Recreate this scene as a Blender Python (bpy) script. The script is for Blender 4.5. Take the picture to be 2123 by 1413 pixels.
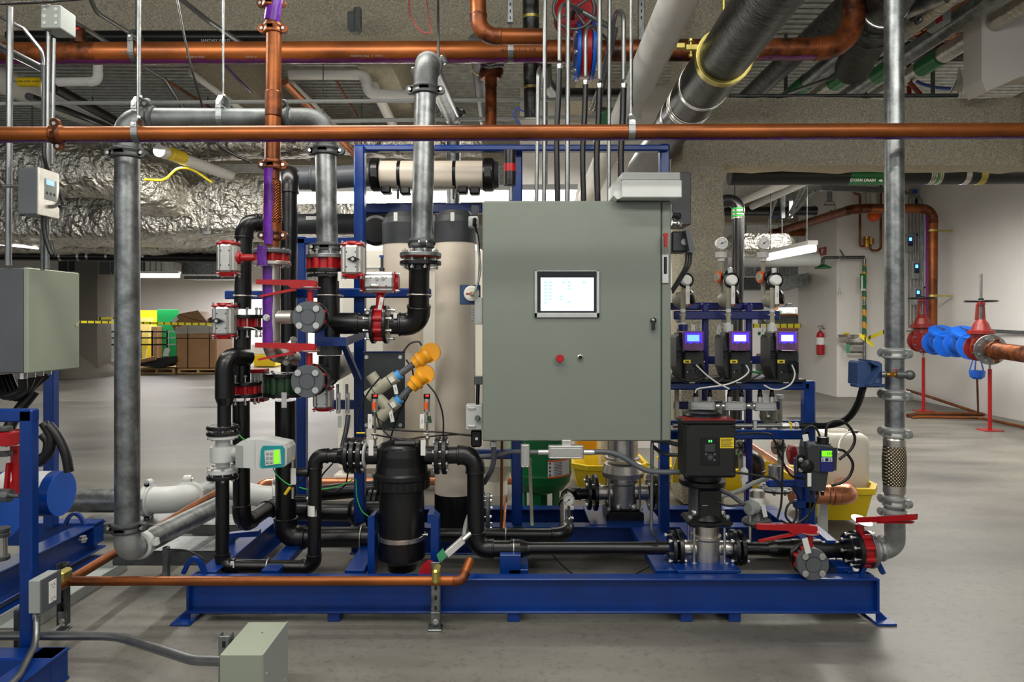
import bpy, math, random
from mathutils import Vector as V, Matrix, Euler, noise
for o in list(bpy.data.objects): bpy.data.objects.remove(o)
S = bpy.context.scene; COL = S.collection
random.seed(7)
# ------------------------------------------------ camera (level 24 mm lens with a small downward shift)
F = 1415.0; CH = 1.49; CX = 1061.0; HY = 665.0
cd = bpy.data.cameras.new('camera'); cam = bpy.data.objects.new('camera', cd); COL.objects.link(cam)
cam.location = (0, 0, CH); cam.rotation_euler = (math.pi/2, 0, 0)
cd.sensor_width = 36; cd.lens = F/2123*36; cd.shift_x = (1061.5-CX)/2123; cd.shift_y = (HY-706.5)/2123
cd.clip_start = .05; cd.clip_end = 200
S.camera = cam
vs_ = S.view_settings; vs_.view_transform = 'Standard'; vs_.look = 'None'; vs_.gamma = 1; vs_.use_curve_mapping = False
vs_.exposure = 0.0
wd = bpy.data.worlds.new('world'); S.world = wd; wd.use_nodes = True
wd.node_tree.nodes['Background'].inputs[0].default_value = (.93, .96, 1, 1)
wd.node_tree.nodes['Background'].inputs[1].default_value = .75
def area(name, loc, sx, sy, power, col=(1, .97, .9), rot=(0, 0, 0)):
    l = bpy.data.lights.new(name, 'AREA'); l.shape = 'RECTANGLE'; l.size = sx; l.size_y = sy; l.energy = power; l.color = col
    o = bpy.data.objects.new(name, l); COL.objects.link(o); o.location = loc; o.rotation_euler = rot; return o
# overhead area lamps without fixtures, some added to brighten rugs, drum and walls: (x, y, z, length x, length y, watts)
for x, y, z, a, b, p in [(-1.6, 1.0, 3.5, 2.4, .14, 60), (1.6, .6, 3.5, 2.4, .14, 60), (-2.6, -1.5, 3.4, 2.4, .14, 60), (2.6, -1.5, 3.4, 2.4, .14, 60),
        (-3.2, 5.4, 3.0, .14, 2.4, 70), (5.6, 7.4, 3.3, .14, 2.4, 80), (5.0, 8.8, 3.1, 2.4, .14, 110), (0, 2.3, 3.7, 2.4, .14, 40),
        (-5.5, 11, 2.6, .14, 2.4, 65), (-6, 16, 2.7, 2.4, .14, 120), (-8, 23.4, 2.9, 2.4, .14, 260), (-9.5, 13, 2.7, .14, 2.4, 70), (-1.0, 13, 2.8, 2.4, .14, 60), (-11, 21, 2.8, 2.4, .14, 180),
        (6.3, 21, 2.9, 2.4, .14, 150), (8.8, 20, 2.9, .14, 2.4, 120), (-5.5, 23.4, 2.9, 2.4, .14, 240), (4.6, 10.2, 3.4, .14, 2.4, 60), (5.4, 17.6, 2.9, .14, 2.4, 110), (3.0, 5.9, 2.85, 2.4, .14, 60), (-1.6, 3.6, 3.3, 2.4, .14, 40), (-.1, 6.9, 3.3, 2.4, .14, 50)]:
    area('strip_or_fill_light', (x, y, z), a, b, p, (1, .95, .96) if y > 20 else (1, .965, .9))
# two unseen lamps added to brighten the upper beam and pipes
for x in (-2.2, 1.2): area('added_uplight', (x, 1.6, 3.2), 2.4, .14, 22, rot=(math.radians(112), 0, 0))
# ------------------------------------------------ helpers
def P(px, py, Y): return V(((px-CX)/F*Y, Y, CH-(py-HY)/F*Y))
def W(px, Y): return px/F*Y
def lin(c): return tuple((x/12.92 if x <= .04045 else ((x+.055)/1.055)**2.4) for x in (v/255 for v in c))
MATS = {}
def mat(n, c, rough=.5, metal=0, var=0, vs=4, bump=0, bs=60, emit=0, alpha=1, coat=0, stretch=(1, 1, 1), c2=None, bd=.004, spec=.5, trans=0):
    m = bpy.data.materials.new(n); m.use_nodes = True; nt = m.node_tree; N = nt.nodes; L = nt.links
    b = N['Principled BSDF']; col = lin(c)
    b.inputs['Base Color'].default_value = (*col, 1); b.inputs['Roughness'].default_value = rough; b.inputs['Metallic'].default_value = metal
    b.inputs['Specular IOR Level'].default_value = spec; b.inputs['Coat Weight'].default_value = coat
    if trans: b.inputs['Transmission Weight'].default_value = trans
    if alpha < 1: b.inputs['Alpha'].default_value = alpha
    if emit: b.inputs['Emission Color'].default_value = (*col, 1); b.inputs['Emission Strength'].default_value = emit
    if var or bump:
        tc = N.new('ShaderNodeTexCoord'); mp = N.new('ShaderNodeMapping'); mp.inputs['Scale'].default_value = stretch
        L.new(tc.outputs['Object'], mp.inputs[0])
    if var:
        nz = N.new('ShaderNodeTexNoise'); nz.inputs['Scale'].default_value = vs; nz.inputs['Detail'].default_value = 6; nz.inputs['Roughness'].default_value = .65
        L.new(mp.outputs[0], nz.inputs['Vector'])
        r = N.new('ShaderNodeValToRGB'); r.color_ramp.elements[0].position = .35; r.color_ramp.elements[1].position = .65
        lo = lin(c2) if c2 else tuple(x*(1-var) for x in col)
        r.color_ramp.elements[0].color = (*lo, 1); r.color_ramp.elements[1].color = (*[min(1, x*(1+var*.5)) for x in col], 1)
        L.new(nz.outputs['Fac'], r.inputs[0]); L.new(r.outputs[0], b.inputs['Base Color'])
        if metal > .3:
            mr = N.new('ShaderNodeMapRange'); mr.inputs[3].default_value = rough*.75; mr.inputs[4].default_value = min(1, rough*1.35)
            L.new(nz.outputs['Fac'], mr.inputs[0]); L.new(mr.outputs[0], b.inputs['Roughness'])
    if bump:
        n2 = N.new('ShaderNodeTexNoise'); n2.inputs['Scale'].default_value = bs; n2.inputs['Detail'].default_value = 4
        L.new(mp.outputs[0], n2.inputs['Vector'])
        bp = N.new('ShaderNodeBump'); bp.inputs['Strength'].default_value = bump; bp.inputs['Distance'].default_value = bd
        L.new(n2.outputs['Fac'], bp.inputs['Height']); L.new(bp.outputs[0], b.inputs['Normal'])
    MATS[n] = m; return m
def nodes(n): m = MATS[n]; return m.node_tree.nodes, m.node_tree.links, m.node_tree.nodes['Principled BSDF']
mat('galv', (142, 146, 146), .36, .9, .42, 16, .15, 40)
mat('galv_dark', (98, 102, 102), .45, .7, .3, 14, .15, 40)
mat('conduit', (138, 141, 141), .34, .85, .15, 8)
mat('cast', (88, 91, 91), .5, .6, .25, 20, .4, 90)
mat('copper', (148, 82, 34), .36, .6, .35, 3, .05, 20, stretch=(.35, 1, 1), c2=(92, 48, 20))
mat('copper_fit', (132, 70, 32), .4, .6, .5, 9, .1, 30, c2=(44, 26, 18))
mat('copper_new', (224, 148, 110), .26, .85, .12, 6)
mat('galv_light', (160, 163, 161), .45, .5, .2, 14, .2, 50)
mat('black', (15, 15, 16), .3, 0, .3, 8, .1, 40)
mat('black_matte', (17, 18, 18), .5, 0, .15, 12, .2, 120)
mat('rubber', (14, 14, 15), .4)
mat('insul', (74, 76, 74), .36, .6, .6, 12, .9, 34, stretch=(1, 3, 1), c2=(24, 25, 25))
mat('dkgrey', (48, 51, 54), .5, 0, .1, 6)
mat('grey_pvc', (84, 88, 92), .4, 0, .08, 6)
mat('tan_pvc', (158, 155, 136), .45, 0, .08, 8)
mat('blue', (1, 48, 120), .3, 0, .18, 5, .1, 30)
mat('blue_navy', (28, 36, 104), .35, 0, .1, 5)
mat('blue_bright', (20, 92, 200), .35, 0, .12, 6)
mat('blue_grey', (38, 66, 108), .5, 0, .08, 20, .3, 160)
mat('red', (166, 14, 22), .35, 0, .15, 12, .1, 60)
mat('red_dark', (118, 26, 20), .4, 0, .2, 10)
mat('purple', (92, 26, 140), .25, 0, .35, 18, .6, 25)
mat('plum', (108, 30, 98), .2, .2, .3, 14, .5, 30)
mat('panel', (116, 123, 114), .5, 0, .04, 3, .25, 400, bd=.001)
mat('panel_light', (142, 150, 132), .45, 0, .04, 3, .2, 400, bd=.001)
mat('box_grey', (150, 156, 152), .5)
mat('lt_grey', (196, 199, 196), .45, 0, .05, 5)
mat('white', (226, 226, 222), .5, 0, .05, 5)
mat('white_wrap', (214, 212, 206), .6, 0, .08, 3, .5, 6, bd=.02)
mat('tag', (214, 214, 208), .5)
mat('beige', (222, 210, 192), .35, 0, .05, 3)
mat('cream', (238, 233, 220), .5, 0, .05, 3)
mat('steel', (208, 204, 196), .28, .95, .15, 12)
mat('steel_br', (200, 196, 188), .3, .9, .1, 30, stretch=(1, 1, 8))
mat('alu', (196, 196, 192), .38, .7, .08, 20)
mat('zinc', (206, 206, 202), .3, .85)
mat('brass', (188, 140, 66), .35, .85, .2, 20)
mat('gold_zinc', (190, 176, 96), .35, .8, .2, 20)
mat('yellow', (228, 196, 20), .45, 0, .06, 5)
mat('amber', (232, 160, 28), .35)
mat('orange', (232, 92, 26), .4)
mat('green', (14, 112, 56), .38, 0, .1, 6)
mat('green_dk', (36, 70, 42), .45, 0, .15, 9)
mat('green_lt', (64, 150, 100), .45)
mat('teal', (20, 140, 142), .4)
mat('blue_tape', (70, 150, 214), .4)
mat('lcd_green', (120, 230, 30), .4, emit=.8)
mat('lcd_blue', (90, 150, 255), .4, emit=3)
mat('lcd_white', (222, 238, 255), .4, emit=1.3)
mat('lcd_dim', (150, 190, 235), .4, emit=.9)
mat('led_blue', (52, 30, 220), .3, emit=1.2)
mat('led_green', (60, 255, 90), .3, emit=3)
mat('led_red', (255, 40, 24), .3, emit=1.6)
mat('tube_light', (255, 250, 240), .4, emit=9)
mat('foil', (226, 222, 212), .3, .9, .12, 3, 1.0, 16, bd=.05)
mat('foil_wrap', (196, 194, 184), .34, .85, .15, 6, .5, 14, bd=.02, stretch=(1, 3, 1))
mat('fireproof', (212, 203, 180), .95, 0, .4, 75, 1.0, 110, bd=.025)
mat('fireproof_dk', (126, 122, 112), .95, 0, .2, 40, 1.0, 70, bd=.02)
mat('deck', (196, 198, 192), .4, .5, .3, 9)
mat('wall', (222, 219, 214), .6, 0, .03, 2, .15, 30, bd=.004)
mat('kraft', (150, 112, 74), .55, 0, .12, 7)
mat('pallet', (176, 144, 96), .7, 0, .25, 9)
mat('wood', (130, 82, 44), .5, 0, .2, 9, stretch=(1, 8, 8))
mat('rug', (120, 96, 78), .9, 0, .6, 30, c2=(52, 50, 66))
mat('carpet', (196, 140, 112), .85, 0, .15, 12, .4, 60)
mat('carpet_grey', (96, 98, 96), .9, 0, .2, 12, .4, 60)
mat('hdpe', (226, 220, 206), .5, 0, .03, 4)
mat('clear', (150, 90, 160), .1, alpha=.28)
mat('glass', (200, 210, 210), .08, alpha=.25)
mat('panel_black', (14, 15, 18), .25)
mat('wire_white', (208, 208, 200), .45)
mat('wire_green', (40, 160, 60), .45)
mat('wire_yellow', (222, 196, 30), .45)
mat('wire_blue', (40, 70, 160), .45)
# foil: facetted wrinkles
for nm, sc, st, di in (('foil', 7, 1.0, .07), ('foil_wrap', 6, .4, .02)):
    N, L, b = nodes(nm); vo = N.new('ShaderNodeTexNoise'); vo.noise_type = 'RIDGED_MULTIFRACTAL'; vo.inputs['Scale'].default_value = sc; vo.inputs['Detail'].default_value = 3; vo.inputs['Distortion'].default_value = .8
    mp = [n for n in N if n.type == 'MAPPING'][0]; dn = N.new('ShaderNodeTexNoise'); dn.inputs['Scale'].default_value = 4
    ad = N.new('ShaderNodeMixRGB'); ad.inputs[0].default_value = .35
    L.new(mp.outputs[0], dn.inputs['Vector']); L.new(mp.outputs[0], ad.inputs[1]); L.new(dn.outputs['Color'], ad.inputs[2]); L.new(ad.outputs[0], vo.inputs['Vector'])
    bp = [n for n in N if n.type == 'BUMP'][0]; b2 = N.new('ShaderNodeBump'); b2.inputs['Strength'].default_value = st; b2.inputs['Distance'].default_value = di
    L.new(vo.outputs['Fac'], b2.inputs['Height']); L.new(bp.outputs[0], b2.inputs['Normal']); L.new(b2.outputs[0], b.inputs['Normal'])
# concrete floor
mat('concrete', (150, 146, 136), .38, 0)
N, L, b = nodes('concrete')
tc = N.new('ShaderNodeTexCoord'); mp = N.new('ShaderNodeMapping'); mp.inputs['Scale'].default_value = (.35, 1.0, 1); L.new(tc.outputs['Object'], mp.inputs[0])
n1 = N.new('ShaderNodeTexNoise'); n1.inputs['Scale'].default_value = 1.6; n1.inputs['Detail'].default_value = 8; n1.inputs['Roughness'].default_value = .6; L.new(mp.outputs[0], n1.inputs['Vector'])
n2 = N.new('ShaderNodeTexNoise'); n2.inputs['Scale'].default_value = 28; n2.inputs['Detail'].default_value = 5; n2.inputs['Roughness'].default_value = .7; L.new(tc.outputs['Object'], n2.inputs['Vector'])
r1 = N.new('ShaderNodeValToRGB'); r1.color_ramp.elements[0].position = .3; r1.color_ramp.elements[1].position = .7
r1.color_ramp.elements[0].color = (*lin((84, 82, 76)), 1); r1.color_ramp.elements[1].color = (*lin((132, 129, 120)), 1); L.new(n1.outputs['Fac'], r1.inputs[0])
r2 = N.new('ShaderNodeValToRGB'); r2.color_ramp.elements[0].position = .32; r2.color_ramp.elements[1].position = .47
r2.color_ramp.elements[0].color = (.55, .55, .55, 1); r2.color_ramp.elements[1].color = (1, 1, 1, 1); L.new(n2.outputs['Fac'], r2.inputs[0])
mx = N.new('ShaderNodeMixRGB'); mx.blend_type = 'MULTIPLY'; mx.inputs[0].default_value = .7; L.new(r1.outputs[0], mx.inputs[1]); L.new(r2.outputs[0], mx.inputs[2]); L.new(mx.outputs[0], b.inputs['Base Color'])
mr = N.new('ShaderNodeMapRange'); mr.inputs[3].default_value = .3; mr.inputs[4].default_value = .55; L.new(n1.outputs['Fac'], mr.inputs[0]); L.new(mr.outputs[0], b.inputs['Roughness'])
def stripes(nm, ca, cb, scale, axis='Z', rough=.45, duty=.5, dirn=None, metal=0):
    m = mat(nm, ca, rough, metal); N, L, b = nodes(nm); tc = N.new('ShaderNodeTexCoord'); w = N.new('ShaderNodeTexWave'); w.bands_direction = axis
    w.inputs['Scale'].default_value = scale; r = N.new('ShaderNodeValToRGB'); r.color_ramp.interpolation = 'CONSTANT'
    r.color_ramp.elements[0].color = (*lin(ca), 1); r.color_ramp.elements[1].color = (*lin(cb), 1); r.color_ramp.elements[1].position = duty
    L.new(tc.outputs['Object'], w.inputs['Vector']); L.new(w.outputs['Fac'], r.inputs[0]); L.new(r.outputs[0], b.inputs['Base Color']); return m
stripes('hazard_pipe', (30, 104, 62), (226, 160, 40), 2.6, 'DIAGONAL')
stripes('caution', (232, 216, 30), (40, 40, 20), 2.2, 'X', duty=.93)
def braid(nm, c, c2, sc, metal=.85):
    mat(nm, c, .35, metal); N, L, b = nodes(nm); tc = N.new('ShaderNodeTexCoord'); out = []
    for d in (1, -1):
        mp = N.new('ShaderNodeMapping'); mp.inputs['Rotation'].default_value = (0, d*math.radians(40), 0); L.new(tc.outputs['Object'], mp.inputs[0])
        w = N.new('ShaderNodeTexWave'); w.bands_direction = 'X'; w.inputs['Scale'].default_value = sc; L.new(mp.outputs[0], w.inputs['Vector']); out.append(w)
    mm = N.new('ShaderNodeMath'); mm.operation = 'MULTIPLY'; L.new(out[0].outputs['Fac'], mm.inputs[0]); L.new(out[1].outputs['Fac'], mm.inputs[1])
    r = N.new('ShaderNodeValToRGB'); r.color_ramp.elements[0].color = (*lin(c2), 1); r.color_ramp.elements[1].color = (*lin(c), 1); r.color_ramp.elements[1].position = .5
    L.new(mm.outputs[0], r.inputs[0]); L.new(r.outputs[0], b.inputs['Base Color'])
    bp = N.new('ShaderNodeBump'); bp.inputs['Strength'].default_value = .8; bp.inputs['Distance'].default_value = .004; L.new(mm.outputs[0], bp.inputs['Height']); L.new(bp.outputs[0], b.inputs['Normal'])
braid('braid_steel', (196, 184, 158), (60, 52, 42), 30); braid('braid_copper', (176, 104, 60), (84, 40, 20), 34)

class MB:
    def __init__(s): s.v = []; s.f = []; s.sm = []
    def add(s, vs, fs, smooth=False):
        k = len(s.v); s.v += [V(p) for p in vs]; s.f += [tuple(i+k for i in f) for f in fs]; s.sm += [smooth]*len(fs); return s
    def box(s, c, d, bev=.003, rot=None):
        c = V(c); h = [abs(x)/2 for x in d]; b = min(bev, min(h)*.9)
        vs = []; key = {}
        for i in range(8):
            sg = [1 if i >> k & 1 else -1 for k in range(3)]
            for a in range(3):
                p = V([sg[k]*(h[k]-(0 if k == a else b)) for k in range(3)]); key[(i, a)] = len(vs); vs.append(p)
        fs = []
        for a in range(3):
            o1, o2 = (a+1) % 3, (a+2) % 3
            for sg in (0, 1):
                idx = [sg << a | x << o1 | y << o2 for x, y in ((0, 0), (1, 0), (1, 1), (0, 1))]; fs.append([key[(i, a)] for i in idx])
            for x in (0, 1):
                for y in (0, 1):
                    i0 = x << o1 | y << o2; i1 = i0 | 1 << a; fs.append([key[(i0, o1)], key[(i1, o1)], key[(i1, o2)], key[(i0, o2)]])
        for i in range(8): fs.append([key[(i, 0)], key[(i, 1)], key[(i, 2)]])
        out = []
        for f in fs:
            n = (vs[f[1]]-vs[f[0]]).cross(vs[f[2]]-vs[f[0]]); cc = sum((vs[i] for i in f), V())/len(f)
            out.append(f if n.dot(cc) > 0 else f[::-1])
        if rot is not None: vs = [rot @ p for p in vs]
        return s.add([c+p for p in vs], out)
    def pbox(s, x0, y0, x1, y1, Y, dep, bev=.003):   # box whose front face spans the given image rectangle at depth Y and runs dep metres back
        a = P(x0, y0, Y); b = P(x1, y1, Y); return s.box(((a.x+b.x)/2, Y+dep/2, (a.z+b.z)/2), (abs(b.x-a.x), dep, abs(a.z-b.z)), bev)
    def prism(s, poly, ax, d):    # poly: world points of a planar polygon, swept by vector ax*d
        n = len(poly); o = V(ax)*d; vs = [V(p) for p in poly]; vs += [p+o for p in vs]
        return s.add(vs, [list(range(n)), list(range(2*n-1, n-1, -1))]+[[i, (i+1) % n, n+(i+1) % n, n+i] for i in range(n)])
    def pprism(s, pts, Y, dep): return s.prism([P(x, y, Y) for x, y in pts], (0, 1, 0), dep)
    def lathe(s, p, ax, prof, n=28, smooth=True, caps=True, sx=1):
        p = V(p); z = V(ax).normalized(); x = z.orthogonal().normalized(); y = z.cross(x)
        for (t0, r0), (t1, r1) in zip(prof[:-1], prof[1:]):
            vs = []
            for t, r in ((t0, r0), (t1, r1)): vs += [p+z*t+(x*math.cos(2*math.pi*i/n)*sx+y*math.sin(2*math.pi*i/n))*r for i in range(n)]
            s.add(vs, [[i, (i+1) % n, n+(i+1) % n, n+i] for i in range(n)], smooth)
        if caps:
            for t, r in (prof[0], prof[-1]):
                if r > 1e-5: s.add([p+z*t+(x*math.cos(2*math.pi*i/n)*sx+y*math.sin(2*math.pi*i/n))*r for i in range(n)], [list(range(n))])
        return s
    def cyl(s, a, b, r, n=20, r2=None, smooth=True):
        a = V(a); b = V(b); return s.lathe(a, b-a, [(0, r), ((b-a).length, r if r2 is None else r2)], n, smooth)
    def sphere(s, c, r, n=20, sc=(1, 1, 1)):
        m = n//2; vs = []; fs = []
        for j in range(m+1):
            for i in range(n):
                a = math.pi*j/m; q = 2*math.pi*i/n; vs.append(V(c)+V((r*math.sin(a)*math.cos(q)*sc[0], r*math.sin(a)*math.sin(q)*sc[1], r*math.cos(a)*sc[2])))
        for j in range(m):
            for i in range(n): fs.append([j*n+i, j*n+(i+1) % n, (j+1)*n+(i+1) % n, (j+1)*n+i])
        return s.add(vs, fs, True)
    def tube(s, pts, r, n=16, caps=True, rr=None):
        pts = [V(p) for p in pts]; m = len(pts)
        tg = [(pts[min(i+1, m-1)]-pts[max(i-1, 0)]).normalized() for i in range(m)]
        x = tg[0].orthogonal().normalized(); vs = []
        if abs(tg[0].x) < .9: x = (V((1, 0, 0))-tg[0]*tg[0].x).normalized()
        for i in range(m):
            x = (x-tg[i]*x.dot(tg[i])).normalized(); y = tg[i].cross(x); q = rr[i] if rr else r
            vs += [pts[i]+(x*math.cos(2*math.pi*k/n)+y*math.sin(2*math.pi*k/n))*q for k in range(n)]
        s.add(vs, [[i*n+k, i*n+(k+1) % n, (i+1)*n+(k+1) % n, (i+1)*n+k] for i in range(m-1) for k in range(n)], True)
        if caps: s.add(vs[:n], [list(range(n))]); s.add(vs[-n:], [list(range(n))])
        return s
    def flatbar(s, pts, w, t, up):   # ribbon of width w (along up) and thickness t following pts
        pts = [V(p) for p in pts]; up = V(up).normalized(); vs = []; m = len(pts)
        for i in range(m):
            d = (pts[min(i+1, m-1)]-pts[max(i-1, 0)]).normalized(); nn = d.cross(up).normalized()
            vs += [pts[i]+up*w/2+nn*t/2, pts[i]+up*w/2-nn*t/2, pts[i]-up*w/2-nn*t/2, pts[i]-up*w/2+nn*t/2]
        s.add(vs, [[i*4+k, i*4+(k+1) % 4, (i+1)*4+(k+1) % 4, (i+1)*4+k] for i in range(m-1) for k in range(4)]+[[0, 1, 2, 3], [4*m-4, 4*m-3, 4*m-2, 4*m-1]])
        return s
    def obj(s, name, m, parent=None):
        me = bpy.data.meshes.new(name); me.from_pydata(s.v, [], s.f); me.polygons.foreach_set('use_smooth', s.sm)
        me.materials.append(MATS[m]); me.update()
        o = bpy.data.objects.new(name, me); COL.objects.link(o)
        if parent: o.parent = parent
        return o
def fillet(pts, R, k=8):
    pts = [V(p) for p in pts]; out = [pts[0]]
    for i in range(1, len(pts)-1):
        a = corner(pts[i-1], pts[i], pts[i+1], R, k); out += a if a else [pts[i]]
    out.append(pts[-1]); return out
def corner(p0, p1, p2, R, k=8):
    d0 = (p1-p0).normalized(); d1 = (p2-p1).normalized(); th = d0.angle(d1)
    if th < .02: return None
    t = min(R*math.tan(th/2), (p1-p0).length*.48, (p2-p1).length*.48); R = t/math.tan(th/2)
    n = d0.cross(d1).normalized(); c = p1+(d1-d0).normalized()*R/math.cos(th/2); rs = p1-d0*t-c
    return [c+Matrix.Rotation(th*j/k, 3, n) @ rs for j in range(k+1)]
def spline(pts, k=6):
    p = [V(q) for q in pts]; p = [p[0]*2-p[1]]+p+[p[-1]*2-p[-2]]; out = []
    for i in range(1, len(p)-2):
        a, b, c, d = p[i-1:i+3]
        for j in range(k):
            t = j/k; out.append(.5*((2*b)+(c-a)*t+(2*a-5*b+4*c-d)*t*t+(3*b-a-3*c+d)*t**3))
    out.append(p[-2]); return out
def T(name, label, cat, group=None):
    o = bpy.data.objects.new(name, None); COL.objects.link(o); o.empty_display_size = .05; return tag(o, label, cat, group)
def tag(o, label, cat, group=None):
    o['label'] = label; o['category'] = cat
    if group: o['group'] = group
    return o
def struct(o): o['kind'] = 'structure'; return o
AX = V((1, 0, 0)); AY = V((0, 1, 0)); AZ = V((0, 0, 1))
_bm = {}
def bolt(parent, c, axis, ln, r=.009, m='zinc', name='bolt'):   # hex bolt with a head at both ends, centred on c
    key = (round(ln, 3), round(r, 4), m)
    if key not in _bm:
        b = MB(); b.cyl((0, 0, -ln/2), (0, 0, ln/2), r*.55, 8)
        for t in (-1, 1): b.lathe((0, 0, t*ln/2), (0, 0, t), [(-r*.9, r*1.25), (-r*.75, r*1.25)], 12, False); b.lathe((0, 0, t*ln/2), (0, 0, t), [(-r*.75, r), (r*.2, r*.95)], 6, False)
        o = b.obj(name, m, parent); _bm[key] = o.data
    else: o = bpy.data.objects.new(name, _bm[key]); COL.objects.link(o); o.parent = parent
    q = AZ.rotation_difference(V(axis).normalized()); o.rotation_mode = 'QUATERNION'; o.rotation_quaternion = q; o.location = V(c); return o
def bolts(parent, c, axis, R, n, ln, r=.009, ph=.5, m='zinc'):
    z = V(axis).normalized(); x = (AZ if abs(z.z) < .9 else AX); x = (x-z*x.dot(z)).normalized(); y = z.cross(x)
    for i in range(n):
        a = 2*math.pi*(i+ph)/n; bolt(parent, V(c)+(x*math.cos(a)+y*math.sin(a))*R, z, ln, r, m)
def disc(c, axis, r, th, m, parent, name='flange', ch=.003, n=32):
    z = V(axis).normalized(); c = V(c)-z*th/2; return MB().lathe(c, z, [(0, r-ch), (ch, r), (th-ch, r), (th, r-ch)], n).obj(name, m, parent)
def coupling(parent, c, axis, r, ear, m='cast', w=.05, name='pipe_coupling'):
    """grooved pipe coupling: ring, two ears along `ear`, a bolt through each"""
    z = V(axis).normalized(); c = V(c); e = V(ear); e = (e-z*e.dot(z)).normalized(); f = z.cross(e)
    b = MB(); b.lathe(c-z*w/2, z, [(0, r*1.02), (.006, r*1.22), (.014, r*1.24), (w*.5, r*1.15), (w-.014, r*1.24), (w-.006, r*1.22), (w, r*1.02)], 28)
    rot = Matrix((e, f, z)).transposed()
    for sgn in (1, -1):
        b.box(c+e*sgn*(r*1.27), (r*.5, r*.56, w*.85), .008, rot); b.cyl(c+e*sgn*r*1.42-f*r*.28, c+e*sgn*r*1.42+f*r*.28, w*.4, 14)
    for a in (-1, 1):
        d = (e*a*.5+z*0).normalized(); b.box(c+f*r*1.2, (r*.9, r*.12, w*.35), .003, rot); b.box(c-f*r*1.2, (r*.9, r*.12, w*.35), .003, rot)
    o = b.obj(name, m, parent)
    for sgn in (1, -1): bolt(o, c+e*sgn*r*1.42, f, r*.75, .0095)
    return o
def run(t, pts, r, m, R=None, fit=True, ef=1.13, n=20, fm=None, sock=.5, first=True):
    """pipe run under thing t: one mesh per straight pipe and one per elbow"""
    pts = [V(p) for p in pts]; R = R or r*2.6; prev = pts[0]; fm = fm or m
    for i in range(1, len(pts)):
        nxt = pts[i]
        if i < len(pts)-1:
            arc = corner(pts[i-1], pts[i], pts[i+1], R)
            if arc:
                MB().tube([prev, arc[0]], r, n).obj('pipe', m, t)
                if fit:
                    d0 = (arc[0]-pts[i-1]).normalized(); d1 = (pts[i+1]-arc[-1]).normalized(); s = r*sock; rf = r*ef
                    e = MB().tube([arc[0]-d0*s]+arc+[arc[-1]+d1*s], rf, n)
                    for q, d in ((arc[0]-d0*s, d0), (arc[-1]+d1*s, d1)): e.lathe(q-d*r*.12, d, [(0, rf*1.0), (r*.05, rf*1.05), (r*.2, rf*1.05), (r*.25, rf)], n)
                else: e = MB().tube(arc, r*1.002, n)
                e.obj('elbow', fm, t); prev = arc[-1]; continue
        MB().tube([prev, nxt], r, n).obj('pipe', m, t); prev = nxt
    return t
def hose(name, label, cat, pts, r, m, group=None, parent=None, k=6, n=10, raw=False):
    o = MB().tube(pts if raw else spline(pts, k), r, n).obj(name, m, parent)
    if not parent: tag(o, label, cat, group)
    return o
def collar(parent, c, axis, r, w, m, name='band', n=24): return MB().lathe(V(c)-V(axis).normalized()*w/2, axis, [(0, r*.97), (.001, r), (w-.001, r), (w, r*.97)], n).obj(name, m, parent)
def text(s, loc, size, m, parent, ax=0, rot=(math.pi/2, 0, 0), name='lettering', align='CENTER', ext=.0004, bold=False):
    c = bpy.data.curves.new('txt', 'FONT'); c.body = s; c.size = size; c.align_x = align; c.align_y = 'CENTER'; c.extrude = ext; c.materials.append(MATS[m]); c.resolution_u = 2
    if bold: c.offset = size*.03
    q = bpy.data.objects.new('txt', c); COL.objects.link(q); me = bpy.data.meshes.new_from_object(q); bpy.data.objects.remove(q); me.name = name
    me.transform(Matrix.Translation(V(loc)) @ Euler(rot).to_matrix().to_4x4()); me.materials.clear(); me.materials.append(MATS[m])
    o = bpy.data.objects.new(name, me); COL.objects.link(o)
    if parent: o.parent = parent
    return o
def hangtag(parent, x, y0, y1, Y, w=10, ang=0, s=None):
    a = P(x, y0, Y); h = W(y1-y0, Y); rt = Matrix.Rotation(math.radians(ang), 3, 'Y'); c = a+rt @ V((0, 0, -h/2))
    o = MB().box(c, (W(w, Y), .0015, h), .0005, rt).obj('id_tag', 'tag', parent)
    if s: text(s, c+V((0, -.0012, 0)), W(w*.45, Y), 'panel_black', o, rot=(math.pi/2, math.radians(90+ang), 0))
    return o
# ================================================ THE ROOM
def sbox(name, m, x0, x1, y0, y1, z0, z1, bev=0):
    return struct(MB().box(((x0+x1)/2, (y0+y1)/2, (z0+z1)/2), (x1-x0, y1-y0, z1-z0), bev).obj(name, m))
sbox('floor', 'concrete', -20, 12, -7, 25.2, -.2, 0)
sbox('wall_back', 'wall', -20, 12, 25, 25.2, 0, 4.4)
sbox('wall_right', 'wall', 7.6, 7.8, -7, 13.6, 0, 4.4)
sbox('wall_corner', 'wall', 6.38, 7.8, 13.4, 15.2, 0, 4.4)
sbox('wall_far_right', 'wall', 12, 12.2, 13.4, 25.2, 0, 4.4)
sbox('wall_left', 'wall', -20.2, -20, -7, 25.2, 0, 4.4)
sbox('wall_centre', 'wall', W(1078-CX, 8), W(1400-CX, 8), 8, 8.3, 0, 4.3)
dk = MB(); yy = -7; pv = []
while yy < 25:
    for a, z in ((0, 4.22), (.04, 4.22), (.055, 4.27), (.09, 4.27), (.105, 4.22)): pv.append((yy+a, z))
    yy += .105
vs = [];
for y, z in pv: vs += [(-20, y, z), (12, y, z)]
dk.add(vs, [[2*i, 2*i+1, 2*i+3, 2*i+2] for i in range(len(pv)-1)]); struct(dk.obj('ceiling', 'deck'))
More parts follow.
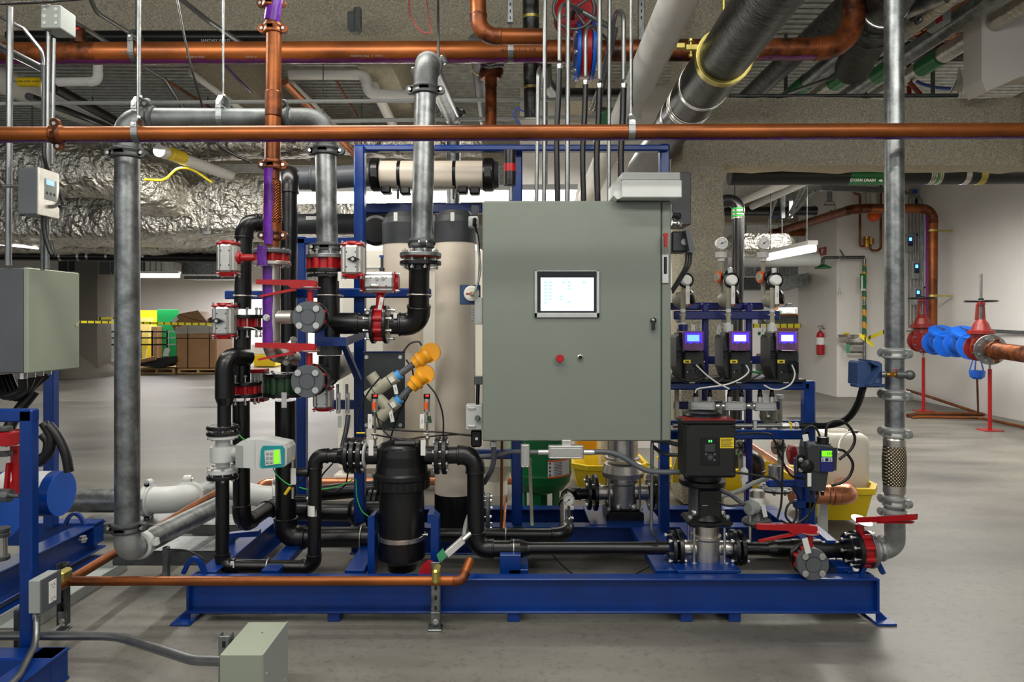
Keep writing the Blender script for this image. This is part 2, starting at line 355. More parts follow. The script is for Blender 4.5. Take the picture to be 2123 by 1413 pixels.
def rough_box(x0, x1, y0, y1, z0, z1, seed=0, amp=.02, step=.12, rnd=.05):
    """sprayed fireproofing: a box with softened, lumpy surface"""
    b = MB(); c = V(((x0+x1)/2, (y0+y1)/2, (z0+z1)/2)); h = V(((x1-x0)/2, (y1-y0)/2, (z1-z0)/2)); k = 0
    for a in range(3):
        o1, o2 = (a+1) % 3, (a+2) % 3
        n1 = max(2, min(46, int(2*h[o1]/step))); n2 = max(2, min(46, int(2*h[o2]/step)))
        for sg in (-1, 1):
            vs = []
            for i in range(n1+1):
                for j in range(n2+1):
                    p = V((0, 0, 0)); p[a] = sg*h[a]; p[o1] = (2*i/n1-1)*h[o1]; p[o2] = (2*j/n2-1)*h[o2]
                    q = V([max(-(h[t]-rnd), min(h[t]-rnd, p[t])) for t in range(3)]); d = p-q
                    if d.length > 1e-6: p = q+d.normalized()*rnd
                    w = c+p; p = w+noise.noise_vector(w*3.1+V((seed, 0, 0)))*amp+noise.noise_vector(w*11)*amp*.4
                    vs.append(p)
            fs = [[i*(n2+1)+j, (i+1)*(n2+1)+j, (i+1)*(n2+1)+j+1, i*(n2+1)+j+1] for i in range(n1) for j in range(n2)]
            b.add(vs, fs, True)
    return b
def beam(x0, x1, y0, y1, z0, z1, lab, seed=0, cat='beam', nm='ceiling_beam', m='fireproof', **k):
    o = rough_box(x0, x1, y0, y1, z0, z1, seed, **k).obj(nm, m); o['kind'] = 'structure'; return tag(o, lab, cat, None)
beam(-5.6, 1.35, 5.2, 5.55, 3.66, 4.25, 'textured fireproofed beam across the top left of the room', 1)
beam(1.62, 6.0, 5.35, 5.65, 2.70, 3.26, 'textured fireproofed beam over the storm drain pipe at right', 2)
beam(4.0, 4.35, -1.0, 5.5, 2.72, 3.3, 'fireproofed beam running towards the viewer at top right', 3)
beam(-2.95, -2.6, 5.5, 14, 3.8, 4.25, 'fireproofed beam running back behind the left copper riser', 4)
beam(-1.42, -1.08, 5.5, 14, 3.8, 4.25, 'fireproofed beam running back above the white stepped pipe', 5)
beam(.62, .92, 5.6, 8, 3.8, 4.25, 'fireproofed beam running back above the grey control cabinet', 6)
beam(-19, 6.3, 9.6, 9.95, 3.75, 4.25, 'fireproofed cross beam behind the foil ducts', 7, step=.3)
beam(-19, 11, 15.6, 16, 3.72, 4.25, 'fireproofed cross beam near the far wall', 8, step=.3)
col = rough_box(W(1410-CX, 5.35), W(1512-CX, 5.35), 5.35, 5.8, 0, 4.25, 9, amp=.025, rnd=.1).obj('fireproofed_column', 'fireproof'); col['kind'] = 'structure'; tag(col, 'sprayed column standing behind the dosing pumps', 'column')
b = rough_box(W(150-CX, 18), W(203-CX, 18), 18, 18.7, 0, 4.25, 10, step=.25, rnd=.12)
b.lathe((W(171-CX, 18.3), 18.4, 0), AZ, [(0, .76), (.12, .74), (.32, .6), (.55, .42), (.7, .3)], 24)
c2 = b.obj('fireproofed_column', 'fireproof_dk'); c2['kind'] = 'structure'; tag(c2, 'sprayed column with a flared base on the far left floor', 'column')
# upper right hanging wall panel
o = MB().prism([P(2035, -40, 5.0), P(2200, -40, 5.0), P(2200, 155, 5.0), P(2118, 158, 5.0), P(2045, 190, 5.0), P(2035, 165, 5.0)], AY, .2).obj('wall_upper_right', 'wall'); struct(o)
# baseboards and floor drain
d = MB(); d.lathe((W(1655-CX, 10.4), 10.4, .001), AZ, [(0, .17), (.004, .17), (.005, .15)], 28)
dr = tag(d.obj('floor_drain', 'galv_dark'), 'round perforated drain cover on the floor behind the blue rack', 'drain')
for i in range(5):
    for j in range(5):
        x, y = (i-2)*.055, (j-2)*.055
        if math.hypot(x, y) < .13: MB().lathe((dr.data.vertices[0].co.x*0+W(1655-CX, 10.4)+x, 10.4+y, .0055), AZ, [(0, .018), (.001, .018)], 10).obj('drain_hole', 'black', dr)

# ================================================ BACKGROUND, RIGHT
t = T('fire_extinguisher', 'red fire extinguisher hung on the white wall below the red sign', 'fire extinguisher')
Y = 13.95; c = P(1700.5, 735, Y); h = W(50, Y)
MB().lathe(c, AZ, [(0, .06), (.02, .078), (h*.78, .078), (h*.9, .06), (h, .02)], 24).obj('cylinder', 'red', t)
MB().lathe(c+V((0, 0, h*.42)), AZ, [(0, .0795), (h*.3, .0795)], 24, caps=False).obj('label', 'white', t)
MB().cyl(c+AZ*h, c+AZ*(h+.06), .014).box(c+V((0, 0, h+.08)), (.12, .02, .02)).box(c+V((.02, 0, h+.11)), (.11, .02, .012)).obj('valve_head', 'galv', t)
MB().tube(spline([c+V((.03, -.02, h+.06)), c+V((.1, -.03, h)), c+V((.1, -.03, h*.5)), c+V((.09, -.03, h*.3))]), .01).obj('hose', 'rubber', t)
t = T('wall_sign', 'small square red sign with white pictogram above the fire extinguisher', 'sign')
MB().box((6.372, 14.0, P(0, 521, 14).z), (.012, .32, .16), .001).obj('plate', 'red', t)
MB().box((6.365, 14.0, P(0, 520, 14).z), (.004, .07, .09), .001).box((6.365, 13.95, P(0, 518, 14).z), (.004, .1, .03), .001).obj('pictogram', 'white', t)
t = T('safety_shower', 'yellow and green striped pipe with shower head and eyewash bowl by white wall', 'emergency shower')
Y = 13.2; pr = .038
MB().tube([P(1792, 790, Y), P(1792, 535, Y)], pr*.8).obj('riser', 'galv', t)
for a, bb in ((548, 590), (601, 620), (632, 700)):
    MB().tube([P(1792, bb, Y), P(1792, a, Y)], pr).obj('striped_sleeve', 'hazard_pipe', t)
MB().tube(fillet([P(1792, 533, Y), P(1706, 534, Y), P(1706, 548, Y)], .1), .03).obj('shower_arm', 'galv_dark', t)
MB().lathe(P(1706, 554, Y), (0, 0, 1), [(-.02, .15), (0, .155), (.03, .1), (.06, .03), (.1, .028)], 28).obj('shower_head', 'green', t)
MB().tube([P(1752, 534, Y-.02), P(1741, 517, Y-.02)], .016).obj('lever', 'galv_dark', t)
MB().tube([P(1741, 517, Y-.02), P(1741, 592, Y-.02)], .008).tube([P(1741, 592, Y-.02), P(1737, 610, Y-.02), P(1744, 610, Y-.02), P(1741, 592, Y-.02)], .01).obj('pull_handle', 'lt_grey', t)
MB().lathe(P(1759, 699, Y-.1), AZ, [(-.03, .1), (0, .17), (.05, .19), (.05, .175), (0, .15)], 28, caps=False).obj('eyewash_bowl', 'steel', t)
MB().sphere(P(1755, 691, Y-.1), .04, 14, (1.6, 1, .6)).obj('eyewash_spout', 'yellow', t)
MB().tube(fillet([P(1757, 705, Y-.1), P(1757, 712, Y-.1), P(1792, 712, Y)], .05), .025).tube([P(1762, 729, Y), P(1792, 729, Y)], .025).obj('eyewash_pipe', 'galv', t)
MB().box(P(1758, 722, Y-.14), (.06, .004, .18)).obj('inspection_tag', 'green_lt', t)
MB().pbox(1783, 567, 1796, 602, Y-.06, .004).obj('instruction_plate', 'green', t)
MB().pbox(1785, 571, 1789, 598, Y-.063, .002).pbox(1784, 598, 1795, 602, Y-.063, .002).obj('plate_print', 'white', t)
MB().sphere(P(1797, 500, Y), .07, 14, (1, 1, 1.2)).cyl(P(1797, 512, Y), P(1797, 490, Y), .06).cyl(P(1806, 506, Y), P(1806, 494, Y), .05).obj('mixing_valve', 'brass', t)
o = hose('copper_pipe', 'thin copper pipe dropping left of the shower mixing valve', 'pipe', fillet([P(1770, 385, Y), P(1770, 402, Y), P(1783, 402, Y), P(1783, 510, Y), P(1790, 510, Y)], .08), .022, 'copper', raw=True)
o = hose('copper_pipe', 'thin copper pipe looping up right of the shower mixing valve', 'pipe', fillet([P(1804, 505, Y), P(1804, 519, Y), P(1826, 519, Y), P(1826, 380, Y)], .08), .022, 'copper', raw=True)
o = MB().sphere(P(1812, 448, 13), .12, 20, (1, 1, .8)).cyl(P(1812, 452, 13), P(1812, 461, 13), .02, r2=.004).obj('orange_bell', 'orange'); tag(o, 'orange dome hanging under the copper pipe by the shower', 'dome')
o = MB().tube([P(1810, 440, 13.0), P(1810, 320, 13.0)], .12, 20).obj('insulated_pipe', 'foil_wrap'); tag(o, 'dark wrapped vertical pipe above the orange dome', 'pipe')
# caution tape
o = MB().flatbar([P(1796, 702, 12.4), P(1832, 688, 11.5), P(1850, 682, 11)], .07, .002, AZ).flatbar([P(1782, 694, 12.4), P(1812, 716, 12.3)], .08, .002, AZ).obj('caution_tape', 'caution'); tag(o, 'yellow caution tape knotted on the striped shower pipe', 'tape')
o = MB().flatbar([P(1560, 675, 15.2), P(1640, 675, 15.1), P(1690, 675, 15.05)], .09, .002, AZ).obj('caution_tape', 'caution'); tag(o, 'yellow caution tape stretched in front of the rolled rugs', 'tape')
o = MB().flatbar([P(165, 667, 14), P(240, 668, 14), P(440, 672, 14), P(530, 673, 14)], .05, .002, AZ).obj('caution_tape', 'caution'); tag(o, 'yellow caution tape strung in front of the wrapped pallet', 'tape')
o = MB().flatbar([P(203, 660, 18), P(240, 659, 18.5), P(262, 658, 19)], .06, .002, AZ).obj('caution_tape', 'caution'); tag(o, 'short yellow caution tape beside the flared column', 'tape')
# backflow valves on the right
def gatevalve(px, py, Y, sc, lab, stem):
    """red rising-stem gate valve; px,py = centre of body on the line of the pipe"""
    t = T('gate_valve', lab, 'valve'); c = P(px, py, Y); s = sc; ax = (P(1912, 706, 11.3)-P(2034, 722, 9.3)).normalized()
    b = MB(); b.lathe(c-ax*s*.2, ax, [(0, s*.32), (s*.05, s*.32), (s*.06, s*.2), (s*.34, s*.2), (s*.35, s*.32), (s*.4, s*.32)], 28)
    b.lathe(c, AZ, [(-s*.25, s*.14), (s*.1, s*.22), (s*.34, s*.22), (s*.36, s*.3), (s*.44, s*.3), (s*.46, s*.22), (s*.62, s*.16), (s*.72, s*.09)], 28); b.obj('body', 'red_dark', t)
    for i in (-1, 1): MB().prism([c+V((i*s*.05, 0, s*.7)), c+V((i*s*.12, 0, s*.7)), c+V((i*s*.09, 0, s*1.1)), c+V((i*s*.04, 0, s*1.1))], AY, s*.06).obj('yoke_arm', 'red_dark', t)
    MB().lathe(c+AZ*s*1.08, AZ, [(0, s*.09), (s*.06, s*.09), (s*.1, s*.05)], 20).obj('yoke_cap', 'red_dark', t)
    hw = MB(); z0 = c+AZ*s*1.17; R = s*.34; hw.tube([z0+V((math.cos(a/12*math.pi)*R, math.sin(a/12*math.pi)*R, 0)) for a in range(25)], s*.022, 8, False)
    for a in range(3): hw.cyl(z0, z0+V((math.cos(a*2.09)*R, math.sin(a*2.09)*R, 0)), s*.016, 8)
    hw.cyl(z0-AZ*.03, z0+AZ*.04, s*.06).obj('handwheel', 'black', t)
    MB().cyl(c+AZ*s*.7, c+AZ*s*stem, s*.03, 12).obj('stem', 'galv_dark', t)
    for sg in (-1, 1): bolts(t, c+ax*s*.19*sg, ax, s*.27, 8, s*.06, s*.03, m='galv')
    return t, c, ax
tA, cA, ax = gatevalve(1912, 706, 11.3, .6, 'red gate valve with handwheel nearer the copper riser', 1.62)
tB, cB, ax = gatevalve(2034, 722, 9.3, .55, 'red gate valve with raised stem beside the ribbed copper pipe', 1.85)
for i, (px, py, Y, lab) in enumerate(((1950, 712, 10.65, 'blue check valve body nearer the copper riser'), (1998, 716, 9.95, 'blue check valve body beside the right red gate valve'))):
    t = T('check_valve', lab, 'valve', None); c = P(px, py, Y); d = AZ*.9-ax*.45
    b = MB(); b.lathe(c-ax*.24, ax, [(0, .19), (.03, .19), (.04, .13), (.44, .13), (.45, .19), (.48, .19)], 28); b.lathe(c, d, [(-.05, .12), (.09, .16), (.19, .165)], 28); b.obj('body', 'blue_bright', t)
    MB().lathe(c+d.normalized()*.19, d, [(0, .2), (.035, .2), (.055, .15)], 28).obj('cover', 'blue_bright', t)
    bolts(t, c+d.normalized()*.21, d, .175, 6, .03, .012, m='galv')
    MB().cyl(c+d.normalized()*.2, c+d.normalized()*.26, .02).tube([c+d.normalized()*.26, c+d.normalized()*.27+V((-.12, 0, .03))], .008).obj('test_cock', 'galv_dark', t)
t = T('pipe_support', 'red adjustable stand under the left gate valve', 'pipe stand'); c = cA
for t, c, lab in ((t, cA+V((.02, 0, 0)), 0), (T('pipe_support', 'red adjustable stand under the right gate valve', 'pipe stand'), cB+V((.12, 0, 0)), 0)):
    g = V((c.x, c.y, 0)); MB().cyl(g, g+AZ*(c.z-.28), .025).obj('post', 'red', t); MB().box(g+AZ*.006, (.26, .2, .012)).obj('base_plate', 'red', t); MB().cyl(g+AZ*(c.z-.28), g+AZ*(c.z-.17), .014).box(g+AZ*(c.z-.18), (.12, .03, .05), .01).obj('saddle', 'galv', t)
t = T('copper_pipe', 'ribbed brown copper pipe leaving the right gate valve to the frame edge', 'pipe')
q = cB-ax*.26; disc(q, ax, .2, .03, 'galv', t); bolts(t, q, ax, .15, 8, .05, .014)
MB().tube([q-ax*.02, q-ax*1.9], .097, 24).obj('pipe', 'copper_fit', t)
for k in range(40): MB().lathe(q-ax*(.2+k*.03), ax, [(0, .097), (.006, .102), (.012, .097)], 20, caps=False).obj('pipe_rib', 'copper_fit', t) if k < 22 else None
coupling(t, q-ax*.16, ax, .097, AZ, 'copper_fit', .06)
t = T('air_gap_drain', 'blue drain funnel cage hanging under the right gate valve', 'drain funnel'); c = P(2026, 775, 9.6)
MB().lathe(c, AZ, [(-.07, .05), (-.04, .09), (.02, .1), (.05, .1), (.05, .085), (.02, .085)], 24, caps=False).obj('funnel', 'blue_bright', t)
for k in range(5): a = k*1.2566; MB().cyl(c+V((math.cos(a)*.09, math.sin(a)*.09, .05)), c+V((math.cos(a)*.05, math.sin(a)*.05, .2)), .008, 8).obj('cage_bar', 'blue_bright', t)
def cpipe(lab, pts, r, m='copper', R=.06, nm='copper_pipe', cat='pipe', n=14, **k): return tag(MB().tube(fillet(pts, R), r, n).obj(nm, m), lab, cat, **k)
cpipe('thin copper drain falling from the blue funnel to the floor', [P(2026, 785, 9.6), P(2028, 856, 10.6)], .014)
cpipe('copper pipe along the base of the right wall, upper of the pair', [P(1880, 808, 12.9), P(1930, 823, 12.1), P(2028, 856, 10.8), P(2040, 859, 10.7)], .025)
cpipe('long low copper pipe bending left of the red stand on the floor', [P(1882, 861, 10.5), P(1900, 857, 10.7), P(2036, 858, 10.7)], .028)
cpipe('lowest copper pipe on the floor under the gate valves', [P(1890, 866, 10.4), P(1905, 864, 10.4), P(2034, 866, 10.3), P(2140, 888, 9.3)], .02)
# copper main at right: sloping run, bend, riser on the wall
t = T('copper_main', 'large copper pipe sloping up, crossing and dropping on the right wall', 'pipe')
pts = [P(1600, 484, 15.5), P(1772, 432, 11.6), P(1934, 432, 11.7), P(1932, 690, 11.7)]
run(t, pts, .08, 'copper', R=.2, fm='copper_fit', ef=1.03)
for y in (478, 613): c = P(1932, y, 11.7); collar(t, c, AZ, .088, .04, 'gold_zinc', 'pipe_clamp'); MB().box(c+V((.2, .0, 0)), (.3, .03, .03)).obj('clamp_bracket', 'gold_zinc', t)
MB().box(P(1922, 555, 11.63), (.05, .01, 1.8)).obj('purple_tape', 'plum', t)
for x, y, Y in ((1617, 479, 15.1), (1720, 447, 12.6)):
    c = P(x, y, Y); th = T('pipe_hanger', 'steel clevis hanger on the sloping copper pipe, %s' % ('far end' if x < 1700 else 'near the white wall corner'), 'hanger')
    MB().tube([c+V((math.cos(a)*.03, math.sin(a)*.1, math.cos(a*0)*0+math.sin(a+1.57)*.1)) for a in [k*.628 for k in range(11)]], .012, 8).obj('ring', 'galv', th)
    MB().box(c+V((0, 0, .2)), (.2, .03, .02)).tube([c+V((-.1, 0, .2)), c+V((-.06, 0, .27)), c+V((.06, 0, .27)), c+V((.1, 0, .2)), c+V((.1, 0, .0))], .008, 8).obj('yoke', 'galv', th); MB().box(c+V((0, 0, .28+.35)), (.08, .05, .75)).obj('strut', 'galv', th)
cpipe('copper pipe hung behind the strip light at right', [P(1600, 482, 14.9), P(1692, 481, 14.9)], .085)
cpipe('thin orange copper line by the left of the white corner', [P(1690, 428, 13.2), P(1600, 450, 14.6)], .02, 'wire_blue')
# wall controllers with conduits
for i, (x, y, lab) in enumerate(((1890, 502, 'uppermost grey wall controller with blue display'), (1903, 558, 'second grey wall controller down with blue display'), (1906, 612, 'lowest grey wall controller with blue display'))):
    Y = 12.75-.1*i; t = T('wall_controller', lab+', left of the copper riser', 'controller')
    MB().pbox(x-11, y-18, x+10, y+20, Y, .12, .01).obj('enclosure', 'box_grey', t); MB().pbox(x-7, y-12, x+3, y+8, Y-.006, .01).obj('keypad', 'dkgrey', t)
    MB().pbox(x-5, y-10, x+1, y-3, Y-.01, .006).obj('display', 'lcd_blue', t)
    for k in range(3): MB().pbox(x-5+k*2.5, y, x-3.5+k*2.5, y+3, Y-.01, .005).obj('button', 'wire_blue', t)
    hose('black_cable', 'black cable looping from the %s wall controller' % ('upper', 'middle', 'lower')[i], 'cable', [P(x+10, y-17, Y), P(x+20, y-12, Y), P(x+24, y+2, Y), P(x+20, y+18, Y)], .016, 'rubber')
    tag(MB().tube(fillet([P(x+10, y-2, Y+.1), P(x+28, y-2, Y+.1), P(x+32, y-14, Y+.1)], .05), .013).obj('conduit', 'galv'), 'short grey conduit stub right of the %s wall controller' % ('upper', 'middle', 'lower')[i], 'conduit')
for i, x in enumerate((1884, 1891, 1898, 1905, 1912)):
    tag(MB().tube(fillet([P(x, 680+3*i, 12.9-.08*i), P(x, 398+i*3, 12.9-.08*i), P(x-40, 390+i*2.5, 12.6-.08*i), P(1700, 384+i*2.5, 10)], .12), .013, 10).obj('conduit', 'galv'), 'thin galvanised conduit on the right wall, behind the controllers', 'conduit', 'conduits bending down the right wall')
t = T('junction_box', 'grey wall box with blue label under the storm drain', 'junction box'); MB().pbox(1890, 390, 1909, 410, 12.7, .1).obj('enclosure', 'box_grey', t); MB().pbox(1892, 392, 1902, 401, 12.69, .01).obj('label', 'wire_blue', t); MB().pbox(1898, 410, 1903, 424, 12.72, .04).obj('stem', 'black', t)
hose('conduit', 'thin horizontal conduit along the right wall behind the right gate valve', 'conduit', [P(1880, 686, 13), P(2000, 686, 11.3), P(2140, 690, 9.9)], .015, 'galv')
hose('conduit', 'grey conduit reaching the right wall above the copper drains', 'conduit', [P(1966, 680, 11.8), P(2060, 684, 10.7), P(2140, 688, 9.9)], .013, 'galv')
# storm drain
t = T('storm_drain_pipe', 'thick black insulated pipe with green STORM DRAIN label', 'pipe'); Y = 6.6; rr = W(19, Y)
MB().tube([P(1512, 365, Y), P(2180, 362, Y)], rr, 28).obj('insulation', 'black_matte', t)
lb = MB().lathe(P(1756, 364, Y), AX, [(0, rr*1.012), (W(78, Y), rr*1.012)], 28, caps=False).obj('pipe_label', 'green', t)
text('STORM DRAIN', P(1789, 373.5, Y-rr*1.01), W(8, Y), 'white', lb, rot=(math.radians(100), 0, 0), bold=True)
yr = Y-rr*.98; MB().pprism([(1822, 372.6), (1826, 372.6), (1826, 370.5), (1831, 374), (1826, 377.5), (1826, 375.4), (1822, 375.4)], yr, .002).obj('flow_arrow', 'white', lb)
for x0, w, m in ((1922, 26, 'wire_green'), (1998, 12, 'zinc'), (2030, 14, 'gold_zinc')):
    if w == 26:
        for k in range(6): collar(t, P(x0+k*4.4, 363, Y), AX, rr*1.03, W(3.6, Y), 'steel' if k != 3 else 'wire_green', 'clamp_band')
    else: collar(t, P(x0, 363, Y), AX, rr*1.04, W(w, Y), m, 'clamp_band')
# vertical black insulated riser by the column
t = T('insulated_riser', 'black vertical pipe with silver banded coupling right of the sprayed column', 'pipe')
run(t, [P(1480, 420, 6.6), P(1531, 412, 6.5), P(1524, 985, 6.2)], .055, 'black', R=.12, ef=1.08)
for k in range(6): collar(t, P(1529.5, 433+k*3.8, 6.48), AZ, .058, .016, 'steel' if k % 2 else 'wire_green', 'clamp_band')
for k in range(5): collar(t, P(1524.5, 913+k*6, 6.22), AZ, .062, .02, 'steel' if k % 2 else 'wire_green', 'clamp_band')
# strip lights
def strip(a, b, w, h, lab):
    t = T('strip_or_fill_light', lab, 'light'); a = V(a); b = V(b); d = (b-a); L = d.length; z = d.normalized(); up = AZ; s = z.cross(up).normalized(); rt = Matrix((z, s, up)).transposed(); c = (a+b)/2
    MB().box(c, (L, w, h), .01, rt).obj('diffuser', 'tube_light', t); MB().box(c+AZ*(h*.5+.02), (L+.04, w*1.1, .05), .004, rt).obj('housing', 'white', t)
    for k in (-.4, .4): MB().cyl(c+z*L*k+AZ*(h*.5+.03), V((0, 0, 4.2))+(c+z*L*k)*1-AZ*c.z, .006, 6).obj('suspension_rod', 'galv', t)
strip(P(612, 410, 6), P(1192, 405, 6), .12, .085, 'long glowing strip light just above the grey control cabinet')
strip(P(1590, 533, 9.2), P(1684, 514, 7.6), .1, .08, 'glowing strip light slanting toward the white wall corner')
strip(P(-20, 498, 8.2), P(76, 508, 8.2), .1, .09, 'glowing strip light above the left grey enclosure')
strip(P(287, 571, 15), P(371, 571, 15), .12, .09, 'glowing strip light over the wrapped pallet')
strip(P(204, 588, 20.5), P(214, 589, 21), .12, .09, 'tiny distant strip light beside the flared column')
strip(P(286, 441, 9), P(331, 447, 9), .1, .05, 'unlit looking slim fixture against the foil duct')
bpy.data.objects['diffuser.005'].data.materials[0] = MATS['white']
# storage shelf with microwave and rugs (far right background)
Y = 21
t = T('shelf_unit', 'low brown wooden shelf carrying the white microwave', 'shelf')
x0, x1 = 1606, 1661; MB().pbox(x0, 650, x1, 653, Y, .5).obj('top_shelf', 'wood', t); MB().pbox(x1-2, 637, x1, 765, Y, .5).obj('side_panel', 'wood', t); MB().pbox(x0, 637, x1, 765, Y+.45, .05).obj('back_panel', 'wood', t); MB().pbox(x0, 690, x1, 693, Y, .5).obj('lower_shelf', 'wood', t)
t = T('microwave', 'white microwave oven on the wooden shelf', 'microwave'); MB().pbox(1624, 637, 1654, 650, Y-.05, .4, .01).obj('body', 'white', t); MB().pbox(1630, 640, 1646, 648, Y-.06, .02).obj('door_window', 'lt_grey', t); MB().pbox(1648, 639, 1653, 648, Y-.06, .02).obj('keypad', 'box_grey', t)
tag(MB().pbox(1632, 628, 1643, 636, Y, .2, .01).pbox(1629, 634, 1645, 637, Y-.02, .25).obj('small_appliance', 'dkgrey'), 'small dark grey appliance on top of the microwave', 'appliance')
for k, x in enumerate((1612, 1617, 1621)): tag(MB().cyl(P(x, 650, Y-.05), P(x, 642+k, Y-.05), .03).obj('bottle', ('white', 'green_lt', 'lt_grey')[k]), ('white', 'green', 'grey')[k]+' bottle standing left of the microwave', 'bottle')
t = T('desk_fan', 'dark round fan beside the rolled grey carpet', 'fan'); c = P(1668, 658, 19); MB().lathe(c, AY, [(-.05, .06), (-.04, .11), (0, .13), (.04, .11)], 24).obj('fan_cage', 'black', t); MB().cyl(c-AZ*.1, V((c.x, c.y, .02)), .02).lathe((c.x, c.y, 0), AZ, [(0, .2), (.03, .18)], 24).obj('stand', 'black', t)
t = T('rug_rack', 'green metal rack holding the rolled rugs', 'rack'); Y = 15.4
for y in (691, 776): MB().tube([P(1572, y, Y), P(1696, y, Y)], .04).obj('rail', 'green', t)
for x in (1694,): MB().pbox(x-2, 690, x+2, 786, Y+.05, .08).obj('upright', 'green', t)
MB().pbox(1572, 770, 1696, 776, Y, .8).obj('shelf', 'green', t)
for x0, x1, y, r, m, lab in ((1575, 1660, 667, .13, 'carpet_grey', 'rolled grey carpet on top of the rug rack'), (1610, 1694, 682, .11, 'carpet', 'rolled pink rug behind the yellow tape'), (1590, 1694, 714, .2, 'carpet', 'folded salmon rug bundle tied with white string'), (1570, 1694, 742, .11, 'rug', 'rolled patterned oriental rug on the green rack'), (1570, 1694, 762, .12, 'carpet_grey', 'rolled grey-green rug at the bottom of the rack')):
    tag(MB().lathe(P(x0, y, 15.7), AX, [(0, r*.9), (.02, r), (W(x1-x0, 15.7)*.5, r*1.05), (W(x1-x0, 15.7)-.02, r), (W(x1-x0, 15.7), r*.9)], 24).obj('rolled_rug', m), lab, 'rug')
tag(MB().tube([P(1668, 706, 15.45)+V((math.sin(a)*.03, -math.sin(a)*.1, math.cos(a)*.22)) for a in [k*.31 for k in range(11)]], .008, 6).obj('string', 'white'), 'white string tied round the salmon rug bundle', 'string')
# galvanised ducts in right background
def duct(x0, y0, x1, y1, Y, dep, m, lab, nm='duct', cat='duct', ribs=0, bev=.02):
    t = T(nm, lab, cat); MB().pbox(x0, y0, x1, y1, Y, dep, bev).obj('duct_body', m, t)
    for q in (.15, .85): c = P(x0+(x1-x0)*q, y0, Y); MB().cyl(c+AY*dep/2, V((c.x, c.y+dep/2, 4.25)), .01, 6).obj('hanger_rod', 'galv', t)
    for k in range(ribs): x = x0+(x1-x0)*(k+1)/(ribs+1); MB().pbox(x-1, y0-1, x+1, y1+1, Y-.02, .05).obj('duct_flange', 'galv', t)
    return t
duct(1535, 545, 1690, 572, 16.5, .8, 'galv', 'grey sheet metal duct along the far right ceiling', ribs=4)
t = duct(1540, 575, 1640, 600, 15.6, .6, 'galv_dark', 'lower sheet metal duct leading to the square diffuser', ribs=2)
t = T('duct_diffuser', 'slanted square duct end hanging before the far right wall', 'duct'); MB().prism([P(1630, 574, 14.5), P(1676, 565, 14.5), P(1677, 589, 14.5), P(1634, 602, 14.5)], AY, .9).obj('duct_body', 'galv', t)
duct(1512, 482, 1655, 530, 11.5, .5, 'foil', 'short crumpled foil duct behind the black riser', bev=.12)
tag(MB().tube([P(1505, 540, 13), P(1695, 538, 13)], .13, 24).obj('grey_pipe', 'lt_grey'), 'wide pale grey pipe under the strip light at right', 'pipe')
for k, x in enumerate((1512, 1575)): pass
tag(MB().tube([P(1500, 438, 12), P(1692, 437, 12)], .08, 18).obj('black_pipe', 'black'), 'horizontal black pipe above the sloping copper pipe', 'pipe')
for k, (a, b2, r, m, lab) in enumerate((((1522, 424, 9.5), (1640, 374, 7), .045, 'white', 'white sloping pipe with yellow band under the storm drain'), ((1560, 428, 11), (1680, 372, 8), .05, 'white', 'second white pipe behind the banded one under the storm drain'),
    ((1636, 452, 10), (1690, 395, 9), .018, 'galv', 'diagonal steel brace running down left of the white wall'), ((1590, 470, 11), (1620, 380, 9.5), .015, 'galv', 'steep thin brace above the sloping copper pipe'), ((1640, 440, 10), (1668, 384, 9), .03, 'galv', 'thick pale diagonal brace beside the hanger strut'))):
    tag(MB().tube([P(*a), P(*b2)], r, 14).obj('overhead_pipe' if k < 2 else 'steel_brace', m), lab, 'pipe' if k < 2 else 'brace')
tag(MB().cyl(P(1610, 386, 7.6), P(1622, 381, 7.35), .05).obj('pipe_band', 'yellow'), 'yellow band round the white sloping pipe', 'label')
for k, x in enumerate((1624, 1640)): tag(MB().pbox(x-4, 276+15*k, x+4, 452, 9.8+k, .04).obj('strut_channel', 'galv'), ('left' if k == 0 else 'right')+' vertical strut channel hanging behind the sloping copper pipe', 'strut')
# ================================================ BACKGROUND, LEFT
Y = 20; t = T('wrapped_pallet_box', 'large shrink-wrapped brown carton strapped on a pallet', 'box')
MB().pbox(364, 676, 448, 764, 19.2, 1.2, .04).obj('carton', 'kraft', t)
for x in (389, 434): MB().pbox(x-.7, 675, x+.7, 764, 19.18, .03).obj('strap', 'black', t)
MB().pbox(364, 700, 448, 701.5, 19.18, .03).obj('strap', 'black', t)
MB().pprism([(363, 680), (385, 671), (430, 667), (450, 673), (450, 690), (364, 692)], 19.15, .04).obj('shrink_wrap', 'glass', t)
t = T('pallet', 'wooden pallet under the shrink-wrapped carton', 'pallet')
def pallet(t, x0, x1, y0, y1, Y):
    MB().pbox(x0, y0, x1, y0+2.5, Y, 1.1).obj('deck', 'pallet', t); MB().pbox(x0, y1-2, x1, y1, Y, 1.1).obj('bottom_boards', 'pallet', t)
    for k in range(3): xx = x0+(x1-x0-5)*k/2; MB().pbox(xx, y0+2.5, xx+5, y1-2, Y, 1.1).obj('block', 'pallet', t)
pallet(t, 368, 452, 764.5, 774, 19.1)
t = T('pallet', 'wooden pallet left of the wrapped carton, holding black trays', 'pallet'); pallet(t, 286, 362, 763, 774, 19.3)
t = T('open_carton', 'open brown cardboard box tilted on top of the wrapped pallet', 'box')
MB().prism([P(352, 668, 19.6), P(372, 650, 19.6), P(405, 645, 19.6), P(430, 666, 19.6), P(405, 676, 19.6), P(365, 690, 19.6)], AY, .8).obj('carton', 'kraft', t)
MB().prism([P(372, 650, 19.5), P(410, 643, 19.5), P(430, 666, 19.5), P(400, 660, 19.5)], AY, .03).obj('flap', 'kraft', t); MB().pprism([(355, 665), (366, 656), (370, 662), (358, 672)], 19.55, .02).obj('shipping_label', 'white', t)
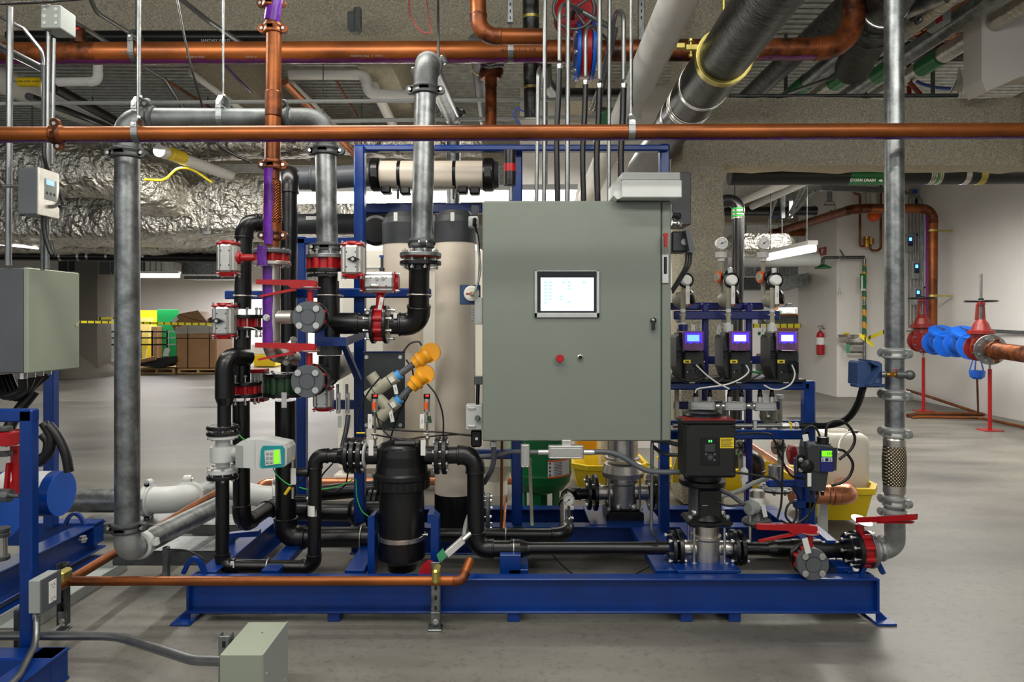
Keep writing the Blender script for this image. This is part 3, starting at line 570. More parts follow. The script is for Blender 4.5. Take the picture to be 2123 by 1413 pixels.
tag(MB().prism([P(428, 662, 19.9), P(440, 656, 19.9), P(470, 658, 19.9), P(475, 672, 19.9), P(425, 674, 19.9)], AY, .5).obj('dark_bag', 'dkgrey'), 'dark grey bag behind the open cardboard box', 'bag')
for x0, y0, x1, y1, Y, m, lab, nm in ((265, 643, 327, 760, 22, 'yellow', 'yellow board standing against the far wall', 'board'), (325, 641, 369, 762, 21.5, 'green', 'tall green board beside the yellow one', 'board'), (313, 676, 326, 763, 21.2, 'kraft', 'low brown carton behind the black shelving rack', 'carton')):
    tag(MB().pbox(x0, y0, x1, y1, Y, .12 if nm == 'board' else .3, .01).obj(nm, m), lab, 'board' if nm == 'board' else 'box')
tag(MB().prism([P(224, 659, 20.6), P(315, 658, 20.6), P(300, 742, 20), P(208, 745, 20)], AY, .08).obj('glass_panel', 'glass'), 'grey glazed panel leaning on the black rack', 'panel')
t = T('metal_rack', 'black metal shelving rack at the far left pallet', 'rack')
for x in (222, 289, 314, 345): MB().pbox(x, 684, x+3, 757, 19.9, .06).obj('upright', 'black', t)
for y in (686, 699, 713): MB().pbox(222, y, 347, y+2.5, 19.85, .5).obj('shelf', 'black', t)
MB().prism([P(208, 745, 19.8), P(224, 660, 20.2), P(228, 660, 20.2), P(213, 745, 19.8)], AY, .06).obj('leaning_bar', 'black', t)
tag(MB().prism([P(287, 748, 19), P(325, 742, 19), P(360, 738, 19), P(362, 750, 19), P(330, 762, 19), P(287, 758, 19)], AY, .9).obj('black_tray', 'black_matte'), 'stack of black plastic trays on the left pallet', 'tray')
tag(MB().cyl(P(287, 750, 18.9), P(322, 742, 18.9), .06).obj('cardboard_tube', 'kraft'), 'brown tube lying on the black trays', 'tube')
tag(MB().prism([P(337, 738, 18.95), P(341, 722, 18.95), P(348, 720, 18.95), P(352, 724, 18.95), P(347, 738, 18.95)], AY, .03).obj('clear_tray', 'lt_grey'), 'clear plastic lid propped on the black trays', 'lid')
tag(MB().pbox(525, 735, 570, 760, 22, 1, .03).obj('yellow_bin', 'yellow'), 'yellow bin on the floor behind the purple taped pipe', 'bin')
tag(MB().pbox(520, 712, 568, 735, 22.1, .8, .03).obj('carton', 'white'), 'pale carton stacked on the yellow bin', 'box')
tag(MB().pbox(100, 767, 118, 777, 18.6, .4).obj('pallet_stack', 'pallet'), 'low wooden pieces behind the left blue post', 'wood')
# foil ducts
def foilduct(pts, rx, rz, lab, seed=0, flat=.35, step=.09, amp=.05, nm='foil_duct'):
    pts = spline(pts, 26); pts = pts[::1]; b = MB(); n = 44; vs = []
    for i, p in enumerate(pts):
        d = (pts[min(i+1, len(pts)-1)]-pts[max(i-1, 0)]).normalized(); s = d.cross(AZ).normalized()
        for k in range(n):
            a = 2*math.pi*k/n; c, sn = math.cos(a), math.sin(a); e = flat
            x = math.copysign(abs(c)**e, c)*rx; z = math.copysign(abs(sn)**e, sn)*rz; q = p+s*x+AZ*z
            dd = noise.noise(V((q.x*1.3+seed, q.y*1.3, q.z*1.8)))*amp*1.4+abs(noise.noise(V((q.x*5+seed, q.y*3, q.z*4))))*amp+noise.noise(V((q.x*13, q.y*9, q.z*8)))*amp*.3
            vs.append(q+(s*x+AZ*z).normalized()*dd)
    b.add(vs, [[i*n+k, i*n+(k+1) % n, (i+1)*n+(k+1) % n, (i+1)*n+k] for i in range(len(pts)-1) for k in range(n)], True)
    return tag(b.obj(nm, 'foil'), lab, 'duct')
foilduct([P(-60, 442, 7.9), P(100, 446, 7.9), P(300, 446, 7.9), P(480, 438, 7.9), P(700, 436, 7.9), P(820, 436, 7.9)], .55, .32, 'big rectangular foil-wrapped duct across the left, above the strip light', 0, .25)
foilduct([P(-60, 500, 9.6), P(200, 505, 9.6), P(450, 505, 9.6), P(620, 500, 9.6)], .5, .16, 'lower flat foil duct sagging under the big duct', 5, .5)
foilduct([P(-80, 345, 6.9), P(80, 350, 6.9), P(220, 358, 7.0), P(310, 388, 7.2), P(380, 410, 7.7)], .26, .27, 'round crumpled foil duct bending down into the big duct', 9, .8, amp=.035)
foilduct([P(-80, 312, 7.6), P(200, 305, 7.6), P(600, 300, 7.6), P(1000, 295, 7.6)], .25, .12, 'long thin foil-wrapped duct just below the front copper pipe', 13, .7)
t = T('black_pipe', 'black pipe with silver clamps hung below the foil ducts', 'pipe'); Y = 9.5
MB().tube([P(-30, 530, Y), P(560, 536, Y)], W(9, Y), 20).obj('pipe', 'black', t)
for x in (127, 165, 184, 224, 300): collar(t, P(x, 531.5, Y), AX, W(9.4, Y), W(5, Y), 'zinc', 'clamp_band')
for x0, y0, x1, y1, Y, m, lab in ((205, 538, 300, 568, 17.5, 'galv_dark', 'sheet metal duct with grille over the far left wall'), (300, 540, 345, 568, 17, 'lt_grey', 'boxy grille housing above the left strip light'), (345, 543, 470, 568, 18, 'galv', 'bright square duct above the wrapped pallet'), (120, 535, 205, 562, 19, 'dkgrey', 'dark duct behind the flared column'), (380, 570, 500, 578, 19, 'galv', 'thin cable tray near the far wall')):
    duct(x0, y0, x1, y1, Y, .8, m, lab, ribs=3)
for k, (x, Y) in enumerate(((192, 7.4), (431, 7.3), (750, 7.3))): tag(MB().cyl(P(x, 200, Y), P(x, 480, Y), .008, 6).box(P(x, 482, Y), (.08, .05, .04)).obj('hanger_rod', 'galv'), ('left', 'middle', 'right')[k]+' threaded rod holding the big foil duct', 'rod')
# ================================================ OVERHEAD PIPES, NEAR
def hanger(parent_pt, axis, r, top_z, lab, band=.03, m='galv', rod=.006, group=None):
    """clevis hanger round a pipe running along axis, rod up to top_z"""
    c = V(parent_pt); z = V(axis).normalized(); s = z.cross(AZ).normalized(); t = T('pipe_hanger', lab, 'hanger', group)
    r2 = r*1.04; arc = [c+s*math.cos(a)*r2+AZ*math.sin(a)*r2 for a in [math.pi*(1+k/12) for k in range(13)]]
    MB().flatbar([arc[0]+AZ*r*1.1]+arc+[arc[-1]+AZ*r*1.1], band, .004, z).obj('lower_clevis', m, t)
    top = [c+s*r2*1.08+AZ*r*.7, c+s*r2*1.05+AZ*r*1.3, c+s*r*.5+AZ*r*2, c-s*r*.5+AZ*r*2, c-s*r2*1.05+AZ*r*1.3, c-s*r2*1.08+AZ*r*.7]
    MB().flatbar(top, band*.9, .005, z).obj('upper_clevis', m, t); bolt(t, c+AZ*r*1.12, s, r*2.4, .009)
    MB().cyl(c+AZ*r*1.8, V((c.x, c.y, top_z)), rod, 8).obj('threaded_rod', m, t); MB().lathe(c+AZ*r*2.0, AZ, [(0, .013), (.014, .013)], 6, False).obj('nut', 'zinc', t); return t
def tape(parent, a, b, r, ang, w, m='plum', nm='purple_tape'):
    """strip of film lying on a pipe from a to b (narrow sector of its surface)"""
    a = V(a); b = V(b); z = (b-a).normalized(); x = z.orthogonal().normalized()
    if abs(z.z) < .9: u = AZ
    else: u = -AY
    u = (u-z*u.dot(z)).normalized(); s = z.cross(u); n = 14; m_ = max(2, int((b-a).length/.05)); vs = []
    for i in range(m_+1):
        for k in range(n+1):
            q = math.radians(ang+w*(k/n-.5)+3*math.sin(i*1.7)); vs.append(a+(b-a)*i/m_+(u*math.cos(q)+s*math.sin(q))*(r*1.03+.0012*math.sin(i*2.3+k)))
    return MB().add(vs, [[i*(n+1)+k, (i+1)*(n+1)+k, (i+1)*(n+1)+k+1, i*(n+1)+k+1] for i in range(m_) for k in range(n)], True).obj(nm, m, parent)
# front copper line across the whole frame
Y = 3.1; r = W(16, Y); t = T('copper_pipe', 'long copper pipe crossing the whole picture in front of everything', 'pipe')
a = P(-60, 279, Y); bq = P(2190, 270.5, Y+.0); MB().tube([a, P(118, 278.6, Y)], r, 28).obj('pipe', 'copper', t); MB().tube([P(118, 278.6, Y), bq], r, 28).obj('pipe', 'copper', t)
coupling(t, P(119, 279, Y), AX, r, (0, -.25, 1), 'copper_fit', .055); tape(t, a, bq, r, 180, 56, 'purple')
hanger(P(286, 279, Y), AX, r, 3.66, 'grey clevis hanger on the front copper pipe, above the left vertical steel pipe', .03)
hanger(P(1308, 274.5, Y), AX, r, 3.9, 'grey clevis hanger on the front copper pipe, above the control cabinet', .03)
# big rear copper line with writing
Y = 4.2; r = W(22, Y); t = T('copper_pipe', 'thick horizontal copper pipe high up with handwritten figures', 'pipe')
a = P(-70, 111, Y); b1 = P(205, 110, Y); b2 = P(1135, 107, Y); b3 = P(1562, 103, Y); b4 = P(1750, 100, Y)
MB().tube([a, b1], r, 28).obj('pipe', 'copper_fit', t); MB().tube([b1, b2], r*.98, 28).obj('pipe', 'copper', t); MB().tube([b2, P(1186, 107, Y)], r*1.04, 28).obj('tee', 'copper_fit', t)
run(t, [P(1238, 106, Y), b3, P(1770, 100, Y), P(1768, -80, Y)], r, 'copper_fit', R=.2, fm='copper_fit', ef=1.06)
tape(t, a, b2, r, 180, 70); tape(t, P(1300, 104, Y), P(1700, 101, Y), r, 180, 70)
for s_, x, y, sz in (('5 7/8', 258, 110, 9), ('#1', 1045, 104, 12), ("11'-5 7/8", 1090, 103, 12), ('MADE IN CHILE', 405, 118, 5.5), ('TYPE K  4"', 520, 118, 5.5), ('MADE IN CHILE   4" TYPE K', 760, 116, 5.5)):
    text(s_, P(x, y, Y-r*.985), W(sz, Y), 'black', t, rot=(math.radians(86), 0, 0), ext=.0002)
MB().tube([P(165, 92, Y), P(160, 60, Y)], .045, 18).obj('branch', 'copper_fit', t)
hanger(P(283, 110, Y), AX, r, 3.7, 'dark clevis hanger on the thick rear copper pipe at left', .035, 'galv_dark'); hanger(P(1059, 107, Y), AX, r, 3.75, 'clevis hanger on the rear copper pipe under a slotted strut', .035)
# red lockable butterfly valve on that line
t = T('butterfly_valve', 'red and blue flanged valve in the rear copper line, handwheel above', 'valve'); c = P(1212, 106, Y)
MB().lathe(c-AX*.03, AX, [(0, .16), (.06, .16)], 28).obj('body', 'red', t)
for sg in (-1, 1): disc(c+AX*sg*.045, AX, .175, .022, 'blue_bright', t); bolts(t, c+AX*sg*.055, AX, .15, 8, .04, .012)
MB().tube([c, P(1208, 45, Y)], .035, 16).obj('neck', 'red', t); MB().lathe(P(1195, 22, Y-.1), AY, [(0, .1), (.02, .13), (.12, .13), (.14, .1)], 28).obj('gear_housing', 'red', t)
hw = MB(); c = P(1190, 18, Y-.22); hw.tube([c+V((math.cos(a)*.12, 0, math.sin(a)*.12)) for a in [k*.2618 for k in range(25)]], .01, 8, False)
for k in range(4): hw.cyl(c, c+V((math.cos(k*1.57+.6)*.12, 0, math.sin(k*1.57+.6)*.12)), .008, 8)
hw.cyl(c-AY*.02, c+AY*.16, .014).obj('handwheel', 'galv_dark', t)
# copper elbow dropping at top centre, and copper down pipes
t = T('copper_elbow_run', 'copper pipe dropping and turning right above the rear copper line', 'pipe')
run(t, [P(990, -60, 3.75), P(993, 76, 3.75), P(1128, 76, 3.75)], W(16.5, 3.75), 'copper', R=.1, fm='copper_fit', ef=1.06)
t = T('copper_drop', 'dark patinated copper pipe hanging below the rear line with strap clamp', 'pipe')
run(t, [P(1018, 120, 4.9), P(1018, 165, 4.7), P(1018, 285, 4.6)], W(12, 4.6), 'copper_fit', ef=1.06); MB().lathe(P(1017, 150, 4.75), AZ, [(-.05, .07), (0, .09), (.1, .09)], 24).obj('reducer', 'copper_fit', t)
for k in range(4): MB().tube([P(1017, 135+k*5, 4.7)+V((math.cos(a)*.09, -.02+math.sin(a)*.06, -abs(math.cos(a*1))*-.03)) for a in [math.pi*(1+j/10) for j in range(11)]], .008, 8).obj('strap', 'galv', t)
# copper riser K with braided connector and purple tape
Y = 3.5; t = T('copper_riser', 'vertical copper riser with braided connector and clamps beside the purple tape', 'pipe'); r = W(15.6, Y)
MB().tube([P(566, -60, Y), P(566, 60, Y)], r, 24).obj('pipe', 'copper_fit', t)
MB().tube([P(568, 60, Y), P(565, 342, Y)], r, 24).obj('pipe', 'copper', t); MB().lathe(P(567, 190, Y), -AZ*-1, [(-.13, r*1.03), (-.125, r*1.09), (-.005, r*1.09), (0, r*1.03)], 24).obj('sleeve', 'copper_fit', t)
for y in (60, 342, 488): coupling(t, P(566, y, Y), AZ, r, AX, 'copper_fit', .055)
coupling(t, P(563, 8, Y), AZ, r, AX, 'copper_fit', .05)
MB().tube([P(565, 352, Y), P(565, 372, Y)], r*.9).obj('pipe', 'copper_fit', t); MB().lathe(P(565, 463, Y), AZ, [(0, r*1.15), (.02, r*1.25), (.2, r*1.15), (.22, r*1.05)], 24).obj('braided_hose', 'braid_copper', t)
MB().lathe(P(565, 463, Y), -AZ, [(0, r*1.2), (.04, r*1.2)], 24).obj('ferrule', 'copper', t); MB().tube([P(565, 478, Y), P(565, 512, Y)], r*.92).obj('pipe', 'copper', t)
tape(t, P(566, 352, Y), P(565, 508, Y), r*1.28, 10, 58, 'purple'); tape(t, P(574, -10, Y), P(564, 46, Y), r*1.1, 0, 150, 'purple')
# --- actuated butterfly valve helper
def hexlug(c, axis, r, th, m, parent, n=8, nm='body'):
    z = V(axis).normalized(); b = MB(); b.lathe(V(c)-z*th/2, z, [(0, r*.84), (th, r*.84)], 28); x = (AZ if abs(z.z) < .9 else AX); x = (x-z*x.dot(z)).normalized(); y = z.cross(x)
    for i in range(n):
        a = 2*math.pi*(i+.5)/n; q = V(c)+(x*math.cos(a)+y*math.sin(a))*r*.86; b.lathe(q-z*th/2, z, [(0, r*.17), (th, r*.17)], 12)
    return b.obj(nm, m, parent)
def actuator(parent, c, ax, L, w, d, ind=None, nm='actuator', dark=False):
    """rack actuator: aluminium body along ax with red end caps; its width runs across, its depth towards the viewer"""
    ax = V(ax).normalized(); s = AY.cross(ax).normalized(); rt = Matrix((ax, s, AY)).transposed(); c = V(c)
    a = MB(); a.box(c, (L*.78, w, d*.7), .012, rt); a.box(c-AY*d*.33, (L*.78, w*.62, d*.3), .01, rt); o = a.obj(nm, 'alu', parent)
    for sg in (-1, 1):
        MB().box(c+ax*sg*L*.42, (L*.07, w*1.03, d*.72), .008, rt).lathe(c+ax*sg*L*.44, ax*sg, [(0, min(w, d)*.42), (L*.06, min(w, d)*.38)], 20).obj('end_cap', 'red', o)
        for i in (-1, 1):
            for j in (-1, 1): bolt(o, c+ax*sg*L*.47+s*i*w*.42+AY*j*d*.28, ax, .014, .006)
    for i in (-1, 1):
        for j in (-1, 1): MB().cyl(c+ax*i*L*.2+s*j*w*.2-AY*d*.485, c+ax*i*L*.2+s*j*w*.2-AY*d*.47, .004, 8).obj('screw_hole', 'dkgrey', o)
    if ind is not None:
        p = c+V(ind); MB().prism([p+s*w*.3, p+ax*.016, p-s*w*.3, p-ax*.016], -AY, .012).cyl(p, p-AY*.018, .014).obj('indicator', 'black', o); MB().cyl(p-AY*.018, p-AY*.02, .008).obj('indicator_screw', 'steel', o)
    return o
def flanged(t, c, axis, r, body_r, gap, th=.022, fm=('black', 'black'), n=8, bm='red', hex_=True, bl=None, br=.0085, ph=.5):
    """valve body sandwiched by two flanges with through bolts"""
    z = V(axis).normalized(); c = V(c)
    if bm: hexlug(c, z, body_r, gap, bm, t, n)
    for i, sg in enumerate((-1, 1)): disc(c+z*sg*(gap/2+th/2), z, r, th, fm[i], t)
    bolts(t, c, z, r*.8, n, bl or (gap+th*2+.012), br, ph)
# valve V1 under the copper riser
t = T('butterfly_valve', 'red butterfly valve between grey flanges on the purple taped riser', 'valve'); c = P(564, 534, Y)
flanged(t, c, AZ, W(38, Y), W(33, Y), .04, .02, ('steel_br', 'grey_pvc'), 8); 
MB().lathe(P(530, 534, Y), -AX, [(0, .018), (.07, .018), (.075, .03), (.09, .035)], 16).obj('neck', 'red', t); actuator(t, P(474, 536, Y), AZ, W(74, Y), W(42, Y), .1)
# stainless spool with purple tape below it
t = T('steel_pipe', 'stainless pipe below the red valve, wrapped down its front in purple tape', 'pipe'); r = W(18, Y)
run(t, [P(563, 550, Y), P(563, 730, Y), P(608, 742, Y+.25)], r, 'steel_br', R=.07, fit=False); MB().tube([P(575, 657, Y), P(606, 657, Y)], .035).obj('branch', 'steel_br', t)
tape(t, P(563, 552, Y), P(563, 712, Y), r, 10, 72, 'purple'); tape(t, P(564, 513, Y), P(564, 553, Y), W(38.5, Y), 9, 32, 'purple'); bolt(t, P(553, 658, Y-.055), AY, .03, .014)
coupling(t, P(600, 727, Y+.1), (1, .6, -.4), r, AZ, 'steel', .04)
# --- galvanised big-bore lines
t = T('steel_pipe', 'tall galvanised pipe rising at left and turning right overhead', 'pipe'); Y = 3.36; r = W(24, Y)
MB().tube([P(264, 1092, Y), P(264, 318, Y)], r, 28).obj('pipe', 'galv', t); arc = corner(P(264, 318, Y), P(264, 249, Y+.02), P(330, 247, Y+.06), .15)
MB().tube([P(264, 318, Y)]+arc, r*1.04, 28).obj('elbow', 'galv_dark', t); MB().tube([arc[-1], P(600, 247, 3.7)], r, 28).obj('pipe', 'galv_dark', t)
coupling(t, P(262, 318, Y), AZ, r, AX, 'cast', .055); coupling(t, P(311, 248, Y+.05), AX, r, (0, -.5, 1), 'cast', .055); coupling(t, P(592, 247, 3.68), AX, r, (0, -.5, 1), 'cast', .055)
arc = corner(P(592, 247, 3.7), P(675, 247, 3.75), P(675, 330, 3.75), .2); MB().tube([P(592, 247, 3.7)]+arc+[P(675, 316, 3.75)], r*1.05, 28).obj('elbow', 'cast', t)
MB().tube([P(675, 316, 3.75), P(679, 512, 3.75)], W(21.5, 3.75), 28).obj('pipe', 'galv', t); coupling(t, P(675, 313, 3.75), AZ, W(22, 3.75), AX, 'cast', .055); coupling(t, P(679, 512, 3.75), AZ, W(22, 3.75), AX, 'cast', .05)
bend = [P(264, 1092, Y), P(264, 1145, Y), P(330, 1113, 3.62)]; arc = corner(bend[0], V((bend[0].x, Y, .36)), V((bend[0].x+.08, 3.8, .36)), .15)
MB().tube([bend[0]]+arc, r*1.06, 28).obj('elbow', 'galv_light', t); coupling(t, P(263, 1092, Y), AZ, r, AX, 'cast', .055); e = arc[-1]; far = P(452, 1048, 4.25); MB().tube([e, far], r, 28).obj('pipe', 'galv', t); d = (far-e).normalized()
coupling(t, e+d*.04, d, r, (1, 0, .2), 'lt_grey', .05); collar(t, e+d*.2, d, r*1.03, .035, 'galv', 'strap')
MB().box(e+d*.2+V((.04, 0, -.16)), (.03, .03, .2)).obj('strap_leg', 'galv', t)
hanger(P(463, 247, 3.55), AX, r, 3.66, 'clevis hanger on the dark overhead galvanised pipe left of the copper riser', .03); hanger(P(290, 247, 3.4), AX, r*.9, 3.66, 'clevis hanger rod at the left end of the overhead galvanised pipe', .03)
t = T('steel_pipe', 'galvanised floor pipe with wide coupled elbow behind the left upright pipe', 'pipe'); Y = 4.75; r = W(23, Y)*1.05
MB().tube([P(20, 1037, Y), P(305, 1037, Y)], r, 28).obj('pipe', 'galv', t)
arc = corner(P(300, 1037, Y), P(382, 1034, Y), P(420, 1008, 5.6), .28); MB().tube([P(300, 1037, Y)]+arc, r*1.12, 28).obj('elbow', 'lt_grey', t); q = arc[-1]; d = (P(436, 1002, 5.9)-q).normalized()
coupling(t, P(308, 1037, Y), AX, r*1.08, AZ, 'lt_grey', .06); coupling(t, q, d, r*1.1, AZ, 'lt_grey', .07); MB().tube([q, P(440, 1010, 5.6), P(470, 1012, 5.6)], r*.8, 24).obj('pipe', 'galv', t); coupling(t, P(446, 1010, 5.6), AX, r*.85, AZ, 'lt_grey', .06)
coupling(t, P(572, 1030, 5.2), (1, .4, 0), .085, AZ, 'lt_grey', .06); MB().tube([P(470, 1012, 5.6), P(540, 1028, 5.2), P(575, 1030, 5.2)], .08, 24).obj('pipe', 'lt_grey', t)
for x0, y0, x1, y1, Y, m, lab in ((233, 1142, 445, 1172, 3.75, 'galv_dark', 'low grey sheet metal trough under the galvanised elbow'), (150, 1088, 500, 1106, 4.6, 'galv_dark', 'long low kerb plate behind the galvanised elbow')):
    t = T('floor_trough', lab, 'trough'); MB().pbox(x0, y0, x1, y1, Y, .25, .002).obj('pan', m, t)
    z = P(x0, y1, Y).z; MB().pbox(x0, y0-1.5, x1, y0, Y-.004, .25).obj('lip', 'galv', t); 
# G3 galvanised down pipe in the middle
t = T('steel_pipe', 'galvanised pipe curving over and dropping in front of the beige vessel', 'pipe'); Y = 3.65; r = W(22, Y)
A0 = P(882, 190, Y); arc = corner(A0, P(884, 132, Y), P(950, 190, 4.9), .13)
MB().tube([A0]+arc, r*1.13, 28).obj('elbow', 'cast', t); d = (P(940, 245, 5.5)-arc[-1]).normalized(); MB().tube([arc[-1], P(940, 250, 5.5)], r, 28).obj('pipe', 'galv', t); MB().tube([P(940, 250, 5.5), P(940, 500, 5.5)], r, 24).obj('pipe', 'galv', t)
MB().tube([A0, P(874, 502, Y)], r, 28).obj('pipe', 'galv', t); coupling(t, P(882, 187, Y), AZ, r*1.02, AX, 'cast', .055); coupling(t, arc[-1], d, r*1.05, (1, 0, .4), 'cast', .05); coupling(t, P(938, 240, 5.4), d, r*1.05, (1, 0, .3), 'cast', .055); coupling(t, P(874, 505, Y), AZ, r, (.2, -1, 0), 'cast', .055)
MB().tube([P(874, 502, Y), P(873, 525, Y)], r*1.02, 24).obj('pipe', 'galv', t)
# G4 right galvanised riser
Y = 3.31; t = T('steel_pipe', 'tall galvanised pipe at right with couplings and braided steel connector', 'pipe'); r = W(19, Y)
MB().tube([P(1853, -60, Y), P(1855, 735, Y)], r, 28).obj('pipe', 'galv', t); MB().tube([P(1855, 735, Y), P(1855, 905, Y)], r*.98, 28).obj('pipe', 'galv', t)
for y, xo in ((732, 0), (818, 0), (896, 0), (1038, 0)): coupling(t, P(1855, y, Y), AZ, r, (.5, -1, 0), 'galv_light', .055)
MB().lathe(P(1854, 923, Y), AZ, [(-.02, r), (0, r*1.12), (.03, r*1.12), (.05, r*.95)], 28).obj('ferrule', 'steel', t); MB().lathe(P(1854, 1013, Y), AZ, [(-.03, r*.95), (-.015, r*1.12), (.02, r*1.12)], 28).obj('ferrule', 'steel', t)
MB().lathe(P(1854, 1008, Y), AZ, [(0, r*1.1), (.05, r*1.2), (.14, r*1.22), (.2, r*1.1)], 32).obj('braided_hose', 'braid_steel', t); MB().tube([P(1854, 1012, Y), P(1854, 1040, Y)], r*.98, 24).obj('pipe', 'steel', t)
arc = corner(P(1854, 1040, Y), P(1856, 1140, Y+.12), P(1790, 1140, Y+.12), .13); MB().tube([P(1854, 1040, Y)]+arc+[P(1826, 1140, Y+.12)], r*1.05, 28).obj('elbow', 'galv_light', t); coupling(t, P(1855, 1065, Y), AZ, r, (.6, -1, 0), 'galv_light', .05); coupling(t, P(1822, 1139, Y+.12), AX, r, (0, -.4, 1), 'galv_light', .05)
t = T('flow_switch', 'blue grey flow switch box with brass fittings on the right galvanised riser', 'switch')
MB().prism([P(1778, 752, Y-.02), P(1782, 748, Y-.02), P(1806, 750, Y-.02), P(1806, 800, Y-.02), P(1796, 800, Y-.02), P(1777, 797, Y-.02)], AY, .09).obj('enclosure', 'blue_grey', t)
MB().prism([P(1806, 746, Y-.05), P(1822, 749, Y-.05), P(1829, 754, Y-.05), P(1829, 799, Y-.05), P(1797, 801, Y-.05), P(1797, 796, Y-.05), P(1822, 760, Y-.05), P(1806, 752, Y-.05)], AY, .12).obj('cover', 'blue_grey', t)
MB().prism([P(1798, 796, Y-.055), P(1803, 798, Y-.055), P(1828, 764, Y-.055), P(1825, 760, Y-.055)], -AY, .006).obj('cover_rib', 'blue_grey', t); MB().cyl(P(1818, 789, Y-.05), P(1818, 789, Y-.056), W(5, Y), 20).obj('knockout', 'blue_grey', t)
MB().pbox(1777, 796, 1836, 803, Y-.03, .07).obj('base', 'blue_grey', t)
MB().tube([P(1829, 776, Y-.06), P(1838, 776, Y-.07)], .014).obj('nipple', 'galv', t); MB().tube([P(1838, 776, Y-.07), P(1856, 776, Y-.08)], .009).lathe(P(1844, 776, Y-.075), AX, [(0, .013), (.02, .013)], 6, False).lathe(P(1856, 776, Y-.08), AX, [(0, .013), (.015, .013)], 6, False).obj('brass_fitting', 'brass', t)
MB().tube([P(1858, 776, Y-.08), P(1886, 777, Y-.09)], .017).sphere(P(1886, 777, Y-.09), .024).obj('strainer', 'galv_dark', t); MB().pbox(1852, 765, 1863, 767, Y-.09, .01).obj('lever', 'red', t)
hose('flexible_conduit', 'thick black conduit sweeping from the blue rack up to the blue grey switch', 'conduit', [P(1680, 882, 3.75), P(1720, 881, 3.65), P(1756, 868, 3.55), P(1778, 838, 3.45), P(1790, 800, 3.34)], W(7, 3.5), 'rubber', n=14)
# white insulated pipe and big black insulated pipe up top right
t = T('insulated_pipe', 'thick white insulated pipe slanting down to the right of centre', 'pipe')
a = V((.76, 2.6, 2.98)); b_ = V((.74, 6.1, 2.745)); MB().tube([a, b_, b_+V((.0, .6, -.04))], .088, 32).obj('insulation', 'white_wrap', t)
d = (b_-a).normalized()
for k in (.28, .9, 1.5, 2.2): collar(t, a+d*k, d, .089, .004, 'lt_grey', 'seam')
collar(t, P(1268, 255, 4.95), d, .092, .09, 'green', 'label_band'); collar(t, P(1256, 290, 5.3), d, .093, .02, 'zinc', 'strap')
t = T('insulated_pipe', 'very thick black insulated pipe with brass coloured clamps at top right', 'pipe')
a = V((1.10, 2.5, 2.9)); b_ = V((1.19, 6.2, 2.87)); d = (b_-a).normalized(); MB().tube([a, b_], .135, 40).obj('insulation', 'insul', t)
for k, m, rr, w in ((1.13, 'gold_zinc', .164, .05), (1.55, 'zinc', .162, .035), (2.12, 'zinc', .158, .035), (1.87, 'steel', .158, .03), (1.83, 'steel', .158, .012), (1.91, 'steel', .158, .012)):
    collar(t, a+d*k, d, rr*.93, w, m, 'pipe_clamp')
MB().tube([a+d*1.15, a+d*1.8], .146, 36).obj('saddle_shell', 'insul', t); MB().tube([a+d*1.79, a+d*2.3], .143, 36).obj('saddle_shell', 'insul', t)
for sg in (-1, 1): MB().box(a+d*1.13+V((sg*.17, 0, .05)), (.07, .03, .03)).obj('clamp_ear', 'gold_zinc', t); bolt(t, a+d*1.13+V((sg*.175, 0, .05)), AZ, .09, .012, 'gold_zinc')
MB().box(a+d*1.13+V((-.17, .25, .16)), (.05, .03, .03)).cyl(a+d*1.13+V((0, .0, .15)), a+d*1.13+V((0, 0, 1.2)), .01).obj('hanger_rod', 'gold_zinc', t)
# near ceiling services at the top right: silver pipes with green labels
for k, (x, z, lab) in enumerate(((2.62, 3.62, 'leftmost'), (2.92, 3.66, 'second'), (3.24, 3.68, 'third'), (3.56, 3.70, 'rightmost'))):
    t = T('silver_pipe', '%s of the four silver wrapped pipes with green labels at top right' % lab, 'pipe', 'silver wrapped pipes at top right')
    MB().tube([V((x, 2.8, z)), V((x-.05, 8.6, z-.06))], .07, 20).obj('wrap', 'foil_wrap' if k % 2 else 'galv', t); collar(t, V((x-.03, 6.1-.12*k, z-.033)), AY, .074, .28, 'green', 'label_band')
for k, (x, z, r, m, lab) in enumerate(((2.2, 3.55, .085, 'insul', 'black pipe under the silver pipes, left of the dark copper bend'), (2.38, 3.72, .075, 'insul', 'second black pipe left of the silver pipes'), (1.95, 3.8, .06, 'galv', 'thin pale pipe beyond the thick black insulated pipe'))):
    tag(MB().tube([V((x, 2.8, z)), V((x-.03, 8.6, z))], r, 20).obj('overhead_pipe', m), lab, 'pipe')
t = T('insulated_pipe', 'black insulated loop hanging at the top right beside the copper bend', 'pipe'); run(t, [V((2.1, 3.4, 3.45)), V((2.35, 4.4, 3.42)), V((2.6, 5.2, 3.42))], .13, 'insul'); collar(t, V((2.3, 4.2, 3.425)), (.25, 1, 0), .136, .02, 'zinc', 'strap')
t = T('grooved_pipe', 'grey grooved pipe with couplings at the top edge, right of the bend', 'pipe'); run(t, [P(1790, 45, 4.6), P(1842, 38, 4.5), P(1960, -12, 4.2)], .055, 'galv'); coupling(t, P(1806, 42, 4.57), AX, .055, AZ, 'cast', .05); coupling(t, P(1895, 20, 4.4), (1, 0, .4), .055, (-.4, 0, 1), 'cast', .05)
Y = 6.2; t = T('copper_pipe', 'bright copper pipe with hanger at the upper right, by the white wall panel', 'pipe')
run(t, [P(2140, -60, 4.5), P(1905, 66, 5.4), P(1930, 76, Y), P(2040, 76, Y)], .045, 'copper_new', R=.08); collar(t, P(2014, 76, Y), AX, .048, .03, 'zinc', 'strap'); tape(t, P(1900, 77, Y), P(2040, 77, Y), .045, 180, 60)
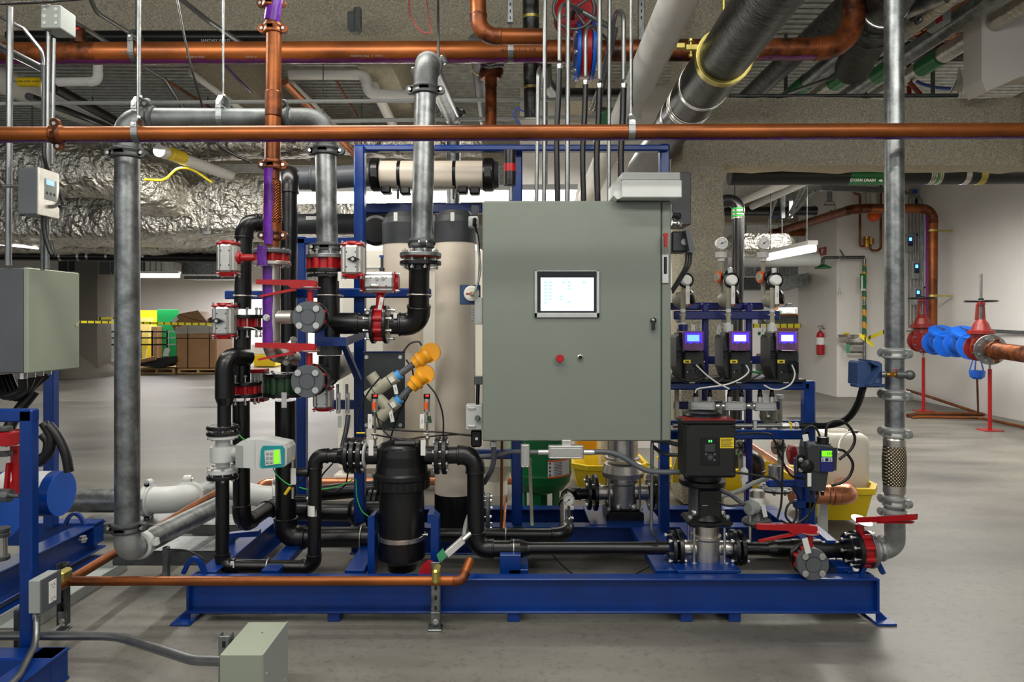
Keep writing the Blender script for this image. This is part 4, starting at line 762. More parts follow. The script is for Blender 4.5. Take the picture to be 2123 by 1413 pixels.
tag(MB().tube([P(1880, 108, 6.6), P(2040, 104, 6.6)], .1, 20).obj('black_pipe', 'black'), 'horizontal black pipe under the bright upper right copper pipe', 'pipe')
t = T('junction_box', 'grey box with dark red label near the upper right corner', 'junction box'); MB().prism([P(1938, 28, 4.9), P(1958, 14, 4.9), P(1972, 17, 4.9), P(1972, 45, 4.9), P(1950, 58, 4.9), P(1938, 52, 4.9)], AY, .1).obj('enclosure', 'box_grey', t); MB().prism([P(1940, 30, 4.89), P(1954, 20, 4.89), P(1954, 42, 4.89), P(1941, 50, 4.89)], -AY, .003).obj('label', 'red', t)
for k in range(14):
    a = random.uniform(-.2, .2); hose('white_cable', 'thin white cable in the hanging bundle above the right beam', 'cable', [P(1990+random.uniform(-4, 4), 140, 6.8), P(1984+k*1.5, 165, 6.8), P(1970+k*3, 192+random.uniform(-4, 6), 6.8+a)], .006, 'wire_white', 'white cables hanging above the right beam', n=6)
hose('blue_cable', 'dark blue cable bundle sagging above the right beam', 'cable', [P(1884, 140, 6.5), P(1900, 168, 6.5), P(1935, 180, 6.5), P(1970, 184, 6.5)], .015, 'wire_blue')
tag(MB().tube([P(1885, 170, 6.0), P(1912, 200, 6.0)], .02).tube([P(1884, 100, 6.2), P(1885, 200, 6.2)], .02).obj('steel_brace', 'red_dark'), 'dark red upright and brace right of the tall galvanised pipe', 'brace')
tag(MB().tube([P(1512, 199, 5.4), P(1985, 198, 5.4)], .015).obj('rail', 'galv_dark'), 'thin steel rail along the top of the right beam', 'rail')
for x, Y, lab in ((1629, 6.5, 'left'), (1794, 6.4, 'middle'), (1934, 6.4, 'right')): c_ = P(x, 200, Y); tag(MB().box((c_.x, Y, (c_.z+4.22)/2), (.028, .03, 4.22-c_.z)).obj('strut_channel', 'galv_dark'), lab+' upright strut above the right beam', 'strut')
tag(MB().tube([P(1630, 195, 5.9), P(1750, 152, 5.3), P(1838, 118, 5.0)], .016).obj('conduit', 'conduit'), 'bent thin conduit crossing the green pipe labels', 'conduit')
# vertical conduits and hoses above the cabinet
Y = 3.62
for x, y0, r_, lab in ((1130, -40, 4.4, 'vertical conduit left of the first black hose'), (1178, -40, 5.3, 'vertical conduit between the first and second black hoses'), (1264, -40, 4.2, 'vertical conduit right of the third black hose'), (1114, 138, 4.3, 'vertical conduit bending back below the rear copper line')):
    y1 = 417; pts = [P(x, y0, Y), P(x-2, y1, Y)]
    if x == 1114: pts = [P(1116, 250, 4.6), P(1119, 140, 3.9), P(1116, 150, Y), P(1112, y1, Y)]
    tag(MB().tube(fillet(pts, .06), W(r_, Y), 14).obj('conduit', 'conduit'), lab, 'conduit')
def hosefall(lab, x, yb, ytop, hook, r_, Y=3.6):
    t = T('flexible_conduit', lab, 'conduit')
    if hook: MB().tube(fillet([P(hook[0], hook[1], 4.3), P(x+hook[2], ytop, Y+.1), P(x, ytop+4, Y), P(x, yb, Y)], .09), W(r_, Y), 14).obj('rigid_conduit', 'conduit', t)
    else: MB().tube([P(x, -40, Y), P(x, yb, Y)], W(r_+.8, Y), 14).obj('rigid_conduit', 'conduit', t)
    MB().lathe(P(x, yb+22, Y), AZ, [(0, W(r_+1.5, Y)), (W(7, Y), W(r_+1.5, Y)), (W(7, Y), W(r_+2.6, Y)), (W(13, Y), W(r_+2.6, Y))], 6, False).obj('fitting', 'zinc', t)
    MB().tube(spline([P(x, yb+18, Y), P(x-2, yb+80, Y), P(x-6, yb+160, Y), P(x-4, 417, Y)]), W(r_+1.6, Y), 14).obj('hose', 'rubber', t)
hosefall('black hose with hooked grey conduit, first from the left above the cabinet', 1160, 125, 8, (1240, 40, 18), 4.2)
hosefall('black hose with hooked grey conduit, second from the left above the cabinet', 1214, 158, 55, (1280, 100, 14), 4.2)
hosefall('black hose on a straight conduit, third from the left above the cabinet', 1243, 165, 0, None, 4.8)
hosefall('black hose with tall hooked conduit, rightmost above the cabinet', 1293, 165, 22, (1235, 225, -16), 5.0)
t = T('support_rod', 'thin steel rod and strap dropping to the front copper pipe hanger', 'rod')
MB().tube([P(1309, -40, 3.3), P(1309, 222, 3.3)], .008).obj('rod', 'galv', t)
for x, y0, y1, Y, lab in ((1330, -40, 130, 4.2, 'slotted steel strut behind the white insulated pipe'), (1058, -40, 46, 3.9, 'slotted steel strut above the copper elbow')):
    t = T('strut_channel', lab, 'strut'); MB().pbox(x-6, y0, x+6, y1, Y, .03, .002).obj('channel', 'galv', t)
    for k in range(3): MB().pbox(x-1.5, 5+k*14, x+1.5, 12+k*14, Y-.001, .004).obj('slot', 'black', t)
tag(MB().tube([P(1190, 15, 3.95), P(1275, 62, 4.0), P(1268, 100, 4.1), P(1240, 190, 4.4), P(1225, 225, 4.6)], .016).obj('conduit', 'conduit'), 'diagonal conduit bending behind the hooked hoses', 'conduit')
tag(MB().tube([P(1276, 60, 4.2), P(1246, 190, 4.7), P(1230, 225, 4.9), P(1290, 230, 5.2)], .018).obj('conduit', 'conduit'), 'pale diagonal conduit curving right below the hooked hoses', 'conduit')
# black insulated verticals going back (centre)
for k, (x0, x1, m, lab) in enumerate(((952, 990, 'insul', 'black strapped pipe slanting back behind the middle galvanised elbow'), (1097, 1104, 'insul', 'black strapped pipe hanging left of the vertical conduits'))):
    t = T('strapped_pipe', lab, 'pipe')
    if k == 0: A, B = V((-.22, 4.3, 3.25)), V((-.24, 6.6, 3.3))
    else: A, B = P(1100, -20, 4.6), P(1103, 245, 4.75)
    MB().tube([A, B], .055, 20).obj('insulation', m, t); dd = (B-A)
    for q in (.2, .45, .75): collar(t, A+dd*q, dd, .058, .02, ('gold_zinc', 'galv', 'green')[int(q*4) % 3], 'strap')
tag(MB().tube(fillet([P(1128, 128, 4.6), P(1130, 170, 4.9), P(1150, 195, 5.4), P(1330, 195, 6.5)], .1), .05, 18).obj('black_pipe', 'black'), 'black pipe turning right with green banded coupling above the cabinet', 'pipe')
# thin white sprinkler lines & white stepped pipe
for y, lab, Y in ((211, 'upper thin horizontal white pipe behind the overhead pipes', 5.0), (247, 'lower thin horizontal white pipe behind the overhead pipes', 5.2)):
    tag(MB().tube([P(-60 if y == 211 else 670, y+4, Y), P(1330, y-6, Y)], W(4, Y), 14).obj('thin_pipe', 'lt_grey'), lab, 'pipe')
t = T('white_pipe', 'white insulated pipe stepping down and sloping behind the vertical copper riser', 'pipe'); run(t, [P(600, 154, 6.2), P(757, 154, 6.2), P(765, 195, 6.2), P(860, 198, 6.2)], .048, 'white', R=.08, ef=1.03)
t = T('white_pipe', 'pale fat pipe sloping back from the left behind the conduits', 'pipe'); run(t, [P(-40, 150, 5.7), P(240, 262, 7.3)], .11, 'white'); collar(t, P(60, 170, 5.85), (1, 1.6, 0), .01, .01, 'yellow', 'pipe_label')
t = T('white_pipe', 'white elbow pipe hanging below the rear copper pipe at left', 'pipe'); run(t, [P(120, 170, 5.4), P(203, 169, 5.4), P(203, 110, 5.4)], .035, 'white', R=.05, ef=1.03)
tag(MB().tube([P(40, 170, 5.35), P(80, 170, 5.35)], .036).obj('pipe_label', 'yellow'), 'yellow and black hot water label wrapped at left under the copper pipe', 'label')
text('DOMESTIC HOT WATER', P(60, 168, 5.31), .022, 'black', bpy.data.objects['pipe_label.001'], rot=(math.pi/2, math.pi, 0))
t = T('white_pipe', 'white pipe with yellow label sloping right under the foil duct', 'pipe'); run(t, [P(330, 312, 6.0), P(545, 388, 8.2)], .055, 'white'); MB().tube([P(352, 318, 6.1), P(378, 326, 6.35)], .057).obj('pipe_label', 'yellow', t)
for k, (a, b2, r_, m, lab) in enumerate((((590, 170, 6.0), (745, 330, 7.5), .035, 'copper_new', 'bright copper pipe slanting down right behind the copper riser'), ((693, 160, 6.5), (740, 240, 7.5), .012, 'copper', 'thin copper line below the white stepped pipe'), ((300, 140, 5.3), (440, 225, 7), .014, 'copper', 'thin copper line slanting at left under the rear copper pipe'), ((600, 175, 6.3), (690, 262, 7.2), .05, 'white', 'fat white pipe slanting behind the copper riser'), ((775, 180, 6.4), (815, 260, 7.4), .05, 'white', 'fat white pipe slanting left of the middle galvanised pipe'),
    ((395, 150, 6), (640, 330, 8), .03, 'white', 'slim white pipe slanting across the deck at left'), ((110, 180, 5.6), (260, 262, 7), .045, 'black', 'black pipe slanting under the left ceiling, upper of two'), ((60, 200, 5.2), (225, 262, 7), .03, 'black', 'thin black pipe slanting under the left ceiling'), ((430, 100, 5.0), (520, 190, 6.8), .012, 'purple', 'thin purple line slanting under the deck'))):
    tag(MB().tube([P(*a), P(*b2)], r_, 14).obj('slanting_pipe', m), lab, 'pipe')
# left conduits group
Y = 3.36
for x, y0, y1, r_, lab, m in ((18, 15, 550, 6.2, 'leftmost vertical conduit with white cap', 'conduit'), (98, 10, 556, 4.4, 'vertical conduit running behind the stainless controller', 'conduit'), (109, 80, 340, 3.6, 'short vertical conduit right of the tied pair', 'conduit'), (89, 135, 560, 3.8, 'dark strut conduit behind the stainless controller', 'galv_dark')):
    tag(MB().tube([P(x+3, y0, Y), P(x-1, y1, Y)], W(r_, Y), 14).obj('conduit', m), lab, 'conduit')
tag(MB().tube(fillet([P(-10, 30, 4.0), P(50, 60, 3.6), P(90, 110, 3.4), P(90, 260, 3.4)], .12), W(4.5, 2.95), 14).obj('conduit', 'conduit'), 'conduit curving down from the left edge to the tied bundle', 'conduit')
for k, (a, b2) in enumerate((((-10, 88, 3.9), (86, 138, 3.4)), ((-10, 97, 3.9), (86, 144, 3.42)))): tag(MB().tube([P(*a), P(*b2)], .012).obj('conduit', 'conduit'), ('upper' if k == 0 else 'lower')+' of two conduits sloping in from the left edge', 'conduit')
t = T('junction_box', 'grey knockout box on the vertical conduits at top left', 'junction box'); MB().pbox(84, 10, 125, 58, 3.32, .12, .004).obj('enclosure', 'box_grey', t)
for i in range(2):
    for j in range(3): c = P(92+i*24, 19+j*14, 3.32); MB().lathe(c-AY*.002, AY, [(0, W(4, 3)), (.002, W(4, 3))], 18).obj('knockout', 'lt_grey', t)
t = T('valve_tag', 'red folded tag hanging right of the knockout box', 'tag'); MB().prism([P(127, 50, 3.6), P(165, 58, 3.6), P(134, 75, 3.6)], AY, .004).prism([P(130, 18, 3.62), P(146, 32, 3.62), P(150, 50, 3.62), P(132, 36, 3.62)], AY, .004).obj('plate', 'red', t)
for k, (pts, r_, lab) in enumerate((([(180, -20, 4.4), (200, 26, 4.5), (285, 78, 4.9), (330, 110, 5.2)], .014, 'bent conduit crossing the upper left beam'), ([(365, -10, 4.3), (430, 42, 4.5), (530, 110, 5.1)], .017, 'straight pale conduit crossing the beam right of the hanger rod'), ([(300, 140, 5.0), (342, 165, 5.1), (380, 225, 5.2)], .014, 'bent conduit end hanging under the rear copper pipe'), ([(128, 32, 3.9), (170, 55, 4.2), (225, 90, 4.6)], .014, 'conduit running right from the knockout box'))):
    tag(MB().tube(fillet([P(*q) for q in pts], .08), r_, 12).obj('conduit', 'conduit'), lab, 'conduit')
for k, (pts, r_, m, lab) in enumerate((([(366, -10, 3.6), (392, 120, 3.6), (420, 222, 3.7)], .006, 'rubber', 'black cable hanging diagonally in front of the left beam'), ([(0, 8, 3.2), (100, 4, 3.3), (190, -4, 3.4)], .006, 'rubber', 'black cable along the top left edge'), ([(848, -5, 4.0), (850, 30, 4.0), (870, 62, 4.0), (892, 70, 4.0)], .003, 'red', 'thin red wire looping on the beam at top centre'), ([(884, -5, 4.0), (890, 40, 4.0), (896, 70, 4.0)], .0025, 'red', 'thin red wire hanging straight at top centre'), ([(1082, 262, 4.4), (1066, 240, 4.4), (1072, 224, 4.4), (1086, 232, 4.4)], .006, 'wire_blue', 'small blue air hose looped above the cabinet top left'), ([(440, 290, 4.4), (480, 318, 4.4), (520, 336, 4.4)], .008, 'rubber', 'black cable under the front copper pipe left of the riser'), ([(300, 372, 6.4), (340, 372, 6.4), (368, 350, 6.4), (400, 352, 6.4), (440, 378, 6.4)], .012, 'wire_yellow', 'yellow cable lying on the foil duct'))):
    hose('cable', lab, 'cable', [P(*q) for q in pts], r_, m)
t = T('beam_bracket', 'galvanised folded bracket hanging on the top centre beam', 'bracket'); MB().prism([P(720, 24, 4.9), P(732, 22, 4.9), P(734, 14, 4.9), P(747, 14, 4.9), P(747, 60, 4.9), P(742, 66, 4.9), P(730, 66, 4.9), P(720, 58, 4.9)], AY, .05).obj('body', 'galv_dark', t)
MB().pbox(733, 15, 735, 62, 4.89, .02).obj('fold', 'galv', t)
tag(MB().cyl(P(908, -20, 4.4), P(909, 122, 3.8), .008, 8).obj('threaded_rod', 'galv'), 'threaded rod down to the middle galvanised elbow', 'rod')
tag(MB().tube([P(20, 78, 5.0), P(560, 78, 5.0)], .05).obj('black_pipe', 'black'), 'black sanitary waste pipe behind the rear copper line', 'pipe'); text('SANITARY WASTE', P(447, 84, 4.93), .026, 'lt_grey', bpy.data.objects['black_pipe.004'] if 'black_pipe.004' in bpy.data.objects else None, rot=(math.pi/2, 0, 0))
# ================================================ THE BLUE SKID FRAME
SK = T('skid_frame', 'large blue steel skid frame carrying the tanks, pumps and control cabinet', 'skid')
YF = 3.37; zt = P(0, 1200, YF).z; zb = P(0, 1272, YF).z; xl = P(388, 0, YF).x; xr = P(1822, 0, YF).x; yb = 4.62
def ibeam_x(x0, x1, y, z0, z1, w, nm='base_beam', m='blue', face=1):
    b = MB(); cx = (x0+x1)/2; L = x1-x0
    b.box((cx, y+w/2, z1-.005), (L, w, .011)); b.box((cx, y+w/2, z0+.005), (L, w, .011)); b.box((cx, y+w*.5, (z0+z1)/2), (L, .008, z1-z0-.01), .001); return b.obj(nm, m, SK)
def ibeam_y(x, y0, y1, z0, z1, w, nm='base_beam', m='blue'):
    b = MB(); cy = (y0+y1)/2; L = y1-y0
    b.box((x, cy, z1-.005), (w, L, .011)); b.box((x, cy, z0+.005), (w, L, .011)); b.box((x, cy, (z0+z1)/2), (.008, L, z1-z0-.01), .001); return b.obj(nm, m, SK)
ibeam_x(xl, xr, YF, zb, zt, .075); ibeam_x(xl, xr, yb, zb, zt, .1); ibeam_x(xl+.6, xr-.05, 4.22, zb, zt, .1)
for x in (xl+.05, xr-.05): ibeam_y(x, YF+.1, yb, zb, zt, .1)
for x in (xl, xr): MB().box((x, YF+.05, (zt+zb)/2), (.012, .1, zt-zb)).obj('end_plate', 'blue', SK)
for px, w in ((560, .09), (735, .1), (1395, .18), (1505, .12), (1770, .1)): x = P(px, 0, 3.5).x; MB().box((x, (YF+4.25)/2+.05, zt-.02), (w, 4.2-YF-.1, .04)).obj('cross_member', 'blue', SK)
for px in (1075,): x = P(px, 0, 3.6).x; MB().box((x, 3.9, zt-.05), (.1, .8, .1)).obj('cross_member', 'blue', SK)
for px0, px1, y0, y1 in ((1400, 1530, 3.45, 3.78),): MB().box(((P(px0, 0, 3.5).x+P(px1, 0, 3.5).x)/2, (y0+y1)/2, zt+.006), (P(px1, 0, 3.5).x-P(px0, 0, 3.5).x, y1-y0, .016)).obj('pump_plate', 'blue', SK)
MB().box((P(1292, 0, 4.4).x, 4.47, P(0, 1083, 4.3).z-.006), (.46, .42, .014)).obj('pump_plate', 'blue', SK)
for i, px in enumerate((389, 690, 1065, 1425, 1525, 1822)):
    x = P(px, 0, YF).x; w = .08
    if i in (0, 5): sg = -1 if i == 0 else 1; MB().box((x+sg*.02, YF+.06, .006), (.1, .2, .012)).obj('foot', 'blue', SK); MB().prism([(x, YF+.02, zb+.02), (x, YF+.02, .01), (x+sg*.055, YF+.02, .01)], AY, .01).obj('gusset', 'blue', SK)
    else: MB().box((x, YF+.12, zb*.5), (.06, .22, zb)).obj('foot', 'blue', SK)
for px, Y in ((403, 3.45), (1808, 3.45)):   # lifting eyes
    x = P(px, 0, Y).x; z = zt; b = MB(); pts = [V((x-.055, Y, z)), V((x-.03, Y, z+.05)), V((x, Y, z+.075)), V((x+.03, Y, z+.05)), V((x+.055, Y, z))]
    b.flatbar(spline(pts), .024, .02, AY).obj('lifting_eye', 'blue', SK)
def post(px0, px1, y0, y1, Y, dep=.06, m='blue', nm='post', bev=.008): return MB().pbox(px0, y0, px1, y1, Y, dep, bev).obj(nm, m, SK)
post(1061, 1083, 300, 1090, 4.2, .07); post(1369, 1389, 297, 1110, 4.15, .07); post(733, 755, 300, 1086, 4.05, .07); post(613, 633, 490, 1078, 4.5, .07)
post(735, 1388, 299, 312, 4.12, .06, nm='top_rail'); post(735, 1000, 421, 441, 4.6, .06, nm='cross_rail'); post(612, 740, 492, 506, 4.5, .06, nm='cross_rail')
post(465, 615, 602, 620, 4.0, .012, nm='cross_rail'); post(605, 893, 597, 617, 4.02, .04, nm='cross_rail'); post(950, 1062, 932, 952, 4.25, .05, nm='cross_rail')
post(1388, 1680, 792, 808, 3.78, .05, nm='rack_rail'); post(1388, 1680, 892, 911, 3.78, .05, nm='rack_rail'); post(1388, 1694, 872, 882, 4.25, .05, nm='rack_rail'); post(1668, 1692, 790, 1110, 3.78, .06, nm='rack_post')
post(1674, 1692, 790, 1080, 4.25, .05, nm='rack_post'); post(1456, 1470, 628, 900, 4.1, .05, m='blue_navy', nm='rack_post'); post(1547, 1561, 628, 1050, 4.1, .05, m='blue_navy', nm='rack_post')
post(1389, 1585, 627, 642, 4.16, .05, m='blue_navy', nm='rack_rail'); post(1397, 1618, 644, 662, 4.05, .012, m='blue_navy', nm='rack_rail'); post(1397, 1618, 832, 848, 4.12, .012, m='blue_navy', nm='rack_rail'); post(1468, 1580, 738, 754, 4.12, .012, m='blue_navy', nm='rack_rail')
MB().pbox(1392, 786, 1672, 792, 3.74, .36, .002).obj('pump_tray', 'black_matte', SK)
post(1592, 1675, 996, 1010, 3.75, .04, nm='bracket'); MB().pprism([(1640, 1000), (1662, 1040), (1662, 1105), (1690, 1105), (1690, 1000)], 3.8, .04).obj('bracket', 'blue', SK)
MB().pprism([(1648, 950), (1668, 945), (1668, 1010), (1650, 1008)], 3.74, .02).obj('bracket', 'blue', SK)
post(1650, 1692, 1038, 1056, 3.78, .05, nm='rack_rail'); MB().prism([P(1692, 1085, 3.9), P(1735, 1120, 3.6), P(1728, 1128, 3.6), P(1690, 1098, 3.9)], -AX, .05).obj('brace', 'blue', SK)
# bracket by the tee
MB().pprism([(652, 632), (672, 632), (672, 698), (717, 699), (717, 717), (652, 717)], 3.62, .03).obj('bracket', 'blue', SK)
MB().prism([P(706, 717, 3.7), P(717, 717, 3.7), P(748, 788, 4.0), P(734, 784, 4.0)], AY, .05).obj('brace', 'blue', SK); MB().prism([P(717, 699, 3.66), P(717, 717, 3.66), P(752, 702, 4.0), P(752, 687, 4.0)], AY, .02).obj('brace', 'blue', SK)
# strainer bracket plates
MB().pprism([(762, 1075), (770, 1068), (776, 1068), (776, 1192), (762, 1192)], 3.55, .1).obj('bracket', 'blue', SK); MB().pprism([(886, 1066), (898, 1066), (909, 1076), (909, 1190), (893, 1190), (893, 1085), (886, 1085)], 3.55, .1).obj('bracket', 'blue', SK)
MB().pprism([(472, 1106), (536, 1100), (536, 1112), (482, 1114), (482, 1150), (472, 1165)], 3.9, .04).obj('bracket', 'blue', SK)
MB().pbox(1736, 1175, 1768, 1196, 3.5, .12).obj('bracket', 'blue', SK); MB().pbox(1036, 1150, 1080, 1195, 3.5, .05).obj('bracket', 'blue', SK)
# ================================================ CONTROL CABINET
t = T('control_cabinet', 'large grey control cabinet with touch screen and red button', 'cabinet'); Y = 3.45
MB().pbox(1002, 416, 1391, 914, Y+.02, .28, .006).obj('body', 'panel', t)
dr_ = MB().pbox(1000, 417, 1371, 914, Y, .022, .006).obj('door', 'panel', t); MB().pbox(1373, 417, 1391, 913, Y+.004, .02, .004).obj('side_flange', 'panel', t)
sc = MB(); 
for a in ((1108, 560, 1114, 658), (1237, 560, 1243, 658), (1108, 560, 1243, 562.5), (1108, 648, 1243, 658)): sc.pbox(*a, Y-.012, .014, .002)
sc.obj('screen_bezel', 'alu', t); MB().pbox(1113, 561, 1238, 650, Y-.008, .01, .001).obj('screen_glass', 'panel_black', t); o = MB().pbox(1121, 575, 1231, 644, Y-.0095, .002, 0).obj('display', 'lcd_white', t)
for i in range(7):
    for j in (1128, 1138): 
        if not (i == 6 and j == 1138): MB().pbox(j, 583+i*7, j+6, 587+i*7, Y-.0105, .0008, 0).obj('screen_icon', 'lcd_dim', o)
for x, y in ((1165, 583), (1177, 583), (1177, 590), (1178, 597), (1208, 583), (1160, 612), (1160, 618), (1176, 624)): MB().pbox(x, y, x+6, y+4, Y-.0105, .0008, 0).obj('screen_icon', 'lcd_dim', o)
text('MAIN MENU', P(1175, 578.5, Y-.0105), W(3, Y), 'grey_pvc', o)
MB().lathe(P(1160, 742, Y), -AY, [(0, .009), (.02, .009), (.022, .019), (.03, .02), (.034, .017)], 24).obj('emergency_stop', 'red', t)
MB().lathe(P(1203, 741, Y), -AY, [(0, .0155), (.006, .0155), (.008, .012)], 24).obj('push_button_ring', 'steel', t); MB().lathe(P(1203, 741, Y-.007), -AY, [(0, .011), (.004, .011)], 20).obj('push_button', 'black', t)
MB().lathe(P(1354, 664, Y), -AY, [(0, .015), (.012, .015), (.014, .012)], 20).prism([P(1351, 664, Y-.012), P(1357, 664, Y-.012), P(1357.5, 684, Y-.012), P(1350.5, 684, Y-.012)], -AY, .012).obj('door_latch', 'black', t); MB().lathe(P(1354, 663, Y-.014), -AY, [(0, .008), (.003, .007)], 14).obj('latch_lock', 'steel', t)
MB().pbox(1372.5, 526, 1387, 587, Y-.006, .012, .003).obj('disconnect_plate', 'alu', t); MB().pbox(1377, 532, 1383, 567, Y-.012, .012, .002).obj('disconnect_slot', 'panel_black', t)
MB().cyl(P(1378, 526, Y-.02), P(1379, 508, Y-.04), .003, 8).cyl(P(1384, 526, Y-.02), P(1383, 508, Y-.04), .003, 8).obj('disconnect_arm', 'steel', t); MB().pprism([(1378, 511), (1377.5, 488), (1375.5, 487), (1377, 483), (1384, 482.5), (1386.5, 488), (1384.5, 489), (1384, 511)], Y-.05, .018).obj('disconnect_handle', 'red', t)
# boxes on and behind the cabinet
t = T('light_housing', 'white two tier metal box lying on the top right of the control cabinet', 'box'); Y = 3.36
MB().pbox(1290, 373, 1414, 409, Y, .2, .004).obj('lower_box', 'lt_grey', t); MB().pbox(1289, 357, 1411, 373, Y+.01, .2, .004).obj('upper_box', 'lt_grey', t); MB().pprism([(1272, 378), (1290, 364), (1290, 409), (1280, 413), (1272, 405)], Y+.03, .18).obj('end_box', 'lt_grey', t)
tag(MB().pbox(1393, 357, 1433, 466, 3.9, .2, .004).obj('rear_enclosure', 'dkgrey'), 'dark grey metal enclosure behind the cabinet top right corner', 'enclosure')
for y in (446, 462): tag(MB().cyl(P(1393, y, 3.7), P(1402, y+1, 3.7), .015).sphere(P(1406, y+2, 3.7), .02, 14).obj('cable_gland', 'zinc' if y > 450 else 'dkgrey'), ('dark' if y < 450 else 'shiny')+' cable gland elbow on the right side of the cabinet', 'gland')
t = T('dosing_controller', 'black controller with hinged flap beside the cabinet disconnect handle', 'controller'); Y = 3.62
MB().pbox(1393, 479, 1428, 522, Y, .12, .008).obj('housing', 'dkgrey', t); MB().prism([P(1421, 474, Y-.06), P(1428, 473, Y-.06), P(1442, 515, Y-.06), P(1437, 524, Y-.06), P(1430, 522, Y-.06)], AY, .11).obj('flap', 'grey_pvc', t); MB().cyl(P(1419, 501, Y), P(1419, 501, Y-.006), W(6.5, Y)).obj('lens', 'lt_grey', t)
for k in range(3): hose('black_cable', 'black cable falling from the controller beside the cabinet, strand %s' % ('left', 'middle', 'right')[k], 'cable', [P(1424+k*5, 520, Y), P(1420+k*5, 550, Y), P(1404+k*4, 580, Y), P(1392+k, 600+k*4, Y)], .0055, 'rubber')
# stack light
t = T('stack_light', 'black and red signal tower light behind the cabinet top left', 'signal light'); c = 1057
for y0, y1, m, nm in ((312, 340, 'black', 'cap'), (340, 356, 'red', 'red_lens'), (356, 384, 'black', 'base_segment'), (384, 416, 'galv', 'pole')):
    MB().lathe(P(c+(0 if y0 < 384 else 2), y1, 3.7), AZ, [(0, W(12.5 if y0 < 384 else 5, 3.7)), (W(y1-y0, 3.7), W(13 if y0 < 384 else 5, 3.7))], 28).obj(nm, m, t)
# small things left of the cabinet
t = T('pressure_switch', 'grey round switch plug on the left edge of the cabinet top', 'switch'); MB().pbox(977, 425, 991, 448, 3.75, .05).obj('cap', 'dkgrey', t); MB().pbox(971, 448, 991, 470, 3.73, .06, .004).obj('body', 'lt_grey', t); MB().cyl(P(984, 455, 3.73), P(984, 466, 3.69), .012).obj('plug', 'black', t)
hose('grey_tube', 'grey tube curving down along the left edge of the cabinet', 'tube', [P(986, 468, 3.72), P(992, 520, 3.7), P(996, 560, 3.7), P(986, 600, 3.66), P(978, 612, 3.64)], .006, 'box_grey'); hose('black_cable', 'black cable hugging the left edge of the cabinet', 'cable', [P(984, 464, 3.7), P(992, 500, 3.72), P(994, 560, 3.72), P(988, 608, 3.7)], .006, 'rubber')
t = T('differential_gauge', 'blue plate with round brass gauge left of the cabinet', 'gauge'); Y = 3.7; MB().pbox(953, 590, 996, 631, Y, .02, .004).obj('plate', 'blue_grey', t); MB().lathe(P(978, 608, Y), -AY, [(0, W(16, Y)), (.02, W(16, Y)), (.025, W(12, Y))], 28).obj('dial', 'cream', t); MB().lathe(P(978, 609, Y-.03), -AY, [(0, .012), (.02, .01)], 14).obj('brass_centre', 'brass', t); MB().pbox(966, 607, 975, 610, Y-.03, .006).obj('pointer', 'red', t)
t = T('terminal_block', 'white ribbed valve terminal left of the cabinet below the gauge', 'terminal block'); MB().pbox(984, 616, 1000, 672, Y-.02, .1).obj('body', 'lt_grey', t)
for k in range(8): MB().pbox(976, 638+k*3.4, 984, 640.4+k*3.4, Y-.02, .06, .001).obj('rib', 'box_grey', t)
t = T('limit_box', 'small grey hinged box at the lower left of the cabinet', 'junction box'); MB().pbox(966, 839, 1000, 891, 3.62, .08, .004).obj('body', 'lt_grey', t); 
for y in (847, 884): MB().pbox(970, y-3, 986, y+3, 3.615, .01).obj('latch', 'alu', t)
MB().lathe(P(990, 866, 3.62), -AY, [(0, .016), (.02, .014), (.03, .01)], 16).obj('knob', 'galv', t); MB().cyl(P(990, 838, 3.64), P(991, 797, 3.64), .01).obj('cable', 'black', t); MB().pbox(983, 780, 1000, 797, 3.62, .05).obj('plug', 'galv_dark', t)
t = T('solenoid', 'black coil block under the small grey hinged box', 'solenoid'); MB().pbox(976, 892, 998, 927, 3.66, .06, .008).obj('coil', 'black_matte', t); MB().cyl(P(988, 909, 3.66), P(988, 909, 3.65), .008).obj('screw', 'steel', t)
# conduit bodies under the cabinet
def cbody(x0, y0, x1, y1, Y, lab, vert=False, nm='conduit_junction'):
    t = T(nm, lab, 'conduit fitting'); MB().pbox(x0, y0, x1, y1, Y, .045, .004).obj('body', 'alu', t)
    for a in ((x0+1, y0+1, x1-1, y0+3), (x0+1, y1-3, x1-1, y1-1), (x0+1, y0+1, x0+3, y1-1), (x1-3, y0+1, x1-1, y1-1)): MB().pbox(*a, Y-.003, .005, .001).obj('cover_rim', 'zinc', t)
    MB().pbox(x0+5, y0+5, x1-5, y1-5, Y-.003, .004, .001).obj('cover', 'zinc', t); dxs = ((x0+4, (y0+y1)/2), (x1-4, (y0+y1)/2)) if not vert else (((x0+x1)/2, y0+4), ((x0+x1)/2, y1-4))
    for q in dxs: MB().lathe(P(q[0], q[1], Y-.003), -AY, [(0, .005), (.004, .004)], 10).obj('cover_screw', 'steel', t)
    return t
cbody(1080, 922, 1098, 969, 3.42, 'tall narrow aluminium conduit body under the cabinet left end', True); t = cbody(1137, 924, 1210, 951, 3.42, 'wide aluminium conduit body hanging under the cabinet middle')
MB().pbox(1165, 912, 1185, 925, 3.44, .04).obj('hub', 'alu', t)
for a, b2 in ((1116, 1137), (1210, 1232)): MB().cyl(P(a, 937, 3.44), P(b2, 937, 3.44), .014).obj('hub', 'zinc', t)
hose('flexible_conduit', 'grey conduit leaving the wide conduit body down right to the front pump', 'conduit', [P(1230, 936, 3.44), P(1262, 937, 3.44), P(1290, 946, 3.44), P(1322, 966, 3.44), P(1352, 977, 3.44), P(1410, 978, 3.46)], W(5.5, 3.44), 'grey_pvc', n=14)
